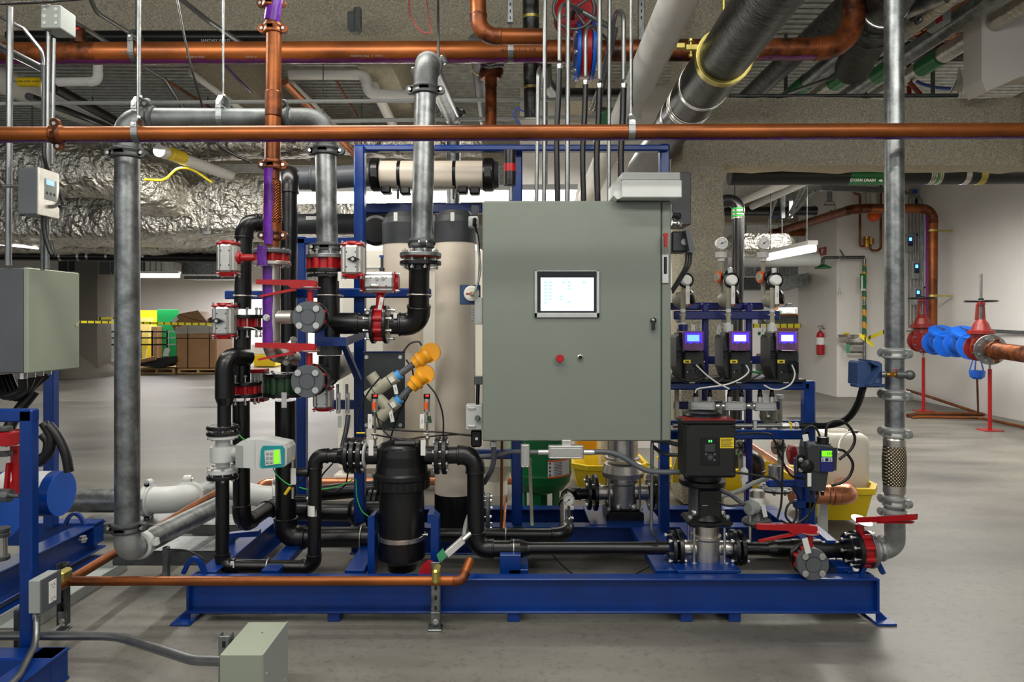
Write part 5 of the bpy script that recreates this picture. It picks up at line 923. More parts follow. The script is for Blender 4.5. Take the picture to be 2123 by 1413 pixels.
hose('flexible_conduit', 'grey conduit between the tall and wide conduit bodies to the left', 'conduit', [P(1118, 937, 3.44), P(1098, 937, 3.44), P(1060, 936, 3.5), P(1030, 943, 3.55), P(985, 946, 3.6)], W(5, 3.5), 'grey_pvc', n=14)
hose('flexible_conduit', 'grey conduit curving down from the cabinet left bottom', 'conduit', [P(1023, 918, 3.5), P(1024, 950, 3.55), P(1018, 975, 3.6), P(1004, 1000, 3.7)], W(5.5, 3.55), 'grey_pvc', n=14); tag(MB().lathe(P(1023, 925, 3.5), AZ, [(0, .018), (.025, .018)], 8, False).obj('conduit_fitting', 'zinc'), 'hexagonal fitting at the cabinet left bottom', 'fitting')
tag(MB().tube(fillet([P(1352, 916, 3.5), P(1350, 1100, 3.5), P(1366, 1123, 3.55)], .05), W(3.6, 3.5), 12).obj('conduit', 'conduit'), 'thin steel conduit dropping from the cabinet right bottom behind the pump line', 'conduit')
tag(MB().tube([P(1098, 950, 3.9), P(1103, 1088, 3.9)], W(3.6, 3.9), 12).obj('plastic_tube', 'tan_pvc'), 'straight tan tube standing right of the left blue post', 'tube')
hose('flexible_conduit', 'grey conduit from the cabinet to the front pump drive, upper', 'conduit', [P(1350, 912, 3.5), P(1380, 915, 3.5), P(1408, 922, 3.5)], W(4.5, 3.5), 'dkgrey'); hose('flexible_conduit', 'grey conduit from the cabinet to the front pump drive, lower', 'conduit', [P(1350, 922, 3.6), P(1376, 940, 3.55), P(1408, 943, 3.5)], W(4, 3.5), 'dkgrey')
# ================================================ FILTER VESSELS
def vessel(px0, px1, ytop, ycap, ybot, yend, Y, lab):
    t = T('filter_vessel', lab, 'filter vessel'); r = W(px1-px0, Y)/2; x = (px0+px1)/2; c = lambda y: P(x, y, Y+r)
    zc = lambda y: V((P(x, y, Y).x, Y+r, P(x, y, Y).z))
    MB().lathe(zc(ybot), AZ, [(0, r), ((zc(ycap)-zc(ybot)).z, r)], 48).obj('barrel', 'beige', t)
    H = (zc(ytop)-zc(ycap)).z; MB().lathe(zc(ycap), AZ, [(-.02, r*1.03), (H*.6, r*1.04), (H*.8, r*.95), (H, r*.75)], 48).obj('top_cap', 'dkgrey', t)
    H = (zc(ybot)-zc(yend)).z; MB().lathe(zc(ybot), -AZ, [(0, r*1.02), (H*.8, r*1.02), (H, r*.8)], 48).obj('bottom_cap', 'black', t); return t, r
tv, rv = vessel(897, 983, 432, 493, 1030, 1112, 4.15, 'beige filter vessel with black caps next to the control cabinet')
tv2, rv2 = vessel(786, 872, 435, 496, 1030, 1112, 4.3, 'beige filter vessel with black caps behind the black strainer')
for tt, x in ((tv, 938), (tv2, 820)): MB().pbox(x-4, 440, x+4, 458, 4.1, .002).obj('id_tag', 'tag', tt)
# horizontal vessel on top
t = T('filter_vessel', 'horizontal pale vessel with black clamps at the top of the skid', 'filter vessel'); Y = 4.4; r = W(59, Y)/2; zc = P(0, 355.5, Y).z; X = lambda px: P(px, 0, Y).x
MB().lathe((X(783), Y+.1, zc), AX, [(0, r), (X(1001)-X(783), r)], 48).obj('barrel', 'beige', t)
for a, b2 in ((764, 784), (1000, 1024)): MB().lathe((X(a), Y+.1, zc), AX, [(0, r*1.12), (.012, r*1.2), ((X(b2)-X(a))-.012, r*1.2), (X(b2)-X(a), r*1.1)], 40).obj('end_clamp', 'black', t); MB().pbox(a+4, 348, b2-6, 366, Y-.08, .04).obj('clamp_block', 'dkgrey', t)
for x in (824, 940): MB().lathe((X(x-3.5), Y+.1, zc), AX, [(0, r*1.01), (X(7+CX)-0, r*1.01)], 40).obj('strap', 'black', t); MB().pbox(x-2, 384, x+3, 412, Y-.05, .02).obj('strap_leg', 'black', t)
MB().lathe((X(1024), Y+.1, zc), AX, [(0, r*1.0), (.03, r*.9)], 40).obj('end_cap', 'dkgrey', t)
run(t, [V((X(764), Y+.1, zc)), V((X(655), Y+.1, P(0, 363, Y).z)), V((X(600), Y+.1, P(0, 363, Y).z))], W(24, Y), 'grey_pvc')
for k, (x, y) in enumerate(((800, 398), (840, 400), (960, 398), (985, 400))): MB().pbox(x-12, y-14, x+10, y+2, Y, .08, .01).obj('saddle', 'black', t)
# header pipe behind
t = T('header_pipe', 'dark grey header pipe running left from the vessel caps', 'pipe'); Y = 4.75
MB().tube([P(608, 464, Y), P(900, 464, Y)], W(21, Y), 28).obj('pipe', 'dkgrey', t); MB().pbox(634, 448, 662, 456, Y-W(21, Y)-.002, .004).obj('label', 'tag', t)
for x in (655, 735): MB().lathe(P(x, 464, Y), AX, [(0, W(22.5, Y)), (.1, W(22.5, Y))], 28).obj('socket', 'dkgrey', t)
MB().lathe(P(780, 478, 4.5), AY, [(-.03, .08), (-.02, .1), (.02, .1), (.03, .08)], 28).obj('end_ring', 'black', t)
# white cabinet/tank behind
t = T('white_tank_cabinet', 'tall cream white tank behind the vessels, seen between them and the blue posts', 'tank'); Y = 6.2
MB().pbox(697, 505, 1000, 984, Y, .7, .06).obj('body', 'cream', t)
for x in (700, 985): MB().pbox(x-8, 984, x+34, 998, Y, .2).pbox(x-12, 996, x+38, 1004, Y-.05, .3).obj('foot', 'cream', t)
MB().pbox(748, 553, 912, 556, Y-.01, .02).obj('seam', 'lt_grey', t)
# ================================================ STRAINER (front left)
t = T('basket_strainer', 'big black basket strainer with screw ring and steel band at front', 'strainer'); Y = 3.62; x = 833
zc = lambda y: V((P(x, y, Y).x, Y, P(x, y, Y).z)); wpx = lambda v: W(v, Y)
def lath(prof, nm, m, n=40): return MB().lathe(zc(prof[0][0]), AZ, [((zc(y)-zc(prof[0][0])).z, wpx(r)) for y, r in prof], n).obj(nm, m, t)
lath([(1178, 30), (1160, 34), (1150, 46), (1120, 47), (1010, 46), (1005, 44)], 'bowl', 'black'); lath([(1190, 10), (1178, 11)], 'drain_plug', 'lt_grey'); lath([(1010, 54), (1008, 57), (990, 57), (986, 60), (978, 60), (974, 56)], 'screw_ring', 'black')
for k in range(28): a = k*math.tau/28; p = zc(999)+V((math.cos(a)*wpx(56.5), math.sin(a)*wpx(56.5), 0)); MB().box(p, (.007, .007, wpx(20)), .002, Matrix.Rotation(a, 3, 'Z')).obj('ring_rib', 'black', t)
lath([(975, 54), (960, 52), (940, 52), (925, 50), (918, 42), (914, 30), (912, 5)], 'head', 'black'); MB().box(zc(922)+V((.09, -.06, .015)), (.05, .05, .05), .015).box(zc(918)+V((.03, -.06, .01)), (.13, .06, .03), .012).obj('lid_grip', 'black', t)
MB().cyl(P(756, 943, Y), P(905, 943, Y), wpx(19), 28).obj('port', 'black', t); MB().lathe(zc(1110), AZ, [(-.012, wpx(47.5)), (-.01, wpx(49)), (.01, wpx(49)), (.012, wpx(47.5))], 40).obj('steel_band', 'steel', t); bolt(t, zc(1104)+V((.12, -.03, 0)), AX, .04, .007)
lath([(1120, 47.5), (1152, 48), (1162, 36)], 'lower_sleeve', 'black')
# ================================================ BLACK PVC RUNS
def U(parent, px, py, Y, r, axis='Z', side=1):  # U-bolt
    c = P(px, py, Y)
    if axis == 'Z': pts = [c+V((math.cos(a)*r*1.05, -math.sin(a)*r*1.05, 0)) for a in [math.pi*k/12 for k in range(13)]]; pts = [pts[0]+AY*.08]+pts+[pts[-1]+AY*.08]
    else: pts = [c+V((0, -math.cos(a)*r*1.05, math.sin(a)*r*1.05)) for a in [math.pi*k/12-math.pi/2*0 for k in range(13)]]; pts = [pts[0]-AZ*.1]+pts+[pts[-1]-AZ*.1]
    return MB().tube(pts, .0045, 8).obj('u_bolt', 'steel', parent)
R_ = lambda px, Y: W(px, Y)/2
# B3: flow meter line and strainer loop
t = T('plastic_pipe', 'black plastic line from the flow meter looping low and up to the strainer', 'pipe'); Y = 3.6; r = R_(27, Y)
run(t, [P(461, 990, Y), P(461, 1172, Y), P(651, 1175, Y), P(654, 944, Y), P(700, 944, Y)], r, 'black', R=r*1.4); MB().cyl(P(461, 1180, Y), P(487, 1200, Y), .001).obj('x', 'black', t) if 0 else None
MB().lathe(P(690, 944, Y), AX, [(0, r*1.15), (.03, r*1.15), (.06, R_(40, Y)), (.1, R_(40, Y))], 28).obj('reducer', 'black', t); collar(t, P(652, 1056, Y), AZ, r*1.01, W(22, Y), 'tag', 'label_wrap'); MB().box(P(487, 1165, Y)-AY*r, (.02, .003, .035)).obj('label', 'tag', t); U(t, 556, 1172, Y, r, 'X')
MB().cyl(P(487, 1185, Y), P(487, 1200, Y), .014).obj('support_stub', 'black', t); MB().cyl(P(616, 978, Y), P(640, 978, Y), .022).obj('branch', 'black', t); MB().cyl(P(605, 978, Y), P(618, 978, Y), .012).obj('plug_fitting', 'steel', t)
MB().cyl(P(614, 1033, Y+.1), P(636, 1033, Y+.1), .02).obj('branch', 'black', t); MB().cyl(P(604+30, 1033, Y+.1), P(634+20, 1033, Y+.1), .012).obj('plug_fitting', 'steel', t)
t = T('pipe_flange_pair', 'black bolted flange pair left of the strainer', 'flange'); flanged(t, P(741, 943, Y), AX, R_(74, Y), 0, .012, .024, ('black', 'black'), 8, None, br=.01); disc(P(722, 943, Y), AX, R_(72, Y), .022, 'black', t); disc(P(757, 943, Y), AX, R_(52, Y), .01, 'lt_grey', t, 'gasket')
t = T('pipe_flange_pair', 'black bolted flange pair right of the strainer', 'flange'); flanged(t, P(915, 943, Y), AX, R_(78, Y), 0, .014, .024, ('black', 'black'), 8, None, br=.01)
t = T('plastic_pipe', 'black plastic line from strainer down and along to the front pump', 'pipe'); r = R_(35, Y)
run(t, [P(925, 943, Y), P(985, 943, Y), P(987, 1137, Y), P(1060, 1137, Y)], r, 'black', R=r*1.5); MB().lathe(P(1058, 1137, Y), AX, [(0, r*1.13), (.05, r*1.13), (.09, r*.82), (.1, r*.8)], 28).obj('reducer', 'black', t); MB().cyl(P(1090, 1136, Y), P(1385, 1135, Y), R_(25, Y), 24).obj('pipe', 'black', t); MB().cyl(P(1335, 1135.4, Y), P(1385, 1135, Y), R_(27, Y), 24).obj('socket', 'black', t); U(t, 1065, 1137, Y, r, 'X')
# flow meter
t = T('flow_meter', 'grey flanged flow meter with teal fronted display unit', 'flow meter'); x = 462
for y, m in ((885, 'black'), (897, 'black'), (987, 'black'), ): disc(P(x, y, Y), AZ, R_(64 if y < 950 else 63, Y), .02, m, t)
disc(P(x, 903.5, Y), AZ, R_(60, Y), .022, 'lt_grey', t); disc(P(x, 974, Y), AZ, R_(60, Y), .026, 'lt_grey', t); MB().lathe(P(x, 966, Y), AZ, [(0, R_(28, Y)), (.022, R_(28, Y)), (.026, R_(48, Y)), (.03, R_(50, Y)), (.105, R_(50, Y)), (.11, R_(30, Y)), (.145, R_(28, Y))], 32).obj('tube_body', 'lt_grey', t)
bolts(t, P(x, 895, Y), AZ, R_(54, Y), 8, .07, .009); bolts(t, P(x, 980, Y), AZ, R_(54, Y), 8, .07, .009); MB().cyl(P(485, 938, Y), P(500, 938, Y-.03), .028).obj('neck', 'lt_grey', t)
hd = MB(); hd.prism([P(488, 922, Y-.12), P(500, 914, Y-.12), P(530, 911, Y-.12), P(530, 971, Y-.12), P(488, 968, Y-.12)], AY, .13).prism([P(530, 911, Y-.13), P(545, 912, Y-.13), P(590, 921, Y-.13), P(595, 930, Y-.13), P(594, 962, Y-.13), P(588, 968, Y-.13), P(530, 971, Y-.13)], AY, .14); hd.obj('display_housing', 'lt_grey', t)
MB().pprism([(488, 922), (503, 924), (503, 970), (488, 968)], Y-.125, .01).obj('rear_panel', 'box_grey', t)
MB().pprism([(541, 931), (545, 924), (585, 924), (589, 930), (589, 963), (585, 968), (543, 971), (539, 965)], Y-.14, .02).obj('face_frame', 'teal', t); MB().pprism([(548, 934), (581, 931), (583, 961), (550, 965)], Y-.144, .01).obj('face_plate', 'lt_grey', t); MB().pprism([(568, 933), (578, 932), (578.5, 960), (568, 961.5)], Y-.147, .006).obj('display', 'lcd_green', t)
for i in range(3):
    for j in range(2): MB().pbox(551+j*8, 937+i*9, 557+j*8, 943+i*9, Y-.147, .005).obj('key', 'box_grey', t)
# B3 upper part
t = T('plastic_pipe', 'black plastic pipe with elbow and reducer above the flow meter', 'pipe'); r = R_(34, Y)
arc = corner(P(510, 740, 3.72), P(466, 738, 3.6), P(466, 800, 3.6), .1)
MB().tube([P(512, 740, 3.76)]+arc+[P(466, 770, Y)], r*1.1, 24).obj('elbow', 'black', t); MB().cyl(P(466, 770, Y), P(466, 822, Y), r*1.12).lathe(P(466, 840, Y), AZ, [(0, R_(27, Y)), (.04, r*1.12), (.05, r*1.12)], 24).obj('reducer', 'black', t); MB().cyl(P(465, 882, Y), P(465, 838, Y), R_(27, Y), 24).obj('pipe', 'black', t)
# B1
t = T('plastic_pipe', 'tall black plastic riser with two air actuated valves at left', 'pipe'); Y = 3.78; r = R_(34, Y)
run(t, [P(600, 462, 4.35), P(552, 462, 3.86), P(507, 462, Y), P(503, 640, Y)], r, 'black', R=.08, ef=1.1); MB().cyl(P(503, 660, Y), P(501, 790, Y), r, 24).obj('pipe', 'black', t)
run(t, [P(500, 830, Y), P(501, 1090, Y), P(560, 1050, 4.15), P(608, 1040, 4.3)], r, 'black', R=.09, ef=1.08); U(t, 503, 613, Y, r); 
t = T('actuated_valve', 'actuated valve on the left riser, beside the flow meter elbow above', 'valve'); c = P(502, 655, Y); flanged(t, P(512, 668, Y), AZ, R_(66, Y), R_(54, Y), .045, .02, ('black', 'black'), 8, bl=.16)
MB().cyl(P(490, 668, Y-.04), P(470, 668, Y-.06), .022).obj('neck', 'red', t); actuator(t, P(466, 665, Y-.1), AZ, W(75, 3.65), W(46, 3.65), .1, ind=(-.015, -.055, 0))
t = T('actuated_valve', 'red valve body between black flanges low on the left riser', 'valve'); flanged(t, P(508, 806, Y), AZ, R_(66, Y), R_(60, Y), .045, .02, ('black', 'black'), 8, bl=.16); MB().pbox(520, 768, 545, 832, Y+.1, .08).obj('actuator', 'lt_grey', t)
for y in (768, 828): MB().pbox(518, y-3, 547, y+5, Y+.095, .09).obj('end_cap', 'red', t)
# B2
t = T('plastic_pipe', 'fat black plastic riser bending right along the skid floor', 'pipe'); Y = 3.92; r = R_(42, Y)
run(t, [P(600, 362, Y+.35), P(600, 362, Y+.02), P(598, 620, Y)], R_(34, Y), 'black', R=.1); MB().cyl(P(598, 600, Y), P(600, 770, Y), R_(34, Y), 24).obj('pipe', 'black', t)
run(t, [P(592, 830, Y), P(593, 1113, Y), P(772, 1112, Y)], r, 'black', R=r*1.35); U(t, 750, 1112, Y, r, 'X')
t = T('check_valve', 'dark green wafer check valve between black flanges on the fat riser', 'valve'); flanged(t, P(593, 796, Y), AZ, R_(92, Y), R_(80, Y), .09, .022, ('black', 'black'), 8, bm='green_dk'); hangtag(t, 589, 813, 845, Y-.14, 11)
# right group: tee under the second galvanised pipe
t = T('butterfly_valve', 'red lug valve below the second galvanised pipe with grey flange', 'valve'); Y = 3.75; flanged(t, P(680, 547, Y), AZ, W(44, Y), W(42, Y), .055, .022, ('black', 'galv'), 8, bl=.15); MB().cyl(P(680, 532, Y), P(680, 520, Y), W(24, Y), 24).obj('hub', 'galv', t)
MB().lathe(P(706, 549, Y-.06), (1, -.2, 0), [(0, .02), (.03, .04)], 16).obj('neck', 'red', t); actuator(t, P(732, 539, Y-.12), AZ, W(76, 3.65), W(46, 3.65), .1, ind=(.015, -.055, 0)); hangtag(t, 704, 563, 582, Y-.16, 8)
disc(P(680, 572, Y), AZ, W(42, Y), .018, 'black', t)
t = T('plastic_pipe', 'thick black tee line linking the two big galvanised pipes', 'pipe'); r = R_(43, Y)
MB().cyl(P(681, 572, Y), P(681, 606, Y), r, 28).obj('pipe', 'black', t); MB().cyl(P(681, 606, Y), P(682, 700, Y), r*1.06, 28).obj('tee', 'black', t); MB().cyl(P(682, 670, Y), P(745, 670, Y), r*1.03, 28).obj('tee_branch', 'black', t); MB().cyl(P(745, 670, Y), P(770, 670, Y), r*.9, 28).obj('pipe', 'black', t)
run(t, [P(810, 672, Y), P(868, 672, Y), P(869, 545, 3.65)], r*.98, 'black', R=r*1.5); U(t, 682, 612, Y, r); U(t, 868, 611, 3.68, r); MB().box(P(823, 655, Y)-AY*r, (.02, .01, .03)).obj('label', 'tag', t)
t = T('actuated_valve', 'red valve in horizontal black line with actuator standing on top', 'valve'); flanged(t, P(788, 672, Y), AX, W(40, Y), W(36, Y), .05, .02, ('black', 'black'), 8, bl=.15)
MB().cyl(P(787, 640, Y), P(789, 606, Y), .022).lathe(P(789, 611, Y), AZ, [(0, .02), (.01, .045), (.03, .045)], 20).obj('neck', 'red', t); actuator(t, P(788, 585, Y-.02), AX, W(78, Y), W(42, Y), .1)
[MB().cyl(P(x, y, Y-.08), P(x+1, y, Y-.05), .009).obj('air_fitting', 'steel', t) for x, y in ((793, 576), (780, 577))]; MB().cyl(P(770, 592, Y-.07), P(785, 592, Y-.07), .01).obj('air_fitting', 'steel', t); MB().cyl(P(792, 562, Y-.02), P(792, 555, Y-.02), .014).cyl(P(792, 555, Y-.02), P(792, 530, Y-.02), .008).obj('position_switch', 'dkgrey', t)
MB().cyl(P(791, 533, Y-.02), P(791, 529, Y-.02), .012).obj('switch_cap', 'wire_blue', t); hangtag(t, 792, 616, 642, Y-.15, 8, 12, 'AV-3')
t = T('pipe_flange_pair', 'galvanised to black bolted flange joint under the middle galvanised pipe', 'flange'); flanged(t, P(872, 537, 3.65), AZ, W(43, 3.65), 0, .022, .022, ('black', 'galv'), 8, None, bl=.1, br=.0095); disc(P(872, 534, 3.65), AZ, W(42, 3.65), .006, 'red_dark', t, 'gasket'); MB().cyl(P(872, 532, 3.65), P(872, 522, 3.65), W(26, 3.65), 24).obj('hub', 'galv', t)
MB().cyl(P(869, 546, 3.65), P(869, 560, 3.65), W(23, 3.65), 24).obj('stub', 'black', t)
t = T('plastic_pipe', 'black stub and tee below the blue bracket feeding the lower blind valve', 'pipe'); MB().lathe(P(683, 735, Y), AZ, [(0, W(25, Y)), (.05, W(26, Y))], 28).obj('grey_ring', 'galv_dark', t); MB().cyl(P(683, 737, Y), P(683, 786, Y), W(22, Y), 28).obj('pipe', 'black', t)
a = P(645, 790, 3.55); b2 = P(728, 750, 4.4); MB().cyl(a, b2, .065, 28).obj('pipe', 'black', t); d = (b2-a).normalized()
for k in (.1, .16, .3): collar(t, a+d*k, d, .072, .05, 'black', 'socket')
# blind flange valves with lever handles
def blind(px, py, Y, rp, lab, side=-1, bh=0):
    """wafer valve facing the viewer closed by a grey blind flange, neck and lever above"""
    t = T('sample_valve', lab, 'valve'); c = P(px, py, Y); r = W(rp, Y)
    MB().lathe(c, AY, [(-.012, r*.97), (-.008, r), (.012, r)], 40).obj('blind_flange', 'grey_pvc', t); MB().lathe(c-AY*.012, -AY, [(0, r*.46), (.003, r*.46)], 36).obj('flange_boss', 'grey_pvc', t); MB().lathe(c-AY*.012, -AY, [(0, r*.49), (.001, r*.49)], 36).obj('boss_groove', 'panel_black', t)
    hexlug(c+AY*.035, AY, r*.95, .045, 'red', t); disc(c+AY*.075, AY, r*1.02, .03, 'black', t)
    for i in range(4): a = math.pi/4+i*math.pi/2; q = c+V((math.cos(a)*r*.75, .03, math.sin(a)*r*.75)); bolt(t, q, AY, .1, W(6.2, Y)*.8); MB().lathe(q-AY*.048, -AY, [(0, W(6.6, Y)), (.003, W(6.6, Y))], 24).obj('washer', 'zinc', t)
    zt_ = c+V((0, .03, r)); MB().cyl(zt_-AZ*.02, zt_+AZ*W(24, Y), W(6.5, Y)).lathe(zt_+AZ*W(26, Y), AZ, [(0, W(18, Y)), (.008, W(20, Y)), (.012, W(20, Y))], 20).obj('neck', 'red', t)
    MB().lathe(zt_+AZ*W(28, Y), AZ, [(0, W(21, Y)), (.005, W(21, Y))], 26).obj('notch_plate', 'zinc', t); q = zt_+AZ*W(35, Y); s = side
    L = W(112, Y); MB().prism([q+V((-s*.03, -.015, .018)), q+V((-s*.035, -.015, 0)), q+V((-s*.02, -.015, -.02)), q+V((s*.09, -.015, -.02)), q+V((s*.11, -.015, -.005)), q+V((s*L, -.015, .002)), q+V((s*L, -.015, .026)), q+V((0, -.015, .022))], AY, .03).obj('lever_handle', 'red', t)
    MB().prism([q+V((s*.07, -.01, -.015)), q+V((s*L*.95, -.01, -.055)), q+V((s*L*.95, -.01, -.065)), q+V((s*.07, -.01, -.03))], AY, .02).obj('squeeze_handle', 'red', t); return t, c
tb, cb = blind(640, 657, 3.42, 33, 'upper grey blind flange with red lever valve at left of the skid')
tb, cb = blind(638, 790, 3.42, 34, 'lower grey blind flange with red lever valve at left of the skid')
tb, cb = blind(1684, 1168, 3.37, 33, 'grey blind flange with red lever valve at the right of the front pump')
hangtag(tb, 1668, 1115, 1148, 3.33, 12, -15)
# slanting sensor panel
t = T('sensor_panel', 'dark grey mounting board bolted beside the blue post', 'panel'); Y = 3.82; MB().pbox(754, 730, 839, 888, Y, .012, .002).obj('board', 'dkgrey', t); MB().pbox(753, 728, 840, 731, Y-.006, .02).obj('top_edge', 'blue', t)
for x, y in ((760, 740), (830, 740), (830, 881), (760, 881)): bolt(t, P(x, y, Y), AY, .02, .009)
for k, (x0, y0, x1, y1, lab) in enumerate(((762, 822, 893, 730, 'upper slanting tan sensor tee with amber head'), (775, 878, 880, 776, 'lower slanting tan sensor tee with amber head'))):
    t = T('flow_sensor', lab, 'sensor'); Yp = 3.68; L = lambda u: P(x0+(x1-x0)*u, y0+(y1-y0)*u, Yp); d = (L(1)-L(0)).normalized()
    MB().cyl(L(.0), L(.46), W(13, Yp), 24).obj('tee_body', 'tan_pvc', t); q = L(.2 if k == 0 else .3); n_ = V((-d.z, 0, d.x)); MB().cyl(q, q+n_*.09*(1), W(12, Yp), 24).obj('tee_branch', 'tan_pvc', t)
    MB().cyl(L(.45), L(.52), W(10.5, Yp), 20).obj('blue_tape', 'blue_tape', t); MB().cyl(L(.52), L(.78), W(7, Yp), 20).obj('stem', 'grey_pvc', t)
    MB().lathe(L(.74), d, [(0, W(13, Yp)), (.03, W(14, Yp)), (.032, W(17, Yp)), (.05, W(17, Yp)), (.052, W(14, Yp)), (.08, W(18, Yp)), (.1, W(18, Yp))], 24).obj('sensor_head', 'amber', t)
    MB().cyl(L(1.0)-n_*.035*0-AY*.02, L(1.0)+AY*.03, W(20, Yp), 28).obj('head_cap', 'amber', t)
    for u in (.12, .36): c = L(u); MB().lathe(c-d*.002, d, [(0, W(13.4, Yp)), (.004, W(13.4, Yp))], 24, caps=False).obj('cable_tie', 'black', t)
    MB().box(L(.4)-AY*W(13, Yp), (.025, .002, .03), .0005, Matrix.Rotation(-.6, 3, 'Y')).obj('label', 'tag', t)
    hangtag(t, 818-k*9, 797+k*53, 817+k*58, Yp-.03, 8, -12, 'AT-%d' % (k+1))
# pressure transmitters
for k, (x, lab) in enumerate(((777, 'silver pressure transmitter with red lit head left of the strainer top'), (885, 'silver pressure transmitter with red lit head right of the strainer top'))):
    t = T('pressure_transmitter', lab, 'sensor'); Y = 3.5; MB().cyl(P(x, 853, Y), P(x, 826, Y), W(6.5, Y)).obj('body', 'steel', t); MB().cyl(P(x, 826, Y), P(x, 816, Y), W(6.8, Y)).obj('head', 'panel_black', t); MB().pbox(x-3, 818, x+4, 822, Y-W(6.9, Y), .003).obj('display', 'led_red', t)
    MB().cyl(P(x-2, 833, Y-.025), P(x-2, 848, Y-.025), .009).obj('plug', 'orange', t); MB().cyl(P(x, 853, Y), P(x+1, 925, 3.58), .006).obj('stem', 'steel', t); MB().sphere(P(x+1, 907, 3.55), .013, 12).pbox(x-6, 898, x+6, 901, 3.53, .01).obj('isolating_valve', 'steel', t)
    hangtag(t, x-10, 858, 888, Y-.02, 9, 0, 'PT-%d' % (k+1)); hangtag(t, x-8, 912, 944, Y-.04, 10, 0)
    if k == 0: MB().pbox(738, 896, 757, 899, Y, .01).obj('lever', 'yellow', t)
    else: MB().pbox(879, 858, 886, 876, Y, .03).obj('manifold', 'box_grey', t); MB().cyl(P(890, 862, Y), P(892, 876, Y), .008).obj('green_knob', 'green_dk', t)
# small yellow handled ball valves left of the loop
for k, (x0, y0, x1, y1, lab) in enumerate(((604, 936, 607, 952, 'yellow handled mini valve standing above the flow meter outlet'), (601, 1010, 591, 1024, 'yellow handled mini valve hanging below the long white tag'))):
    t = T('ball_valve', lab, 'valve'); Y = 3.6; MB().cyl(P(x0, y0, Y-.02), P(x1, y1, Y-.02), .008).obj('handle', 'yellow', t); MB().cyl(P(607, 952 if k == 0 else 1010, Y), P(607, 972 if k == 0 else 1033, Y), .008).obj('body', 'steel', t)
    if k == 0: hangtag(t, 608, 970, 1004, Y-.02, 11)
# flow indicators behind
t = T('rotameter_pair', 'pair of small clear flow indicators with grey tubes right of the lower blind valve', 'flow indicator'); Y = 3.9
for x in (700, 719): MB().pbox(x-4, 814, x+4, 857, Y, .03, .004).obj('indicator', 'lt_grey', t); MB().pbox(x-1, 824, x+1, 850, Y-.002, .003).obj('scale', 'dkgrey', t); MB().cyl(P(x, 796, Y), P(x, 814, Y), .008).obj('fitting', 'galv', t); hangtag(t, x+4, 862, 886, Y, 8)
MB().tube(spline([P(722, 860, Y), P(718, 890, Y), P(711, 920, Y), P(708, 940, Y)]), .014).obj('tube', 'galv', t); MB().pbox(690, 829, 737, 848, 4.05, .04).obj('bracket', 'blue', t)
t = T('solenoid_valve', 'aluminium actuator with red base behind the lower blind valve', 'actuator'); actuator(t, P(671, 825, 3.95), AZ, W(52, 3.95), W(40, 3.95), .1); MB().cyl(P(665, 800, 3.95), P(650, 800, 3.8), .03).obj('neck', 'red', t)
# lower rear black pipes behind loop and strainer
t = T('plastic_pipe', 'rear black manifold low behind the strainer with flanges', 'pipe'); Y = 4.25; r = R_(40, Y)
MB().cyl(P(612, 1058, Y), P(735, 1060, Y), r, 28).obj('pipe', 'black', t); MB().lathe(P(725, 1060, Y), AX, [(0, r), (.03, r*1.4), (.06, r*1.4), (.09, r*1.1), (.35, r*1.1)], 28).obj('reducer', 'black', t); MB().cyl(P(660, 1022, 4.4), P(790, 1010, 4.4), .05).obj('pipe', 'black', t)
for x in (770, 780, 985, 1001): disc(P(x, 1054 if x < 900 else 1062, Y+.1), AX, R_(86, Y), .025, 'black', t)
disc(P(1012, 1062, 4.2), AX, R_(80, 4.2), .02, 'grey_pvc', t); bolts(t, P(1006, 1062, 4.25), AX, R_(66, 4.2), 6, .08, .01)
for x in (570, 581, 592, 645): collar(t, P(x, 1050, 4.22), AX, R_(44, Y), .02, 'black', 'socket')
run(t, [P(900, 1108, 3.9), P(1175, 1108, 3.9), P(1173, 1040, 4.25), P(1178, 1022, 4.5), P(1232, 1022, 4.5)], R_(27, 3.9), 'black', R=.07); U(t, 1048, 1108, 3.9, R_(27, 3.9), 'X')
# pressure gauge on the rear line
def gauge(t, c, r, ang=40):
    MB().lathe(c, AY, [(-.012, r*.86), (-.012, r), (0, r*1.02), (.02, r*.98), (.025, r*.7)], 32, caps=False).obj('bezel', 'steel', t); MB().lathe(c-AY*.009, AY, [(0, r*.88), (.004, r*.88)], 32).obj('dial', 'white', t)
    a = math.radians(ang); e = V((math.cos(a), 0, math.sin(a))); MB().flatbar([c-AY*.011-e*r*.7, c-AY*.011+e*r*.35], r*.07, .001, e.cross(AY)).lathe(c-AY*.0115, -AY, [(0, r*.12), (.002, r*.12)], 12).obj('needle', 'black', t)
    b = MB()
    for k in range(11): q = math.radians(225-27*k); e = V((math.cos(q), 0, math.sin(q))); b.flatbar([c-AY*.0095+e*r*.68, c-AY*.0095+e*r*.8], r*.04, .0008, e.cross(AY))
    b.obj('tick_marks', 'black', t)
t = T('pressure_gauge', 'round white pressure gauge on the small valve behind the pump line', 'gauge'); c = P(1179, 1035, 3.85); gauge(t, c, W(12, 3.85)); MB().cyl(c-AZ*.03, P(1180, 1092, 3.88), .008).sphere(P(1180, 1075, 3.87), .016, 12).obj('stem', 'steel', t); MB().pbox(1172, 1050, 1190, 1057, 3.86, .03).pbox(1172, 1073, 1190, 1076, 3.87, .03).obj('label', 'white', t); MB().pbox(1171, 1055, 1176, 1084, 3.84, .006).obj('lever', 'galv', t)
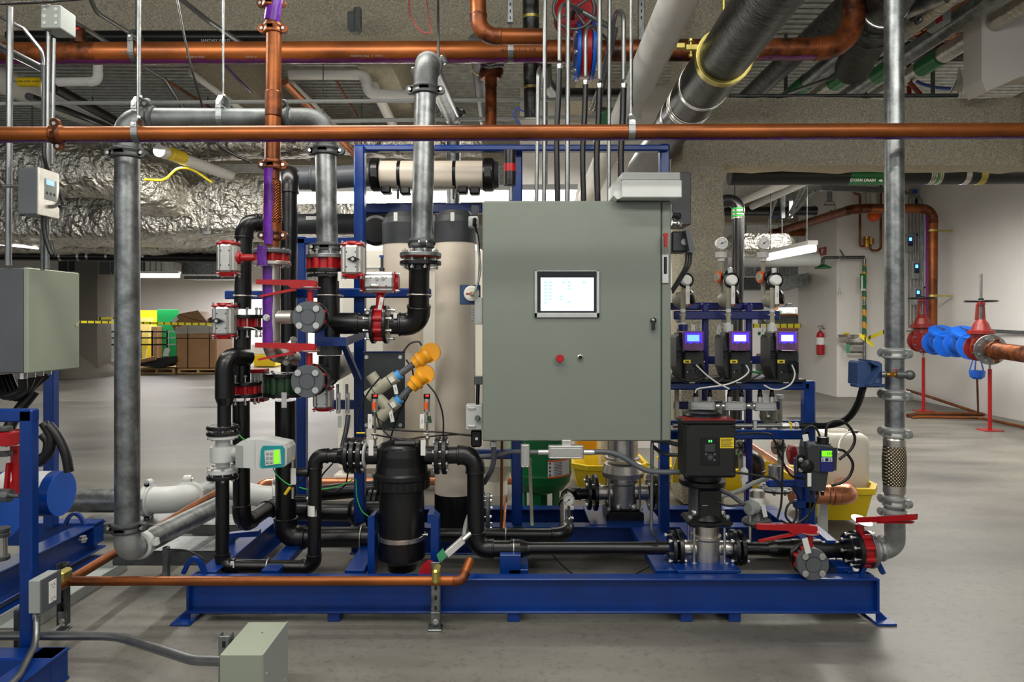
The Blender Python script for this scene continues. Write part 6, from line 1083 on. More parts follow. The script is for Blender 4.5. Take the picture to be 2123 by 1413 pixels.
# ================================================ PUMPS
def mlpump(px, Y, s, yfoot, ylow, yport, ymid, yhead, ytop, hw, lab):
    """vertical multistage pump; s = px to metre at Y, y values are image rows"""
    t = T('vertical_pump', lab, 'pump'); q = lambda y, dx=0: P(px+dx, y, Y)
    H = lambda a, b_: W(a-b_, Y)
    c = q((yfoot+ylow)/2); MB().box(c, (W(hw*2, Y), W(hw*1.9, Y), H(yfoot, ylow)), .012).obj('foot', 'black', t)
    MB().box(q(ylow-2), (W(hw*1.6, Y), W(hw*1.6, Y), H(ylow, ylow-6)), .01).obj('foot_step', 'black', t)
    MB().lathe(q(ylow-4), AZ, [(0, W(hw*.72, Y)), (H(ylow-4, ymid+4), W(hw*.72, Y)), (H(ylow-4, ymid), W(hw*.8, Y)), (H(ylow-4, ymid-5), W(hw*.8, Y))], 32).obj('base_casting', 'steel_br', t)
    MB().lathe(q(ymid-4), AZ, [(0, W(hw*.68, Y)), (H(ymid-4, yhead), W(hw*.68, Y))], 32).obj('sleeve', 'steel', t)
    MB().cyl(q(yport, -hw*1.35), q(yport, hw*1.35), W(hw*.4, Y), 24).obj('port_casting', 'steel_br', t)
    for i in (-1, 1):
        for j in (-1, 1): MB().cyl(q(ylow, i*hw*.82)+AY*j*W(hw*.6, Y), q(yhead, i*hw*.82)+AY*j*W(hw*.6, Y), .007, 10).obj('stay_bolt', 'steel', t); bolt(t, q(ylow-2, i*hw*.86)+AY*j*W(hw*.8, Y)+AZ*.012, AZ, .012, .011)
        disc(q(yport, i*hw*1.5), AX, W(hw*.98, Y), .024, 'black', t); disc(q(yport, i*hw*1.85), AX, W(hw*.94, Y), .022, 'black', t); bolts(t, q(yport, i*hw*1.68), AX, W(hw*.75, Y), 4, .09, .01)
    return t, q
t, q = mlpump(1464, 3.62, 1, 1183, 1164, 1135, 1112, 1086, 0, 38, 'front vertical pump under the black drive box')
Y = 3.62; MB().box(q(1076), (W(92, Y), W(70, Y), W(14, Y)), .014).obj('pump_head', 'black', t); MB().lathe(q(1070), AZ, [(0, W(40, Y)), (.02, W(34, Y)), (.04, W(28, Y))], 30).obj('head_cone', 'black', t)
for i in (-1, 1): bolt(t, q(1066, i*38)-AY*.05, AZ, .014, .011); MB().sphere(q(1058, -i*28)-AY*.04, .018, 12).obj('vent_plug', 'steel', t)
MB().box(q(1040)-AY*.03, (W(46, Y), .1, W(66, Y)), .008).obj('coupling_guard', 'black_matte', t); MB().cyl(q(1070, -10), q(1005, -10), W(26, Y), 28).obj('motor_stool', 'galv_dark', t); MB().pbox(1456, 1047, 1468, 1048.2, Y-.083, .003).obj('guard_slot', 'lt_grey', t)
MB().lathe(q(1004, -8), AZ, [(0, W(44, Y)), (.01, W(47, Y)), (.03, W(47, Y)), (.034, W(38, Y)), (.06, W(38, Y))], 36).obj('motor_flange', 'black', t); MB().lathe(q(995, -8), AZ, [(0, W(34, Y)), (.27, W(36, Y))], 32).obj('motor', 'black_matte', t)
Yd = 3.36; MB().pbox(1418, 876, 1527, 991, Yd, .14, .014).obj('drive_box', 'black_matte', t); MB().pbox(1417, 872, 1528, 879, Yd-.004, .15, .004).obj('drive_trim', 'black', t); MB().pbox(1419, 869, 1525, 873, Yd+.01, .13).obj('red_band', 'red_dark', t)
fc = MB(); c = P(1456, 866, 3.52); fc.lathe(c, AZ, [(0, W(40, Y)), (.02, W(39, Y)), (.03, W(30, Y))], 36); fc.obj('fan_cover', 'black', t)
for k in range(7): MB().lathe(c+AZ*.031, AZ, [(0, .085-k*.011), (.002, .083-k*.011), (.002, .08-k*.011)], 30, caps=False).obj('fan_grille_ring', 'dkgrey', t)
MB().pbox(1453, 907, 1492, 964, Yd-.003, .005, .002).obj('control_face', 'panel_black', t); MB().pbox(1461.5, 921, 1483, 936.5, Yd-.005, .004).obj('display', 'dkgrey', t); MB().lathe(P(1472.5, 947, Yd-.003), -AY, [(0, W(6.5, Yd)), (.002, W(6.5, Yd))], 24).obj('key_ring', 'dkgrey', t)
for x, y in ((1463.5, 941), (1481.5, 941), (1481, 953), (1472.5, 947)): MB().lathe(P(x, y, Yd-.005), -AY, [(0, W(2.4, Yd)), (.002, W(2.4, Yd))], 14).obj('key', 'grey_pvc', t)
for x in (1470.2, 1474.8): MB().box(P(x, 914, Yd-.004), (W(2.2, Yd), .003, W(4.5, Yd)), .001).obj('status_light', 'led_green', t)
o = MB().pbox(1493, 907, 1521.5, 928.5, Yd-.001, .0015, 0).obj('warning_label', 'yellow', t)
for k in range(7): MB().pbox(1495, 909.5+k*2.6, 1519-(k % 3)*2, 910.4+k*2.6, Yd-.002, .001, 0).obj('label_print', 'dkgrey', o)
for x, y in ((1424, 883), (1521, 883), (1424, 985), (1521, 985)): MB().lathe(P(x, y, Yd), -AY, [(0, .01), (.002, .008)], 14).obj('corner_screw', 'panel_black', t)
t, q = mlpump(1291, 4.45, 1, 1079, 1052, 1020, 998, 985, 0, 38, 'rear stainless vertical pump seen below the cabinet')
Y = 4.45; MB().lathe(q(976), AZ, [(-.03, W(42, Y)), (.0, W(43, Y)), (.05, W(38, Y)), (.06, W(30, Y))], 32).obj('pump_head', 'steel_br', t); MB().lathe(q(950), AZ, [(0, W(36, Y)), (.012, W(36, Y)), (.014, W(31, Y)), (.2, W(31, Y))], 32).obj('motor', 'steel', t)
for x in (-13, 18): MB().sphere(q(1044, x)-AY*W(28, Y), .02, 12).obj('drain_plug', 'zinc', t)
# right discharge line
Y = 3.62; t = T('plastic_pipe', 'short black pipe from front pump through a tee to the right red valve', 'pipe'); MB().cyl(P(1535, 1136, Y), P(1600, 1137, Y), R_(27, Y), 24).obj('pipe', 'black', t)
MB().lathe(P(1590, 1137, Y), AX, [(0, R_(27, Y)), (.04, R_(36, Y)), (.16, R_(38, Y)), (.2, R_(38, Y))], 28).obj('reducer', 'black', t); MB().cyl(P(1640, 1138, Y), P(1700, 1138, Y), R_(42, Y), 28).obj('tee', 'black', t); MB().cyl(P(1684, 1150, Y-.02), P(1684, 1150, Y+.06), W(24, Y), 24).obj('tee_branch', 'black', t); MB().cyl(P(1700, 1138, Y), P(1762, 1138, Y), R_(34, Y), 24).obj('pipe', 'black', t); U(t, 1742, 1138, Y, R_(34, Y), 'X')
t = T('butterfly_valve', 'red lever valve joining the black line to the right galvanised elbow', 'valve'); Y = 3.48; flanged(t, P(1788, 1138, Y), AX, W(38, Y), W(36, Y), .05, .022, ('black', 'galv'), 8, bl=.15); disc(P(1760, 1138, Y+.06), AX, W(34, Y), .025, 'black', t)
MB().cyl(P(1784, 1105, Y), P(1782, 1085, Y), .02).obj('neck', 'red', t); MB().lathe(P(1786, 1080, Y), (.2, -.3, 1), [(0, .05), (.006, .052)], 24).obj('notch_plate', 'zinc', t)
MB().flatbar([P(1779, 1077, 3.44), P(1830, 1075, 3.31), P(1899, 1071, 3.17)], .026, .03, AZ).obj('lever_handle', 'red', t); MB().flatbar([P(1820, 1082, 3.33), P(1893, 1082, 3.19)], .01, .02, AZ).obj('squeeze_handle', 'red', t)
# ================================================ DOSING PUMPS AND RACK
Y = 3.74
def dosing(i, dx):
    lab = ('left', 'middle', 'right')[i]+' black dosing pump with '+('bright blue', 'violet blue', 'pale violet')[i]+' lit screen on the blue rack'
    t = T('dosing_pump', lab, 'pump', 'black dosing pumps on the rack'); X = lambda v: v+dx
    MB().pbox(X(1418), 727, X(1462), 789, Y, .2, .008).obj('gear_housing', 'black_matte', t)
    MB().pprism([(X(1402), 700), (X(1406), 694), (X(1419), 697), (X(1419), 787), (X(1410), 783), (X(1402), 760)], Y+.03, .15).obj('side_housing', 'black_matte', t)
    MB().pbox(X(1402), 697, X(1414), 727, Y+.015, .02).obj('side_cover', 'dkgrey', t); MB().pprism([(X(1406), 690), (X(1425), 688), (X(1425), 730), (X(1414), 730)], Y+.01, .1).obj('shoulder', 'black', t)
    MB().pbox(X(1418), 687, X(1458), 725, Y-.045, .07, .006).obj('display_housing', 'led_blue' if 0 else 'panel_black', t)
    MB().pbox(X(1420.5), 689, X(1456), 712, Y-.0475, .003, .001).obj('backlight_rim', 'led_blue', t); MB().pbox(X(1425), 694, X(1450), 707, Y-.05, .003, .0005).obj('display', ('lcd_blue', 'lcd_white', 'lcd_white')[i], t)
    MB().lathe(P(X(1439), 716, Y-.046), -AY, [(0, W(6.5, Y)), (.006, W(6, Y))], 24).obj('dial_knob', 'dkgrey', t)
    for k in (1425, 1451): MB().lathe(P(X(k), 712, Y-.046), -AY, [(0, W(3, Y)), (.002, W(3, Y))], 16).obj('key', 'dkgrey', t)
    MB().pbox(X(1416), 685.5, X(1460), 726, Y-.06, .013, .004).obj('clear_cover', 'clear', t)
    MB().lathe(P(X(1424.5), 749, Y), -AY, [(0, W(7, Y)), (.002, W(7, Y))], 24, sx=1).obj('maker_badge', 'cream', t) if 0 else MB().pbox(X(1417), 745.5, X(1432.5), 753, Y-.002, .003, W(3, Y)*.4).obj('badge', 'wire_yellow', t)
    MB().pbox(X(1421), 747.6, X(1428.5), 751, Y-.0028, .001, 0).obj('badge_mark', 'dkgrey', t); MB().pbox(X(1424), 747, X(1461), 773, Y-.001, .002, .0005).obj('terminal_plate', 'panel_black', t)
    for x, y in ((1432, 768), (1443, 768), (1443, 756), (1453, 756)): MB().lathe(P(X(x), y, Y), -AY, [(0, .007), (.012, .006)], 12).obj('socket', 'black', t)
    for x, y in ((1425, 771), (1460, 749)): MB().lathe(P(X(x), y, Y-.001), -AY, [(0, .003), (.002, .003)], 10).obj('screw', 'zinc', t)
    MB().pbox(X(1418), 789, X(1452), 794, Y+.005, .16).obj('foot', 'black', t); MB().pbox(X(1429), 790, X(1441), 794, Y+.003, .003).obj('label', 'tag', t)
    MB().lathe(P(X(1396+(5 if i == 0 else 0)), 711, Y+.09), AX, [(0, W(12, Y)), (.02, W(20, Y)), (.04, W(21, Y)), (.05, W(18, Y))], 28).obj('dosing_head', 'lt_grey', t)
    MB().pbox(X(1404), 738, X(1418), 743, Y+.025, .01).obj('vent_slot', 'panel_black', t)
for i, dx in enumerate((0, 97, 195)): dosing(i, dx)
for i, pts in enumerate(([(1443, 756), (1466, 778), (1490, 795), (1500, 800), (1512, 806)], [(1547, 756), (1552, 770), (1535, 785), (1505, 797), (1470, 802), (1446, 806), (1441, 814)], [(1642, 756), (1648, 775), (1640, 795), (1620, 806), (1600, 806), (1584, 798)])):
    hose('signal_cable', 'pale grey cable looping from the %s dosing pump down to the rack' % ('left', 'middle', 'right')[i], 'cable', [P(x, y, 3.7) for x, y in pts], .0045, 'wire_white')
for i, pts in enumerate(([(1454, 756), (1470, 782), (1486, 794), (1530, 800), (1534, 814)], [(1487, 770), (1496, 772), (1500, 782), (1492, 790), (1480, 796)], [(1582, 770), (1572, 778), (1556, 786), (1540, 792)], [(1464, 780), (1440, 790), (1410, 784), (1393, 772)])):
    hose('power_cable', 'black power cable on the dosing rack, %s' % ('left pump to right gland', 'left of the middle pump', 'left of the right pump', 'running to the cabinet')[i], 'cable', [P(x, y, 3.72) for x, y in pts], .005, 'rubber')
# PVC valve risers above the pumps
for i, (x, xg, lab) in enumerate(((1415, 1402, 'left'), (1509, 1495, 'middle'), (1600, 1582, 'right'))):
    t = T('pvc_riser', lab+' tan plastic riser with white domed relief valve above a dosing pump', 'pipe'); Yr = 3.95
    MB().cyl(P(x+1, 686, Yr), P(x+1, 596, Yr), W(4.6, Yr), 20).obj('pipe', 'tan_pvc', t); MB().cyl(P(x+1, 686, Yr), P(x+1, 672, Yr), W(10, Yr), 20).obj('union', 'lt_grey' if i else 'blue_navy', t)
    for y in (640, 668): MB().cyl(P(x+1, y, Yr), P(x+1, y+7, Yr), W(5.4, Yr), 20).obj('clear_joint', 'lt_grey', t)
    MB().lathe(P(x+6, 581, Yr), -AY, [(-.03, W(12, Yr)), (0, W(16, Yr)), (.015, W(16, Yr)), (.02, W(12, Yr))], 28).obj('clamp_ring', 'panel_black', t); MB().lathe(P(x+6, 581, Yr-.02), -AY, [(0, W(11, Yr)), (.03, W(11, Yr)), (.04, W(8, Yr))], 28).obj('dome', 'white', t)
    MB().cyl(P(x+5, 570, Yr), P(x+5, 555, Yr), W(5, Yr), 16).obj('vent_stub', 'lt_grey', t)
    Yv = 4.05; c = P(x-4, 621, Yv); MB().cyl(P(x-20, 622, Yv), P(x+14, 622, Yv), W(6, Yv), 20).obj('cross_pipe', 'tan_pvc', t); MB().lathe(P(x-8, 622, Yv), (.85, -.5, .2), [(-.03, .03), (.0, .05), (.04, .052), (.05, .045)], 24).obj('valve_body', 'tan_pvc', t)
    MB().lathe(P(x+6, 621, Yv), (.9, -.3, .2), [(0, .042), (.02, .042)], 24).obj('orange_ring', 'orange', t); MB().lathe(P(x+14, 617, Yv), (.9, -.3, .2), [(0, .04), (.02, .046), (.03, .03)], 12).obj('handwheel', 'black', t); hangtag(t, x+11, 592, 630, Yr-.06, 8, 0, 'PCV-%d' % (7+i))
    if i:
        MB().cyl(P(xg, 626, Yv), P(xg, 515, Yv), W(4.3, Yv), 20).obj('pipe', 'tan_pvc', t)
        MB().cyl(P(xg, 534, Yv), P(xg, 523, Yv), W(11.5, Yv), 24).cyl(P(xg, 541, Yv), P(xg, 534, Yv), W(7, Yv), 24).obj('gauge_guard', 'white', t)
        c = P(xg-2, 574, Yv-.03); MB().lathe(c, (-.9, -.25, 0), [(0, .034), (.02, .034)], 24).obj('orange_ring', 'orange', t); MB().lathe(c+V((-.018, -.005, 0)), (-.9, -.25, 0), [(0, .027), (.006, .024)], 24).obj('valve_face', 'tan_pvc', t); MB().lathe(c+V((.02, -.02, 0)), (.5, -.8, 0), [(0, .032), (.03, .038)], 16).obj('handwheel', 'black', t)
        g = T('pressure_gauge', 'round grey pressure gauge on top of the %s dosing riser' % ('middle' if i == 1 else 'right'), 'gauge'); c = P(xg+1, 504, Yv); gauge(g, c, W(12.5, Yv), 200 if i == 1 else 215); MB().cyl(c-AZ*W(12, Yv), c-AZ*W(20, Yv), .008).obj('stem', 'steel', g)
    for k in (0, 1):
        if i < 2 or 1: U(t, x+1, 653, 4.0, W(4.6, Yr)) if k == 0 else None
    MB().cyl(P(x-7, 680, 4.15), P(x-7, 780, 4.15), W(5, 4.1), 16).obj('rear_pipe', 'tan_pvc', t); MB().sphere(P(x-5, 662, 4.15), W(11, 4.1), 16, (1, 1, .7)).obj('union_dome', 'white', t)
    hangtag(t, x+(-38 if i == 0 else -19)+(0 if i else 60), 672, 700, 4.1, 8, 0, 'PCV')
# conduit bodies
for i, (x0, x1, lab) in enumerate(((1431, 1483, 'left'), (1503, 1547, 'middle'), (1566, 1610, 'right'))):
    t = cbody(x0, 832+i, x1, 850+i, 3.82, lab+' of three shiny conduit bodies in a row under the dosing pumps')
    for k in (.22, .78):
        x = x0+(x1-x0)*k; MB().cyl(P(x, 833, 3.84), P(x, 822, 3.84), .016, 8, smooth=False).obj('hub', 'zinc', t); MB().lathe(P(x, 822, 3.84), AZ, [(0, .015), (.012, .015), (.013, .012), (.03, .012), (.045, .006)], 12).obj('cable_gland', 'black', t)
    if i < 2: MB().cyl(P(x1, 841, 3.84), P(x1+20, 841, 3.84), .016, 16).lathe(P(x1+7, 841, 3.84), AX, [(0, .02), (.015, .02)], 6, False).obj('coupling', 'zinc', t)
t = T('rigid_conduit', 'horizontal steel conduit with silver fitting along the blue rack', 'conduit'); Yc = 3.72
MB().cyl(P(1395, 882, Yc), P(1620, 882, Yc), W(4.5, Yc)).obj('conduit', 'conduit', t); MB().lathe(P(1620, 882, Yc), AX, [(0, .017), (.03, .017), (.032, .014), (.07, .014), (.072, .02), (.09, .02)], 8, False).obj('fitting', 'zinc', t); MB().cyl(P(1652, 882, Yc), P(1684, 882, Yc), W(6, Yc)).obj('hose_end', 'rubber', t); MB().pbox(1640, 875, 1643, 889, Yc-.022, .04).obj('yellow_band', 'yellow', t); MB().pbox(1562, 872, 1570, 892, Yc-.02, .01).obj('strap', 'zinc', t)
# plastic fittings behind the rack
for k, (x, y0, y1, lab) in enumerate(((1617, 820, 1000, 'tan plastic pipe with capped top right of the conduit bodies'), (1536, 905, 975, 'tan plastic pipe with wheel valve right of the drive box'), (1403, 805, 870, 'tan plastic pipe behind the drive box left edge'))):
    t = T('pvc_pipe', lab, 'pipe'); Yp = 4.2 if k != 2 else 3.9; MB().cyl(P(x, y0, Yp), P(x, y1, Yp), W(5, Yp), 18).obj('pipe', 'tan_pvc', t)
    if k < 2: MB().lathe(P(x+(0 if k else 0), 927, Yp-.06), AY, [(0, W(14, Yp)), (.03, W(15, Yp)), (.05, W(8, Yp))], 8, False).obj('wheel', 'tan_pvc', t); [MB().box(P(x, 927, Yp-.066), (W(24, Yp), .006, .008), .001, Matrix.Rotation(a*1.047, 3, 'Y')).obj('wheel_spoke', 'dkgrey', t) for a in range(3)]
    if k == 0: MB().cyl(P(x, 826, Yp), P(x, 818, Yp), W(7, Yp)).obj('cap', 'lt_grey', t); MB().lathe(P(x-14, 927, Yp), AX, [(0, .04), (.03, .045)], 24).obj('orange_ring', 'orange', t); MB().cyl(P(1590, 855, Yp), P(x, 855, Yp), W(5, Yp)).obj('branch', 'tan_pvc', t)
for k, (x, lab) in enumerate(((1490, 'left'), (1590, 'right'))):
    t = T('pvc_trap', lab+' pale plastic bend hanging below the conduit bodies', 'pipe'); run(t, [P(x-8, 845, 4.1), P(x-8, 872, 4.1), P(x+14, 872, 4.05), P(x+14, 845, 4.0)], W(6.5, 4.1), 'tan_pvc', R=.04); MB().cyl(P(x+4, 876, 4.1), P(x+4, 890, 4.1), W(6, 4.1)).obj('drop', 'tan_pvc', t)
t = T('insulated_elbow', 'black taped elbow behind the right side of the drive box', 'pipe'); run(t, [P(1540, 955, 4.9), P(1560, 955, 4.9), P(1562, 990, 4.9)], .075, 'black', R=.06)
t = T('end_cap_actuator', 'red round actuator end showing left of the blue controller', 'actuator'); MB().lathe(P(1634, 942, 4.0), AX, [(0, .03), (.01, .055), (.03, .06), (.04, .05)], 24).obj('end_cap', 'red', t); MB().pbox(1645, 925, 1668, 962, 4.0, .08).obj('body', 'alu', t)
tag(MB().lathe(P(1607, 990, 3.95), AZ, [(0, W(14, 3.95)), (W(26, 3.95), W(14, 3.95)), (W(27, 3.95), W(12, 3.95))], 28).obj('steel_canister', 'steel'), 'shiny steel canister under the rack left of the blue controller', 'canister')
t = T('float_valve_fitting', 'white plastic bottle fitting between drive box and steel canister', 'fitting'); MB().lathe(P(1543, 1000, 3.9), AZ, [(0, .012), (.01, .022), (.07, .022), (.09, .008), (.15, .008)], 16).obj('body', 'white', t); hangtag(t, 1541, 990, 1012, 3.87, 8, -5)
t = T('strainer_cover', 'flat round steel cover under the small blue bracket', 'cover'); MB().lathe(P(1606, 1016, 4.0), AZ, [(0, W(32, 4)), (.012, W(34, 4)), (.02, W(20, 4))], 32).obj('disc', 'galv_dark', t); bolts(t, P(1606, 1014, 4.0), AZ, W(29, 4), 8, .03, .008)
# pressure switch near front right
t = T('pressure_switch', 'steel capped pressure switch with grey hub behind the right lever valve', 'switch'); Yq = 3.62
MB().lathe(P(1569, 1047, Yq), AZ, [(0, W(15, Yq)), (W(30, Yq), W(15, Yq)), (W(32, Yq), W(13, Yq))], 28).obj('cap', 'steel', t); MB().lathe(P(1569, 1045, Yq), AZ, [(0, W(15.4, Yq)), (W(16, Yq), W(15.4, Yq))], 28, caps=False).obj('label', 'white', t); MB().cyl(P(1569, 1060, Yq), P(1569, 1047, Yq), W(6, Yq)).lathe(P(1569, 1075, Yq), AZ, [(0, W(20, Yq)), (.03, W(12, Yq)), (.045, W(8, Yq))], 8, False).obj('body', 'cast', t)
MB().lathe(P(1569, 1088, Yq), AZ, [(0, W(26, Yq)), (.02, W(32, Yq)), (.035, W(26, Yq))], 8, False).obj('diaphragm_housing', 'cast', t); MB().lathe(P(1560, 1051, Yq-.03), (-1, -.6, 0), [(-.02, W(14, Yq)), (.03, W(15, Yq)), (.035, W(11, Yq))], 24).obj('hub', 'box_grey', t); MB().cyl(P(1555, 1068, Yq-.04), P(1555, 1122, Yq-.04), .008).obj('stem', 'steel', t); hangtag(t, 1582, 1046, 1072, Yq-.05, 9, -12)
hose('flexible_conduit', 'short grey conduit bending into the steel capped switch', 'conduit', [P(1484, 1014, 3.66), P(1510, 1022, 3.64), P(1530, 1036, 3.62), P(1548, 1050, 3.6)], W(5, 3.6), 'grey_pvc', n=12)
hose('flexible_conduit', 'pale conduit rising right behind the coupling guard to the canister', 'conduit', [P(1487, 1030, 3.75), P(1530, 1018, 3.8), P(1560, 1002, 3.85), P(1592, 990, 3.9)], W(4.5, 3.8), 'box_grey', n=12)
# analyser
t = T('water_analyser', 'dark grey and blue analyser with green lit display at right of the rack', 'analyser'); Ya = 3.5
MB().pprism([(1674, 930), (1686, 924), (1736, 928), (1736, 938), (1734, 975), (1700, 978), (1674, 972)], Ya, .1).obj('housing', 'dkgrey', t); MB().pprism([(1676, 918), (1692, 921), (1722, 922), (1733, 930), (1688, 932), (1674, 930)], Ya+.01, .1).obj('lid', 'grey_pvc', t)
MB().lathe(P(1706, 925, Ya+.05), AZ, [(0, W(15, Ya)), (.02, W(15, Ya)), (.022, W(12, Ya)), (.05, W(12, Ya)), (.052, W(8, Ya))], 24).obj('round_cap', 'black', t); MB().pprism([(1681, 972), (1718, 974), (1711, 1018), (1683, 1017)], Ya+.01, .08).obj('lower_cell', 'dkgrey', t)
MB().pbox(1702, 931, 1728, 978, Ya-.008, .01, .002).obj('blue_panel', 'blue_navy', t); o = MB().pbox(1704, 934, 1725.5, 946, Ya-.011, .005, .001).obj('display', 'lcd_green', t); text('359', P(1720, 940.5, Ya-.0115), W(8, Ya), 'green_dk', o)
MB().pbox(1703, 948, 1726, 957, Ya-.011, .004).obj('keypad', 'lt_grey', t); MB().pbox(1711, 949, 1718, 956, Ya-.013, .004).obj('keypad_centre', 'blue_navy', t)
for x in (1706, 1722): MB().pbox(x-2, 950, x+2, 952, Ya-.013, .004).pbox(x-2, 953.5, x+2, 955.5, Ya-.013, .004).obj('key', 'blue_navy', t)
MB().pbox(1653, 944, 1676, 981, Ya+.03, .02, .002).obj('mount_plate', 'panel_black', t); MB().lathe(P(1675, 966, Ya), -AY, [(-.03, .035), (0, .033), (.01, .012)], 20).obj('mount_knob', 'black', t)
for y in (953, 973): bolt(t, P(1660, y, Ya+.03), AY, .02, .01)
hangtag(t, 1678, 980, 1008, Ya, 8)
for x in (1683, 1694, 1705): MB().cyl(P(x, 1018, Ya+.04), P(x, 1026, Ya+.04), .009).obj('gland', 'black', t)
for k, pts in enumerate(([(1712, 904), (1715, 882), (1732, 872), (1755, 878), (1772, 905), (1765, 930), (1740, 952)], [(1700, 904), (1692, 888), (1680, 883), (1668, 892), (1670, 925), (1674, 950)], [(1738, 931), (1752, 936), (1768, 960), (1762, 985), (1745, 1000), (1724, 1006)], [(1682, 1026), (1678, 1060), (1672, 1090)], [(1696, 1026), (1680, 1062), (1650, 1085), (1630, 1072), (1632, 1050), (1645, 1040), (1652, 1065), (1640, 1086), (1618, 1078)], [(1624, 910), (1622, 980), (1620, 1040), (1612, 1075)],
    [(1527, 898), (1590, 898), (1605, 912), (1620, 950), (1640, 985), (1668, 992)], [(1525, 979), (1570, 985), (1605, 992), (1622, 1012)], [(1485, 1040), (1510, 1048), (1545, 1045)])):
    hose('black_cable', 'black cable, right of rack: %s' % ('big loop above the analyser', 'small loop to its tagged plug', 'loop right of the analyser display', 'tail straight below the analyser', 'double coil below the analyser', 'drop from the rack rail', 'arc from the rack rail to the mount plate', 'thin run from the drive box corner', 'short run by the coupling guard')[k], 'cable', [P(x, y, 3.46 if k != 6 else 3.7) for x, y in pts], .0055 if k not in (0, 2) else .007, 'rubber')
hangtag(T('plug_tag', 'white tag plug on the cable above the analyser', 'tag'), 1669, 900, 914, 3.45, 12, -10)
hose('white_cable', 'white lead arching over the white drum to its cap', 'cable', [P(1738, 940, 3.9), P(1742, 912, 4.4), P(1760, 895, 4.8), P(1778, 892, 5.1), P(1788, 898, 5.2)], .006, 'wire_white')
# drum and containment
def drum(x0, x1, y0, y1, Y, lab):
    t = T('storage_drum', lab, 'drum'); a = P(x0, y0, Y); b2 = P(x1, y1, Y); w = b2.x-a.x; c = V(((a.x+b2.x)/2, Y+w/2, 0)); zz0, zz1 = b2.z, a.z
    b = MB(); n = 40; vs = []; pr = [(0, .9), (.015, 1), (zz1-zz0-.06, 1), (zz1-zz0-.02, .95), (zz1-zz0, .8)]
    for dz, k in pr:
        for i in range(n): q = math.tau*i/n; cx, sy = math.cos(q), math.sin(q); vs.append(c+V((math.copysign(abs(cx)**.45, cx)*w/2*k, math.copysign(abs(sy)**.45, sy)*w/2*k, zz0+dz)))
    b.add(vs, [[i*n+j, i*n+(j+1) % n, (i+1)*n+(j+1) % n, (i+1)*n+j] for i in range(len(pr)-1) for j in range(n)], True); b.add(vs[-n:], [list(range(n))]); b.obj('body', 'hdpe', t); return t, c, w, zz1
t, c, w, z1 = drum(1716, 1812, 903, 1044, 4.95, 'white plastic drum standing in the yellow tray at right'); MB().lathe((c.x+w*.3, c.y, z1), AZ, [(-.02, .04), (.02, .035)], 20).obj('cap', 'black', t); MB().box((c.x-.02, c.y, z1+.005), (.14, .05, .04), .012).obj('handle', 'hdpe', t)
def tray(x0, x1, y0, y1, Y, dep, lab, cut=.86):
    t = T('spill_tray', lab, 'spill tray'); a = P(x0, y0, Y); b2 = P(x1, y1, Y); X0, X1 = a.x, b2.x; z0, z1 = b2.z, a.z; cx = (X0+X1)/2; cy = Y+dep/2; hw, hd = (X1-X0)/2, dep/2; b = MB(); ring = []
    def oct_(k, z, e=0): return [V((cx+sx*(hw*k+e), cy+sy*(hd*k+e), z)) for sx, sy in ((-1, -.62), (-.62, -1), (.62, -1), (1, -.62), (1, .62), (.62, 1), (-.62, 1), (-1, .62))]
    L = [oct_(cut, z0), oct_(1, z1-.05), oct_(1, z1-.05, .0), oct_(1, z1-.04, .02), oct_(1, z1, .02), oct_(.95, z1), oct_(.9, z1-.06), oct_(cut*.93, z0+.02)]; vs = [p for r_ in L for p in r_]
    b.add(vs, [[i*8+k, i*8+(k+1) % 8, (i+1)*8+(k+1) % 8, (i+1)*8+k] for i in range(len(L)-1) for k in range(8)]+[list(range(7, -1, -1)), [56+k for k in range(8)]]); b.obj('tray', 'yellow', t); return t
tray(1694, 1834, 1012, 1082, 4.78, .75, 'yellow spill tray under the white drum at right'); tray(1192, 1345, 965, 1022, 5.9, .6, 'yellow spill tray behind the rear pump'); tray(1395, 1600, 972, 1022, 5.95, .7, 'yellow spill tray behind the drive box and canister')
t, c, w, z1 = drum(1246, 1318, 860, 985, 6.0, 'white graduated drum behind the rear pump, in a yellow tray')
for k in range(4): MB().pbox(1247, 926+k*14, 1250, 927+k*14, 5.985, .003, 0).obj('graduation', 'dkgrey', t)
tag(MB().pbox(1262-CX+CX-66, 862, 1240, 962, 6.7, .3, .02).obj('amber_drum', 'amber'), 'amber drum behind the green tank right edge', 'drum')
tag(MB().pprism([(1395, 975), (1405, 940), (1420, 985), (1440, 960), (1440, 1000), (1395, 1000)], 5.1, .02).obj('yellow_sheet', 'yellow'), 'crumpled yellow plastic sheet behind the drive box', 'sheet')
tag(MB().pprism([(1560, 985), (1590, 955), (1600, 960), (1592, 998), (1565, 1000)], 5.1, .02).obj('yellow_sheet', 'yellow'), 'crumpled yellow plastic sheet behind the canister', 'sheet')
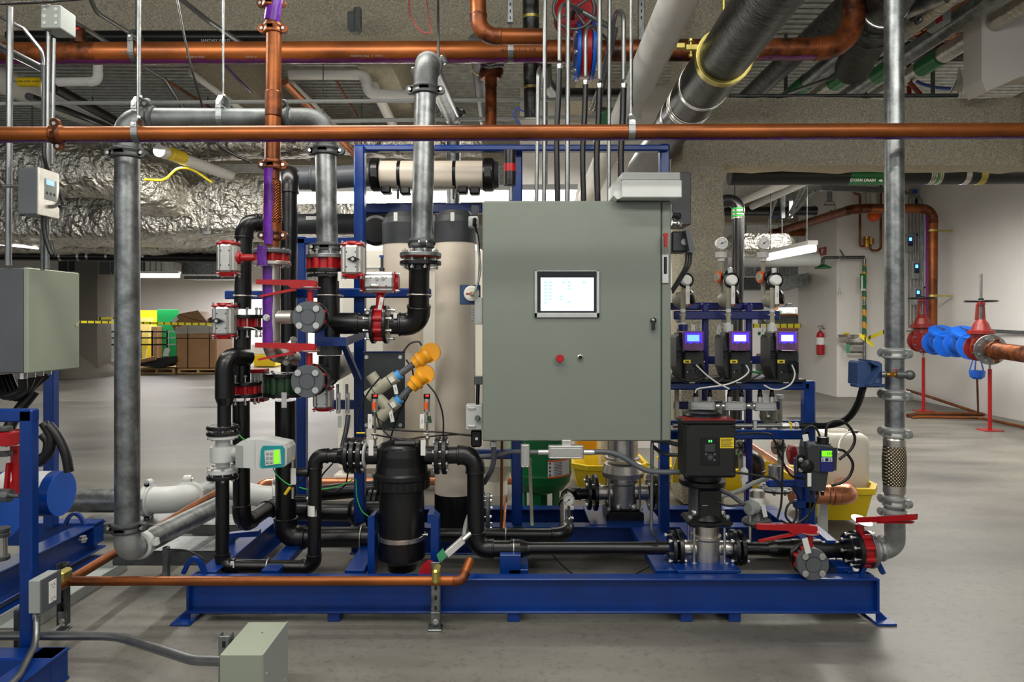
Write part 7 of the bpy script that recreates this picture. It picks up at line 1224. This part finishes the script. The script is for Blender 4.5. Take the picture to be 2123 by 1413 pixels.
# green tank
t = T('pressure_tank', 'green steel pressure tank with white warning label below the cabinet', 'tank'); Yt = 5.05; r = W(66, Yt); c = V((P(1124, 0, Yt).x, Yt+r, 0)); zt2 = P(0, 993, Yt).z
MB().lathe(c+AZ*zt2, AZ, [(-.16, 0.001), (-.155, r*.35), (-.12, r*.75), (-.06, r*.95), (0, r), (.005, r*1.015), (.02, r), (.9, r), (1.0, r*.8), (1.05, .01)], 44, caps=False).obj('shell', 'green', t)
for a in (-1.2, .9, 3): MB().box(c+V((math.sin(a)*r*.6, -math.cos(a)*r*.6, .09)), (.075, .02, .24 if 0 else .22), .004, Matrix.Rotation(a, 3, 'Z')).obj('leg', 'green', t)
MB().box(c+V((-.04, -r*.5, .09)), (.07, .05, .2)).obj('leg', 'green', t)
b = MB(); n = 10; vs = []; 
for zz in (P(0, 991, Yt).z, P(0, 954, Yt).z):
    for k in range(n+1): a = math.radians(10+52*k/n); vs.append(V((c.x+math.sin(a)*r*1.012, c.y-math.cos(a)*r*1.012, zz)))
b.add(vs, [[k, k+1, n+2+k, n+1+k] for k in range(n)], True); lb2 = b.obj('warning_label', 'white', t)
for zz in (990, 956):
    b = MB(); vs = []
    for dz in (-.006, .006):
        for k in range(n+1): a = math.radians(10+52*k/n); vs.append(V((c.x+math.sin(a)*r*1.016, c.y-math.cos(a)*r*1.016, P(0, zz, Yt).z+dz)))
    b.add(vs, [[k, k+1, n+2+k, n+1+k] for k in range(n)], True); b.obj('label_stripe', 'orange', lb2)
for k in range(4): a = math.radians(14); MB().box((c.x+math.sin(a)*r*1.02, c.y-math.cos(a)*r*1.02, P(0, 961+k*8, Yt).z), (.012, .004, .012), .001).obj('label_symbol', 'black', lb2)
for k in range(9): a = math.radians(30); MB().box((c.x+math.sin(a)*r*1.02, c.y-math.cos(a)*r*1.02, P(0, 960+k*3.2, Yt).z), (.07, .002, .004), .0005, Matrix.Rotation(a, 3, 'Z')).obj('label_print', 'grey_pvc', lb2)
tag(MB().lathe(V((P(1026, 0, 5.6).x, 5.9, 0)), AZ, [(0, .1), (.12, .1), (.2, .14), (.27, .2), (1.0, .2)], 32).obj('white_tank', 'hdpe'), 'cream rounded tank bottom beside the green tank, left', 'tank')
# copper lines low centre
cpipe('vertical thin copper pipe standing left of the blue post below the cabinet', [P(1041, 870, 3.95), P(1039, 1100, 3.95)], W(2.8, 3.95)); cpipe('vertical copper pipe behind the wide conduit body', [P(1126, 880, 5.4), P(1124, 962, 5.4)], W(3, 5.4))
cpipe('pale copper pipe leaning beside the thin vertical copper pipe', [P(1049, 1030, 4.2), P(1044, 1098, 4.0)], W(3, 4.1), 'copper_new'); cpipe('horizontal copper pipe passing left behind the green tank', [P(520, 1040, 5.9), P(540, 998, 6.0), P(1062, 996, 6.0)], W(8, 6), R=.15, m='copper_new')
t = T('copper_elbow', 'big shiny copper elbow below the analyser in front of the yellow tray', 'pipe'); Ye = 4.4
run(t, [P(1640, 1024, Ye), P(1756, 1024, Ye), P(1748, 1006, 5.0)], W(20, Ye), 'copper_new', R=.1, ef=1.06)
for x in (1712, 1736): MB().lathe(P(x, 1024, Ye), AX, [(0, W(20, Ye)), (.004, W(21.5, Ye)), (.008, W(20, Ye))], 28, caps=False).obj('solder_ring', 'copper_new', t)
cpipe('long copper pipe slanting behind the steel canister', [P(1560, 925, 6.8), P(1662, 992, 5.0)], W(9, 5), 'copper_new'); tag(MB().pbox(1700, 1043, 1717, 1112, 4.5, .04).obj('strut_channel', 'lt_grey'), 'grey strut leg under the big copper elbow', 'strut')
# front bottom copper pipe with strut stands
t = T('copper_pipe', 'low horizontal copper pipe in front of the skid with upturned elbow end', 'pipe'); Y = 3.25; run(t, [P(126, 1204, Y), P(958, 1203, Y), P(975, 1160, 3.33)], W(9.5, Y), 'copper', R=.04, fm='copper_fit', ef=1.1)
cpipe('copper floor pipe slanting back beneath the left galvanised elbow', [P(110, 1222, 3.16), P(452, 1018, 5.0)], .024)
def stand(x, y0, y1, Y, lab, side=False):
    t = T('strut_stand', lab, 'stand'); a = P(x-9, y0, Y); b2 = P(x+9, y1, Y)
    if side: MB().box((a.x+.02, Y+.03, (a.z+b2.z)/2), (.041, .003, a.z-b2.z)).box((a.x, Y+.01, (a.z+b2.z)/2), (.003, .041, a.z-b2.z)).box((a.x+.04, Y+.01, (a.z+b2.z)/2), (.003, .041, a.z-b2.z)).obj('channel', 'galv_dark', t)
    else:
        MB().box(((a.x+b2.x)/2, Y, (a.z+b2.z)/2), (.041, .003, a.z-b2.z)).box((a.x, Y+.02, (a.z+b2.z)/2), (.003, .041, a.z-b2.z)).box((b2.x, Y+.02, (a.z+b2.z)/2), (.003, .041, a.z-b2.z)).obj('channel', 'galv', t)
    for k in range(5): MB().pbox(x-2, y0+6+k*21, x+2.5, y0+16+k*21, Y-.0025+(.031 if side else 0), .003, .004).obj('slot', 'black', t)
    MB().box(((a.x+b2.x)/2, Y-.01, .004), (.07, .07, .008)).pbox(x-10, y1-28, x+9, y1-3, Y-.006, .005).obj('foot_bracket', 'galv', t); bolt(t, P(x, y1-9, Y-.01), AY, .015, .011); return t
t = stand(903, 1165, 1297, 3.32, 'slotted strut stand clamping the low copper pipe, centre'); MB().pbox(895, 1182, 910, 1212, 3.2, .1, .01).obj('pipe_clamp', 'gold_zinc', t)
t = stand(129, 1168, 1296, 3.3, 'slotted strut stand at the left end of the low copper pipe', True); MB().pbox(112, 1186, 130, 1213, 3.2, .08, .01).obj('pipe_clamp', 'gold_zinc', t)
t = T('drain_valve', 'tilted grey conduit body with green and red tags behind the centre strut', 'valve'); A_, B_ = P(915, 1158, 3.42), P(972, 1108, 3.5); d = (B_-A_).normalized(); rt = Matrix((d, AY, d.cross(AY))).transposed()
MB().box((A_+B_)/2, ((B_-A_).length*.62, .04, .04), .004, rt).obj('body', 'alu', t); MB().cyl(A_, B_+d*.01, .013).obj('hub', 'zinc', t); MB().pprism([(905, 1150), (918, 1136), (926, 1152), (912, 1168)], 3.4, .004).obj('green_tag', 'green_lt', t); MB().pprism([(866, 1196), (872, 1175), (886, 1163), (900, 1168), (893, 1192)], 3.44, .03).obj('red_handle', 'red', t)
hose('flexible_conduit', 'grey hose rising behind the pump line from the tilted conduit body', 'conduit', [P(962, 1112, 3.55), P(966, 1085, 3.7), P(975, 1060, 3.85), P(985, 1030, 4.0)], .012, 'box_grey')
# misc thin cables over the floor and by the strainer
for k, (pts, Yk, lab, m) in enumerate((([(1145, 1148), (1165, 1170), (1195, 1196)], 3.9, 'thin black cable crossing the floor inside the skid, left', 'rubber'), ([(1376, 1157), (1340, 1176), (1306, 1196)], 3.8, 'thin black cable crossing the floor inside the skid, right', 'rubber'), ([(350, 1138), (385, 1140), (410, 1150), (427, 1162)], 3.6, 'thin black cable from the galvanised elbow over the grey trough', 'rubber'),
    ([(790, 780), (765, 810), (745, 850), (742, 880), (760, 905)], 3.6, 'black cable arc left of the sensor board', 'rubber'), ([(835, 730), (850, 712), (868, 708), (874, 716)], 3.6, 'black cable arc above the upper amber sensor', 'rubber'), ([(842, 745), (856, 770), (850, 810), (830, 850), (812, 900), (810, 918)], 3.75, 'black cable behind the amber sensor stems', 'rubber'), ([(886, 795), (905, 820), (918, 860), (919, 905)], 3.6, 'black cable from the lower amber sensor down to the flange', 'rubber'),
    ([(775, 888), (850, 893), (920, 896), (990, 905)], 3.7, 'black cable running right to the cabinet corner, upper', 'rubber'), ([(770, 900), (840, 910), (880, 905), (960, 900), (995, 908)], 3.72, 'black cable running right to the cabinet corner, lower', 'rubber'), ([(779, 855), (790, 885), (810, 905), (835, 912)], 3.5, 'black cable from the left transmitter plug', 'rubber'), ([(690, 960), (668, 985), (660, 1010), (690, 1020), (715, 1005), (722, 975)], 3.75, 'black cable loop under the left flange pair', 'rubber'),
    ([(566, 970), (575, 985), (592, 1000), (604, 1006)], 3.5, 'green earth wire left, from the flow meter display', 'wire_green'), ([(620, 1010), (650, 1015), (700, 1008), (735, 992)], 3.6, 'green earth wire reaching the blue post', 'wire_green'), ([(738, 992), (740, 1030), (750, 1058), (764, 1070)], 3.6, 'green earth wire dropping down the blue post', 'wire_green'), ([(495, 900), (503, 908), (512, 914)], 3.5, 'short green wire at the flow meter flange', 'wire_green'), ([(1385, 985), (1370, 975), (1340, 960)], 4.3, 'green wire beside the rear pump motor', 'wire_green'),
    ([(506, 678), (525, 680), (545, 692), (556, 704)], 3.6, 'white air tube from the left actuated valve', 'wire_white'), ([(590, 1010), (600, 1012), (640, 985), (665, 965)], 3.65, 'black cable from yellow valve to the flange pair', 'rubber'))):
    hose('cable', lab, 'cable', [P(x, y, Yk) for x, y in pts], .0045 if m == 'rubber' else .003, m)
# ================================================ LEFT NEIGHBOUR SKID
t = T('grey_enclosure', 'grey steel enclosure with pale door at the left edge above black hoses', 'enclosure'); 
MB().box((-2.6, 3.57, 1.4925), (.37, .4, .52), .004).obj('body', 'grey_pvc', t); MB().box((-2.4, 3.57, 1.4925), (.025, .405, .525), .006).obj('door', 'panel_light', t)
MB().lathe((-2.388, 3.745, 1.47), AX, [(0, .012), (.004, .012)], 16).obj('lock', 'steel', t)
for k in range(4): MB().cyl((-2.45-.02*k, 3.42+.09*k, 1.24), (-2.45-.02*k, 3.42+.09*k, 1.2), .02, 8, smooth=False).obj('cable_gland', 'zinc', t)
for k in range(4): hose('flexible_hose', 'black hose bending down left under the left enclosure, %s from the front' % ('first', 'second', 'third', 'fourth')[k], 'hose', [V((-2.45-.02*k, 3.42+.09*k, 1.2)), V((-2.47-.03*k, 3.44+.07*k, 1.14)), V((-2.56-.01*k, 3.45+.05*k, 1.11-.01*k)), V((-2.62, 3.5+.03*k, 1.14)), V((-2.66, 3.52+.03*k, 1.2))], .02, 'rubber')
hose('flexible_hose', 'long black hose dropping behind the front left blue post', 'hose', [V((-2.52, 3.6, 1.12)), V((-2.58, 3.55, 1.0)), V((-2.62, 3.5, .85))], .028, 'rubber')
t = T('stainless_controller', 'small stainless box with lit display clamped to the left conduits', 'controller'); Yc = 3.2; xa = P(77.5, 0, Yc).x; z1, z0 = P(0, 347, Yc).z, P(0, 444, Yc).z
MB().box((xa-.045, Yc+.07, (z0+z1)/2), (.085, .14, z1-z0), .004).obj('body', 'grey_pvc', t); MB().box((xa+.003, Yc+.07, (z0+z1)/2), (.012, .146, z1-z0+.006), .003).obj('front_cover', 'steel', t); MB().box((xa+.0095, Yc+.078, z0+(z1-z0)*.58), (.002, .085, .1), .0005).obj('keypad_plate', 'box_grey', t)
MB().box((xa+.011, Yc+.074, z0+(z1-z0)*.74), (.002, .056, .026), .0005).obj('display', 'lcd_dim', t)
for k in range(3): MB().box((xa+.011, Yc+.05+.026*k, z0+(z1-z0)*.5), (.002, .012, .013), .0005).obj('key', 'dkgrey', t)
MB().pbox(36, 345, 41, 446, Yc, .04).obj('mount_strut', 'galv_dark', t); MB().pbox(5, 382, 40, 387, Yc+.0, .03).obj('pipe_clamp', 'galv', t)
hose('flexible_hose', 'twin black cables hanging from the stainless controller', 'cable', [P(92, 446, 3.25), P(93, 480, 3.25), P(102, 515, 3.25), P(110, 528, 3.25), P(104, 500, 3.3)], .011, 'rubber'); hose('flexible_hose', 'black cable loop right of the stainless controller', 'cable', [P(92, 290, 3.3), P(95, 340, 3.3), P(124, 400, 3.35), P(134, 425, 3.35), P(124, 428, 3.3)], .009, 'rubber')
t = T('steel_stand', 'blue steel frame of the neighbouring skid at the left edge, near', 'skid'); Yn = 2.87
MB().pbox(38, 850, 65, 1385, Yn, .05, .006).obj('post', 'blue', t); MB().pbox(-60, 849, 66, 875, Yn, .05, .006).obj('top_rail', 'blue', t)
MB().box((-1.9, 2.1, .125), (.11, 1.5, .01), .002).box((-1.86, 2.1, .065), (.01, 1.5, .12), .002).box((-1.9, 2.1, .006), (.11, 1.5, .01), .002).obj('base_beam', 'blue', t); MB().box((-2.35, 2.8, .065), (1.0, .1, .13), .006).obj('base_beam', 'blue', t)
t = T('blue_skid_beam', 'blue base beams of the left neighbour skid with lifting eye, farther back', 'skid')
for x, nm in ((-2.66, 'base_beam'),): MB().box((x, 3.5, .21), (.12, 1.75, .012)).box((x, 3.5, .05), (.12, 1.75, .012)).box((x, 3.5, .13), (.01, 1.75, .16)).obj(nm, 'blue', t)
MB().box((-2.585, 3.5, .008), (.1, 1.6, .012)).obj('foot_plate', 'blue', t); MB().pbox(88, 765, 110, 1095, 4.2, .06, .006).obj('post', 'blue', t); MB().box((-2.9, 4.3, .16), (.6, .1, .14)).obj('cross_beam', 'blue', t)
c = P(155, 1088, 4.2); MB().flatbar(spline([c+V((-.06, 0, 0)), c+V((-.035, 0, .05)), c+V((0, 0, .07)), c+V((.035, 0, .05)), c+V((.06, 0, 0))]), .02, .02, AY).obj('lifting_eye', 'blue', t); bolt(t, P(172, 1117, 4.1), AZ, .03, .02)
for k, (x, y, Y, rr, lab) in enumerate(((128, 1022, 3.7, .12, 'blue motor drum with silver label behind the left blue post'), (18, 1068, 3.35, .105, 'lower blue motor drum at the left edge'))):
    t = T('blue_drum', lab, 'motor'); c = P(x, y, Y); MB().lathe(c, -AX, [(0, rr), (.32, rr)], 40).obj('shell', 'blue', t); MB().lathe(c, AX, [(0, rr*1.0), (.003, rr)], 40).obj('end_disc', 'blue_bright', t)
    if k == 0:
        b = MB(); n = 14; vs = []
        for xx in (.05, .3):
            for q in range(n+1): a = math.radians(-12+100*q/n); vs.append(c+V((-xx, -math.cos(a)*rr*1.01, math.sin(a)*rr*1.01)))
        b.add(vs, [[q, q+1, n+2+q, n+1+q] for q in range(n)], True); b.obj('label', 'lt_grey', t); collar(t, c-AX*.2, AX, rr*1.02, .025, 'red', 'red_band')
t = T('red_valve_group', 'red valve and handles between black flanges at the left edge', 'valve'); Y = 3.1; MB().pbox(-20, 898, 20, 925, Y, .08).obj('body', 'red', t); disc(P(10, 888, Y+.05), AZ, W(14, Y), .02, 'cast', t); disc(P(10, 940, Y+.05), AZ, W(14, Y), .02, 'cast', t); MB().cyl(P(10, 925, Y+.05), P(10, 897, Y+.05), W(5, Y)).obj('bolt', 'zinc', t)
MB().lathe(P(26, 905, Y+.15), (1, -.5, 0), [(0, W(16, Y)), (.02, W(18, Y))], 24).obj('gear', 'red_dark', t); MB().pprism([(20, 925), (36, 925), (34, 1025), (26, 1025)], Y+.1, .02).pprism([(6, 1022), (12, 960), (18, 960), (13, 1022)], Y+.08, .02).obj('lever_handle', 'red', t)
t = T('clear_flange_stack', 'glass and steel flange stack at the bottom of the left edge', 'fitting'); Y = 3.0
for y in (1097, 1107, 1155): disc(P(5, y, Y), AZ, W(14, Y), .02, 'cast', t)
MB().cyl(P(5, 1152, Y), P(5, 1110, Y), W(9, Y)).obj('sight_glass', 'steel', t); MB().cyl(P(-5, 1026, Y), P(22, 1027, Y), .03, 8, smooth=False).cyl(P(22, 1027, Y), P(40, 1027, Y), .009).obj('rod_end', 'galv', t)
for k, pts in enumerate(([(90, 876), (104, 900), (105, 930), (90, 952), (80, 960)], [(88, 900), (100, 915), (96, 940), (84, 950)], [(100, 880), (120, 905), (136, 940), (143, 978)])): hose('flexible_hose', 'black hose coil behind the left blue post, %s' % ('outer turn', 'inner turn', 'falling to the blue drum')[k], 'hose', [P(x, y, 3.6) for x, y in pts], .024, 'rubber')
t = T('floor_channel', 'open grey steel channel lying on the floor beside the left blue beam', 'trough'); x0, x1 = P(80, 0, 3.55).x, P(185, 0, 4.05).x
c1, c2_ = V((-2.42, 3.3, .01)), V((-2.42, 4.05, .01)); MB().box((-2.4, 3.7, .005), (.18, .8, .008)).box((-2.49, 3.7, .03), (.006, .8, .06)).box((-2.31, 3.7, .03), (.006, .8, .06)).box((-2.4, 4.1, .03), (.18, .006, .06)).obj('channel', 'box_grey', t)
t = T('outlet_box', 'grey electrical box with white double socket on the left blue post', 'outlet'); Yo = 2.8; xo = P(84, 0, Yo).x; z1, z0 = P(0, 1203, Yo).z, P(0, 1272, Yo).z
MB().box((xo-.026, Yo+.06, (z0+z1)/2), (.05, .12, z1-z0), .003).obj('box', 'box_grey', t); MB().box((xo+.002, Yo+.06, (z0+z1)/2), (.006, .125, z1-z0+.006), .002).obj('cover', 'grey_pvc', t); MB().box((xo+.006, Yo+.065, (z0+z1)/2), (.004, .045, .09), .001).obj('socket', 'white', t)
for sg in (-1, 1):
    for dy in (-.008, .008): MB().box((xo+.0085, Yo+.065+dy, (z0+z1)/2+sg*.028), (.001, .002, .008), 0).obj('slot', 'black', t)
    MB().box((xo+.0085, Yo+.065, (z0+z1)/2+sg*.028-.012), (.001, .004, .004), 0).obj('slot', 'black', t)
cpipe('steel conduit curving down from the left outlet box', [P(76, 1272, 2.85), P(76, 1330, 2.8), P(40, 1400, 2.6), P(0, 1440, 2.4)], W(6.5, 2.8), 'conduit', R=.2, nm='conduit', cat='conduit'); tag(MB().cyl(P(76, 1281, 2.85), P(76, 1272, 2.85), W(8, 2.85)).obj('conduit_fitting', 'zinc'), 'conduit connector under the left outlet box', 'fitting')
cpipe('long thick conduit bending right along the floor to the grey pull box', [P(-40, 1317, 2.95), P(240, 1317, 2.9), P(400, 1368, 2.62), P(470, 1370, 2.56)], W(9.5, 2.8), 'conduit', R=.35, nm='conduit', cat='conduit')
t = T('pull_box', 'grey sheet metal pull box standing at the bottom edge of the picture', 'box'); X0, X1 = -1.055, -.9; MB().box(((X0+X1)/2, 2.6, .145), (X1-X0, .27, .28), .002).obj('body', 'panel_light', t); MB().box((X1+.001, 2.6, .145), (.004, .274, .284), .001).obj('lid', 'box_grey', t)
for zz in (.2, .07): MB().lathe((X1+.003, 2.5 if zz > .1 else 2.7, zz), AX, [(0, .005), (.002, .004)], 10).obj('lid_screw', 'steel', t)
MB().lathe((X0+.09, 2.64, .285), AZ, [(0, .003), (.001, .003)], 8).obj('hole', 'black', t)
t = T('strut_post', 'short slotted strut post left of the grey pull box', 'strut'); MB().box((-1.068, 2.6, .15), (.003, .041, .3)).box((-1.088, 2.58, .15), (.041, .003, .3)).box((-1.108, 2.6, .15), (.003, .041, .3)).obj('channel', 'galv', t)
for k in range(3): MB().box((-1.088, 2.578, .27-.05*k), (.012, .003, .026), .001).obj('slot', 'black', t)
tag(MB().pbox(27, 1265, 38, 1345, 3.0, .04).obj('strut_channel', 'dkgrey'), 'dark strut standing left of the near blue post', 'strut')
# ================================================ finish: put every root's origin at the base of its thing
bpy.context.view_layer.update()
def kids(o): return [c for c in ALL if c.parent is o]
ALL = list(COL.objects); CH_ = {}
for o in ALL: CH_.setdefault(o.parent, []).append(o)
for o in CH_.get(None, []):
    if o.type == 'EMPTY':
        st = [o]; pts = []
        while st:
            q = st.pop(); st += CH_.get(q, [])
            if q.type == 'MESH': pts += [q.matrix_world @ V(c) for c in q.bound_box]
        if not pts: continue
        c = V(((min(p.x for p in pts)+max(p.x for p in pts))/2, (min(p.y for p in pts)+max(p.y for p in pts))/2, min(p.z for p in pts)))
        o.location = c
        for k in CH_.get(o, []): k.location = k.location-c
    elif o.type == 'MESH':
        me = o.data; n = len(me.vertices)
        if not n: continue
        xs = [v.co for v in me.vertices]; c = V(((min(p.x for p in xs)+max(p.x for p in xs))/2, (min(p.y for p in xs)+max(p.y for p in xs))/2, min(p.z for p in xs)))
        me.transform(Matrix.Translation(-c)); o.location = o.location+c
        for k in CH_.get(o, []): k.location = k.location-c
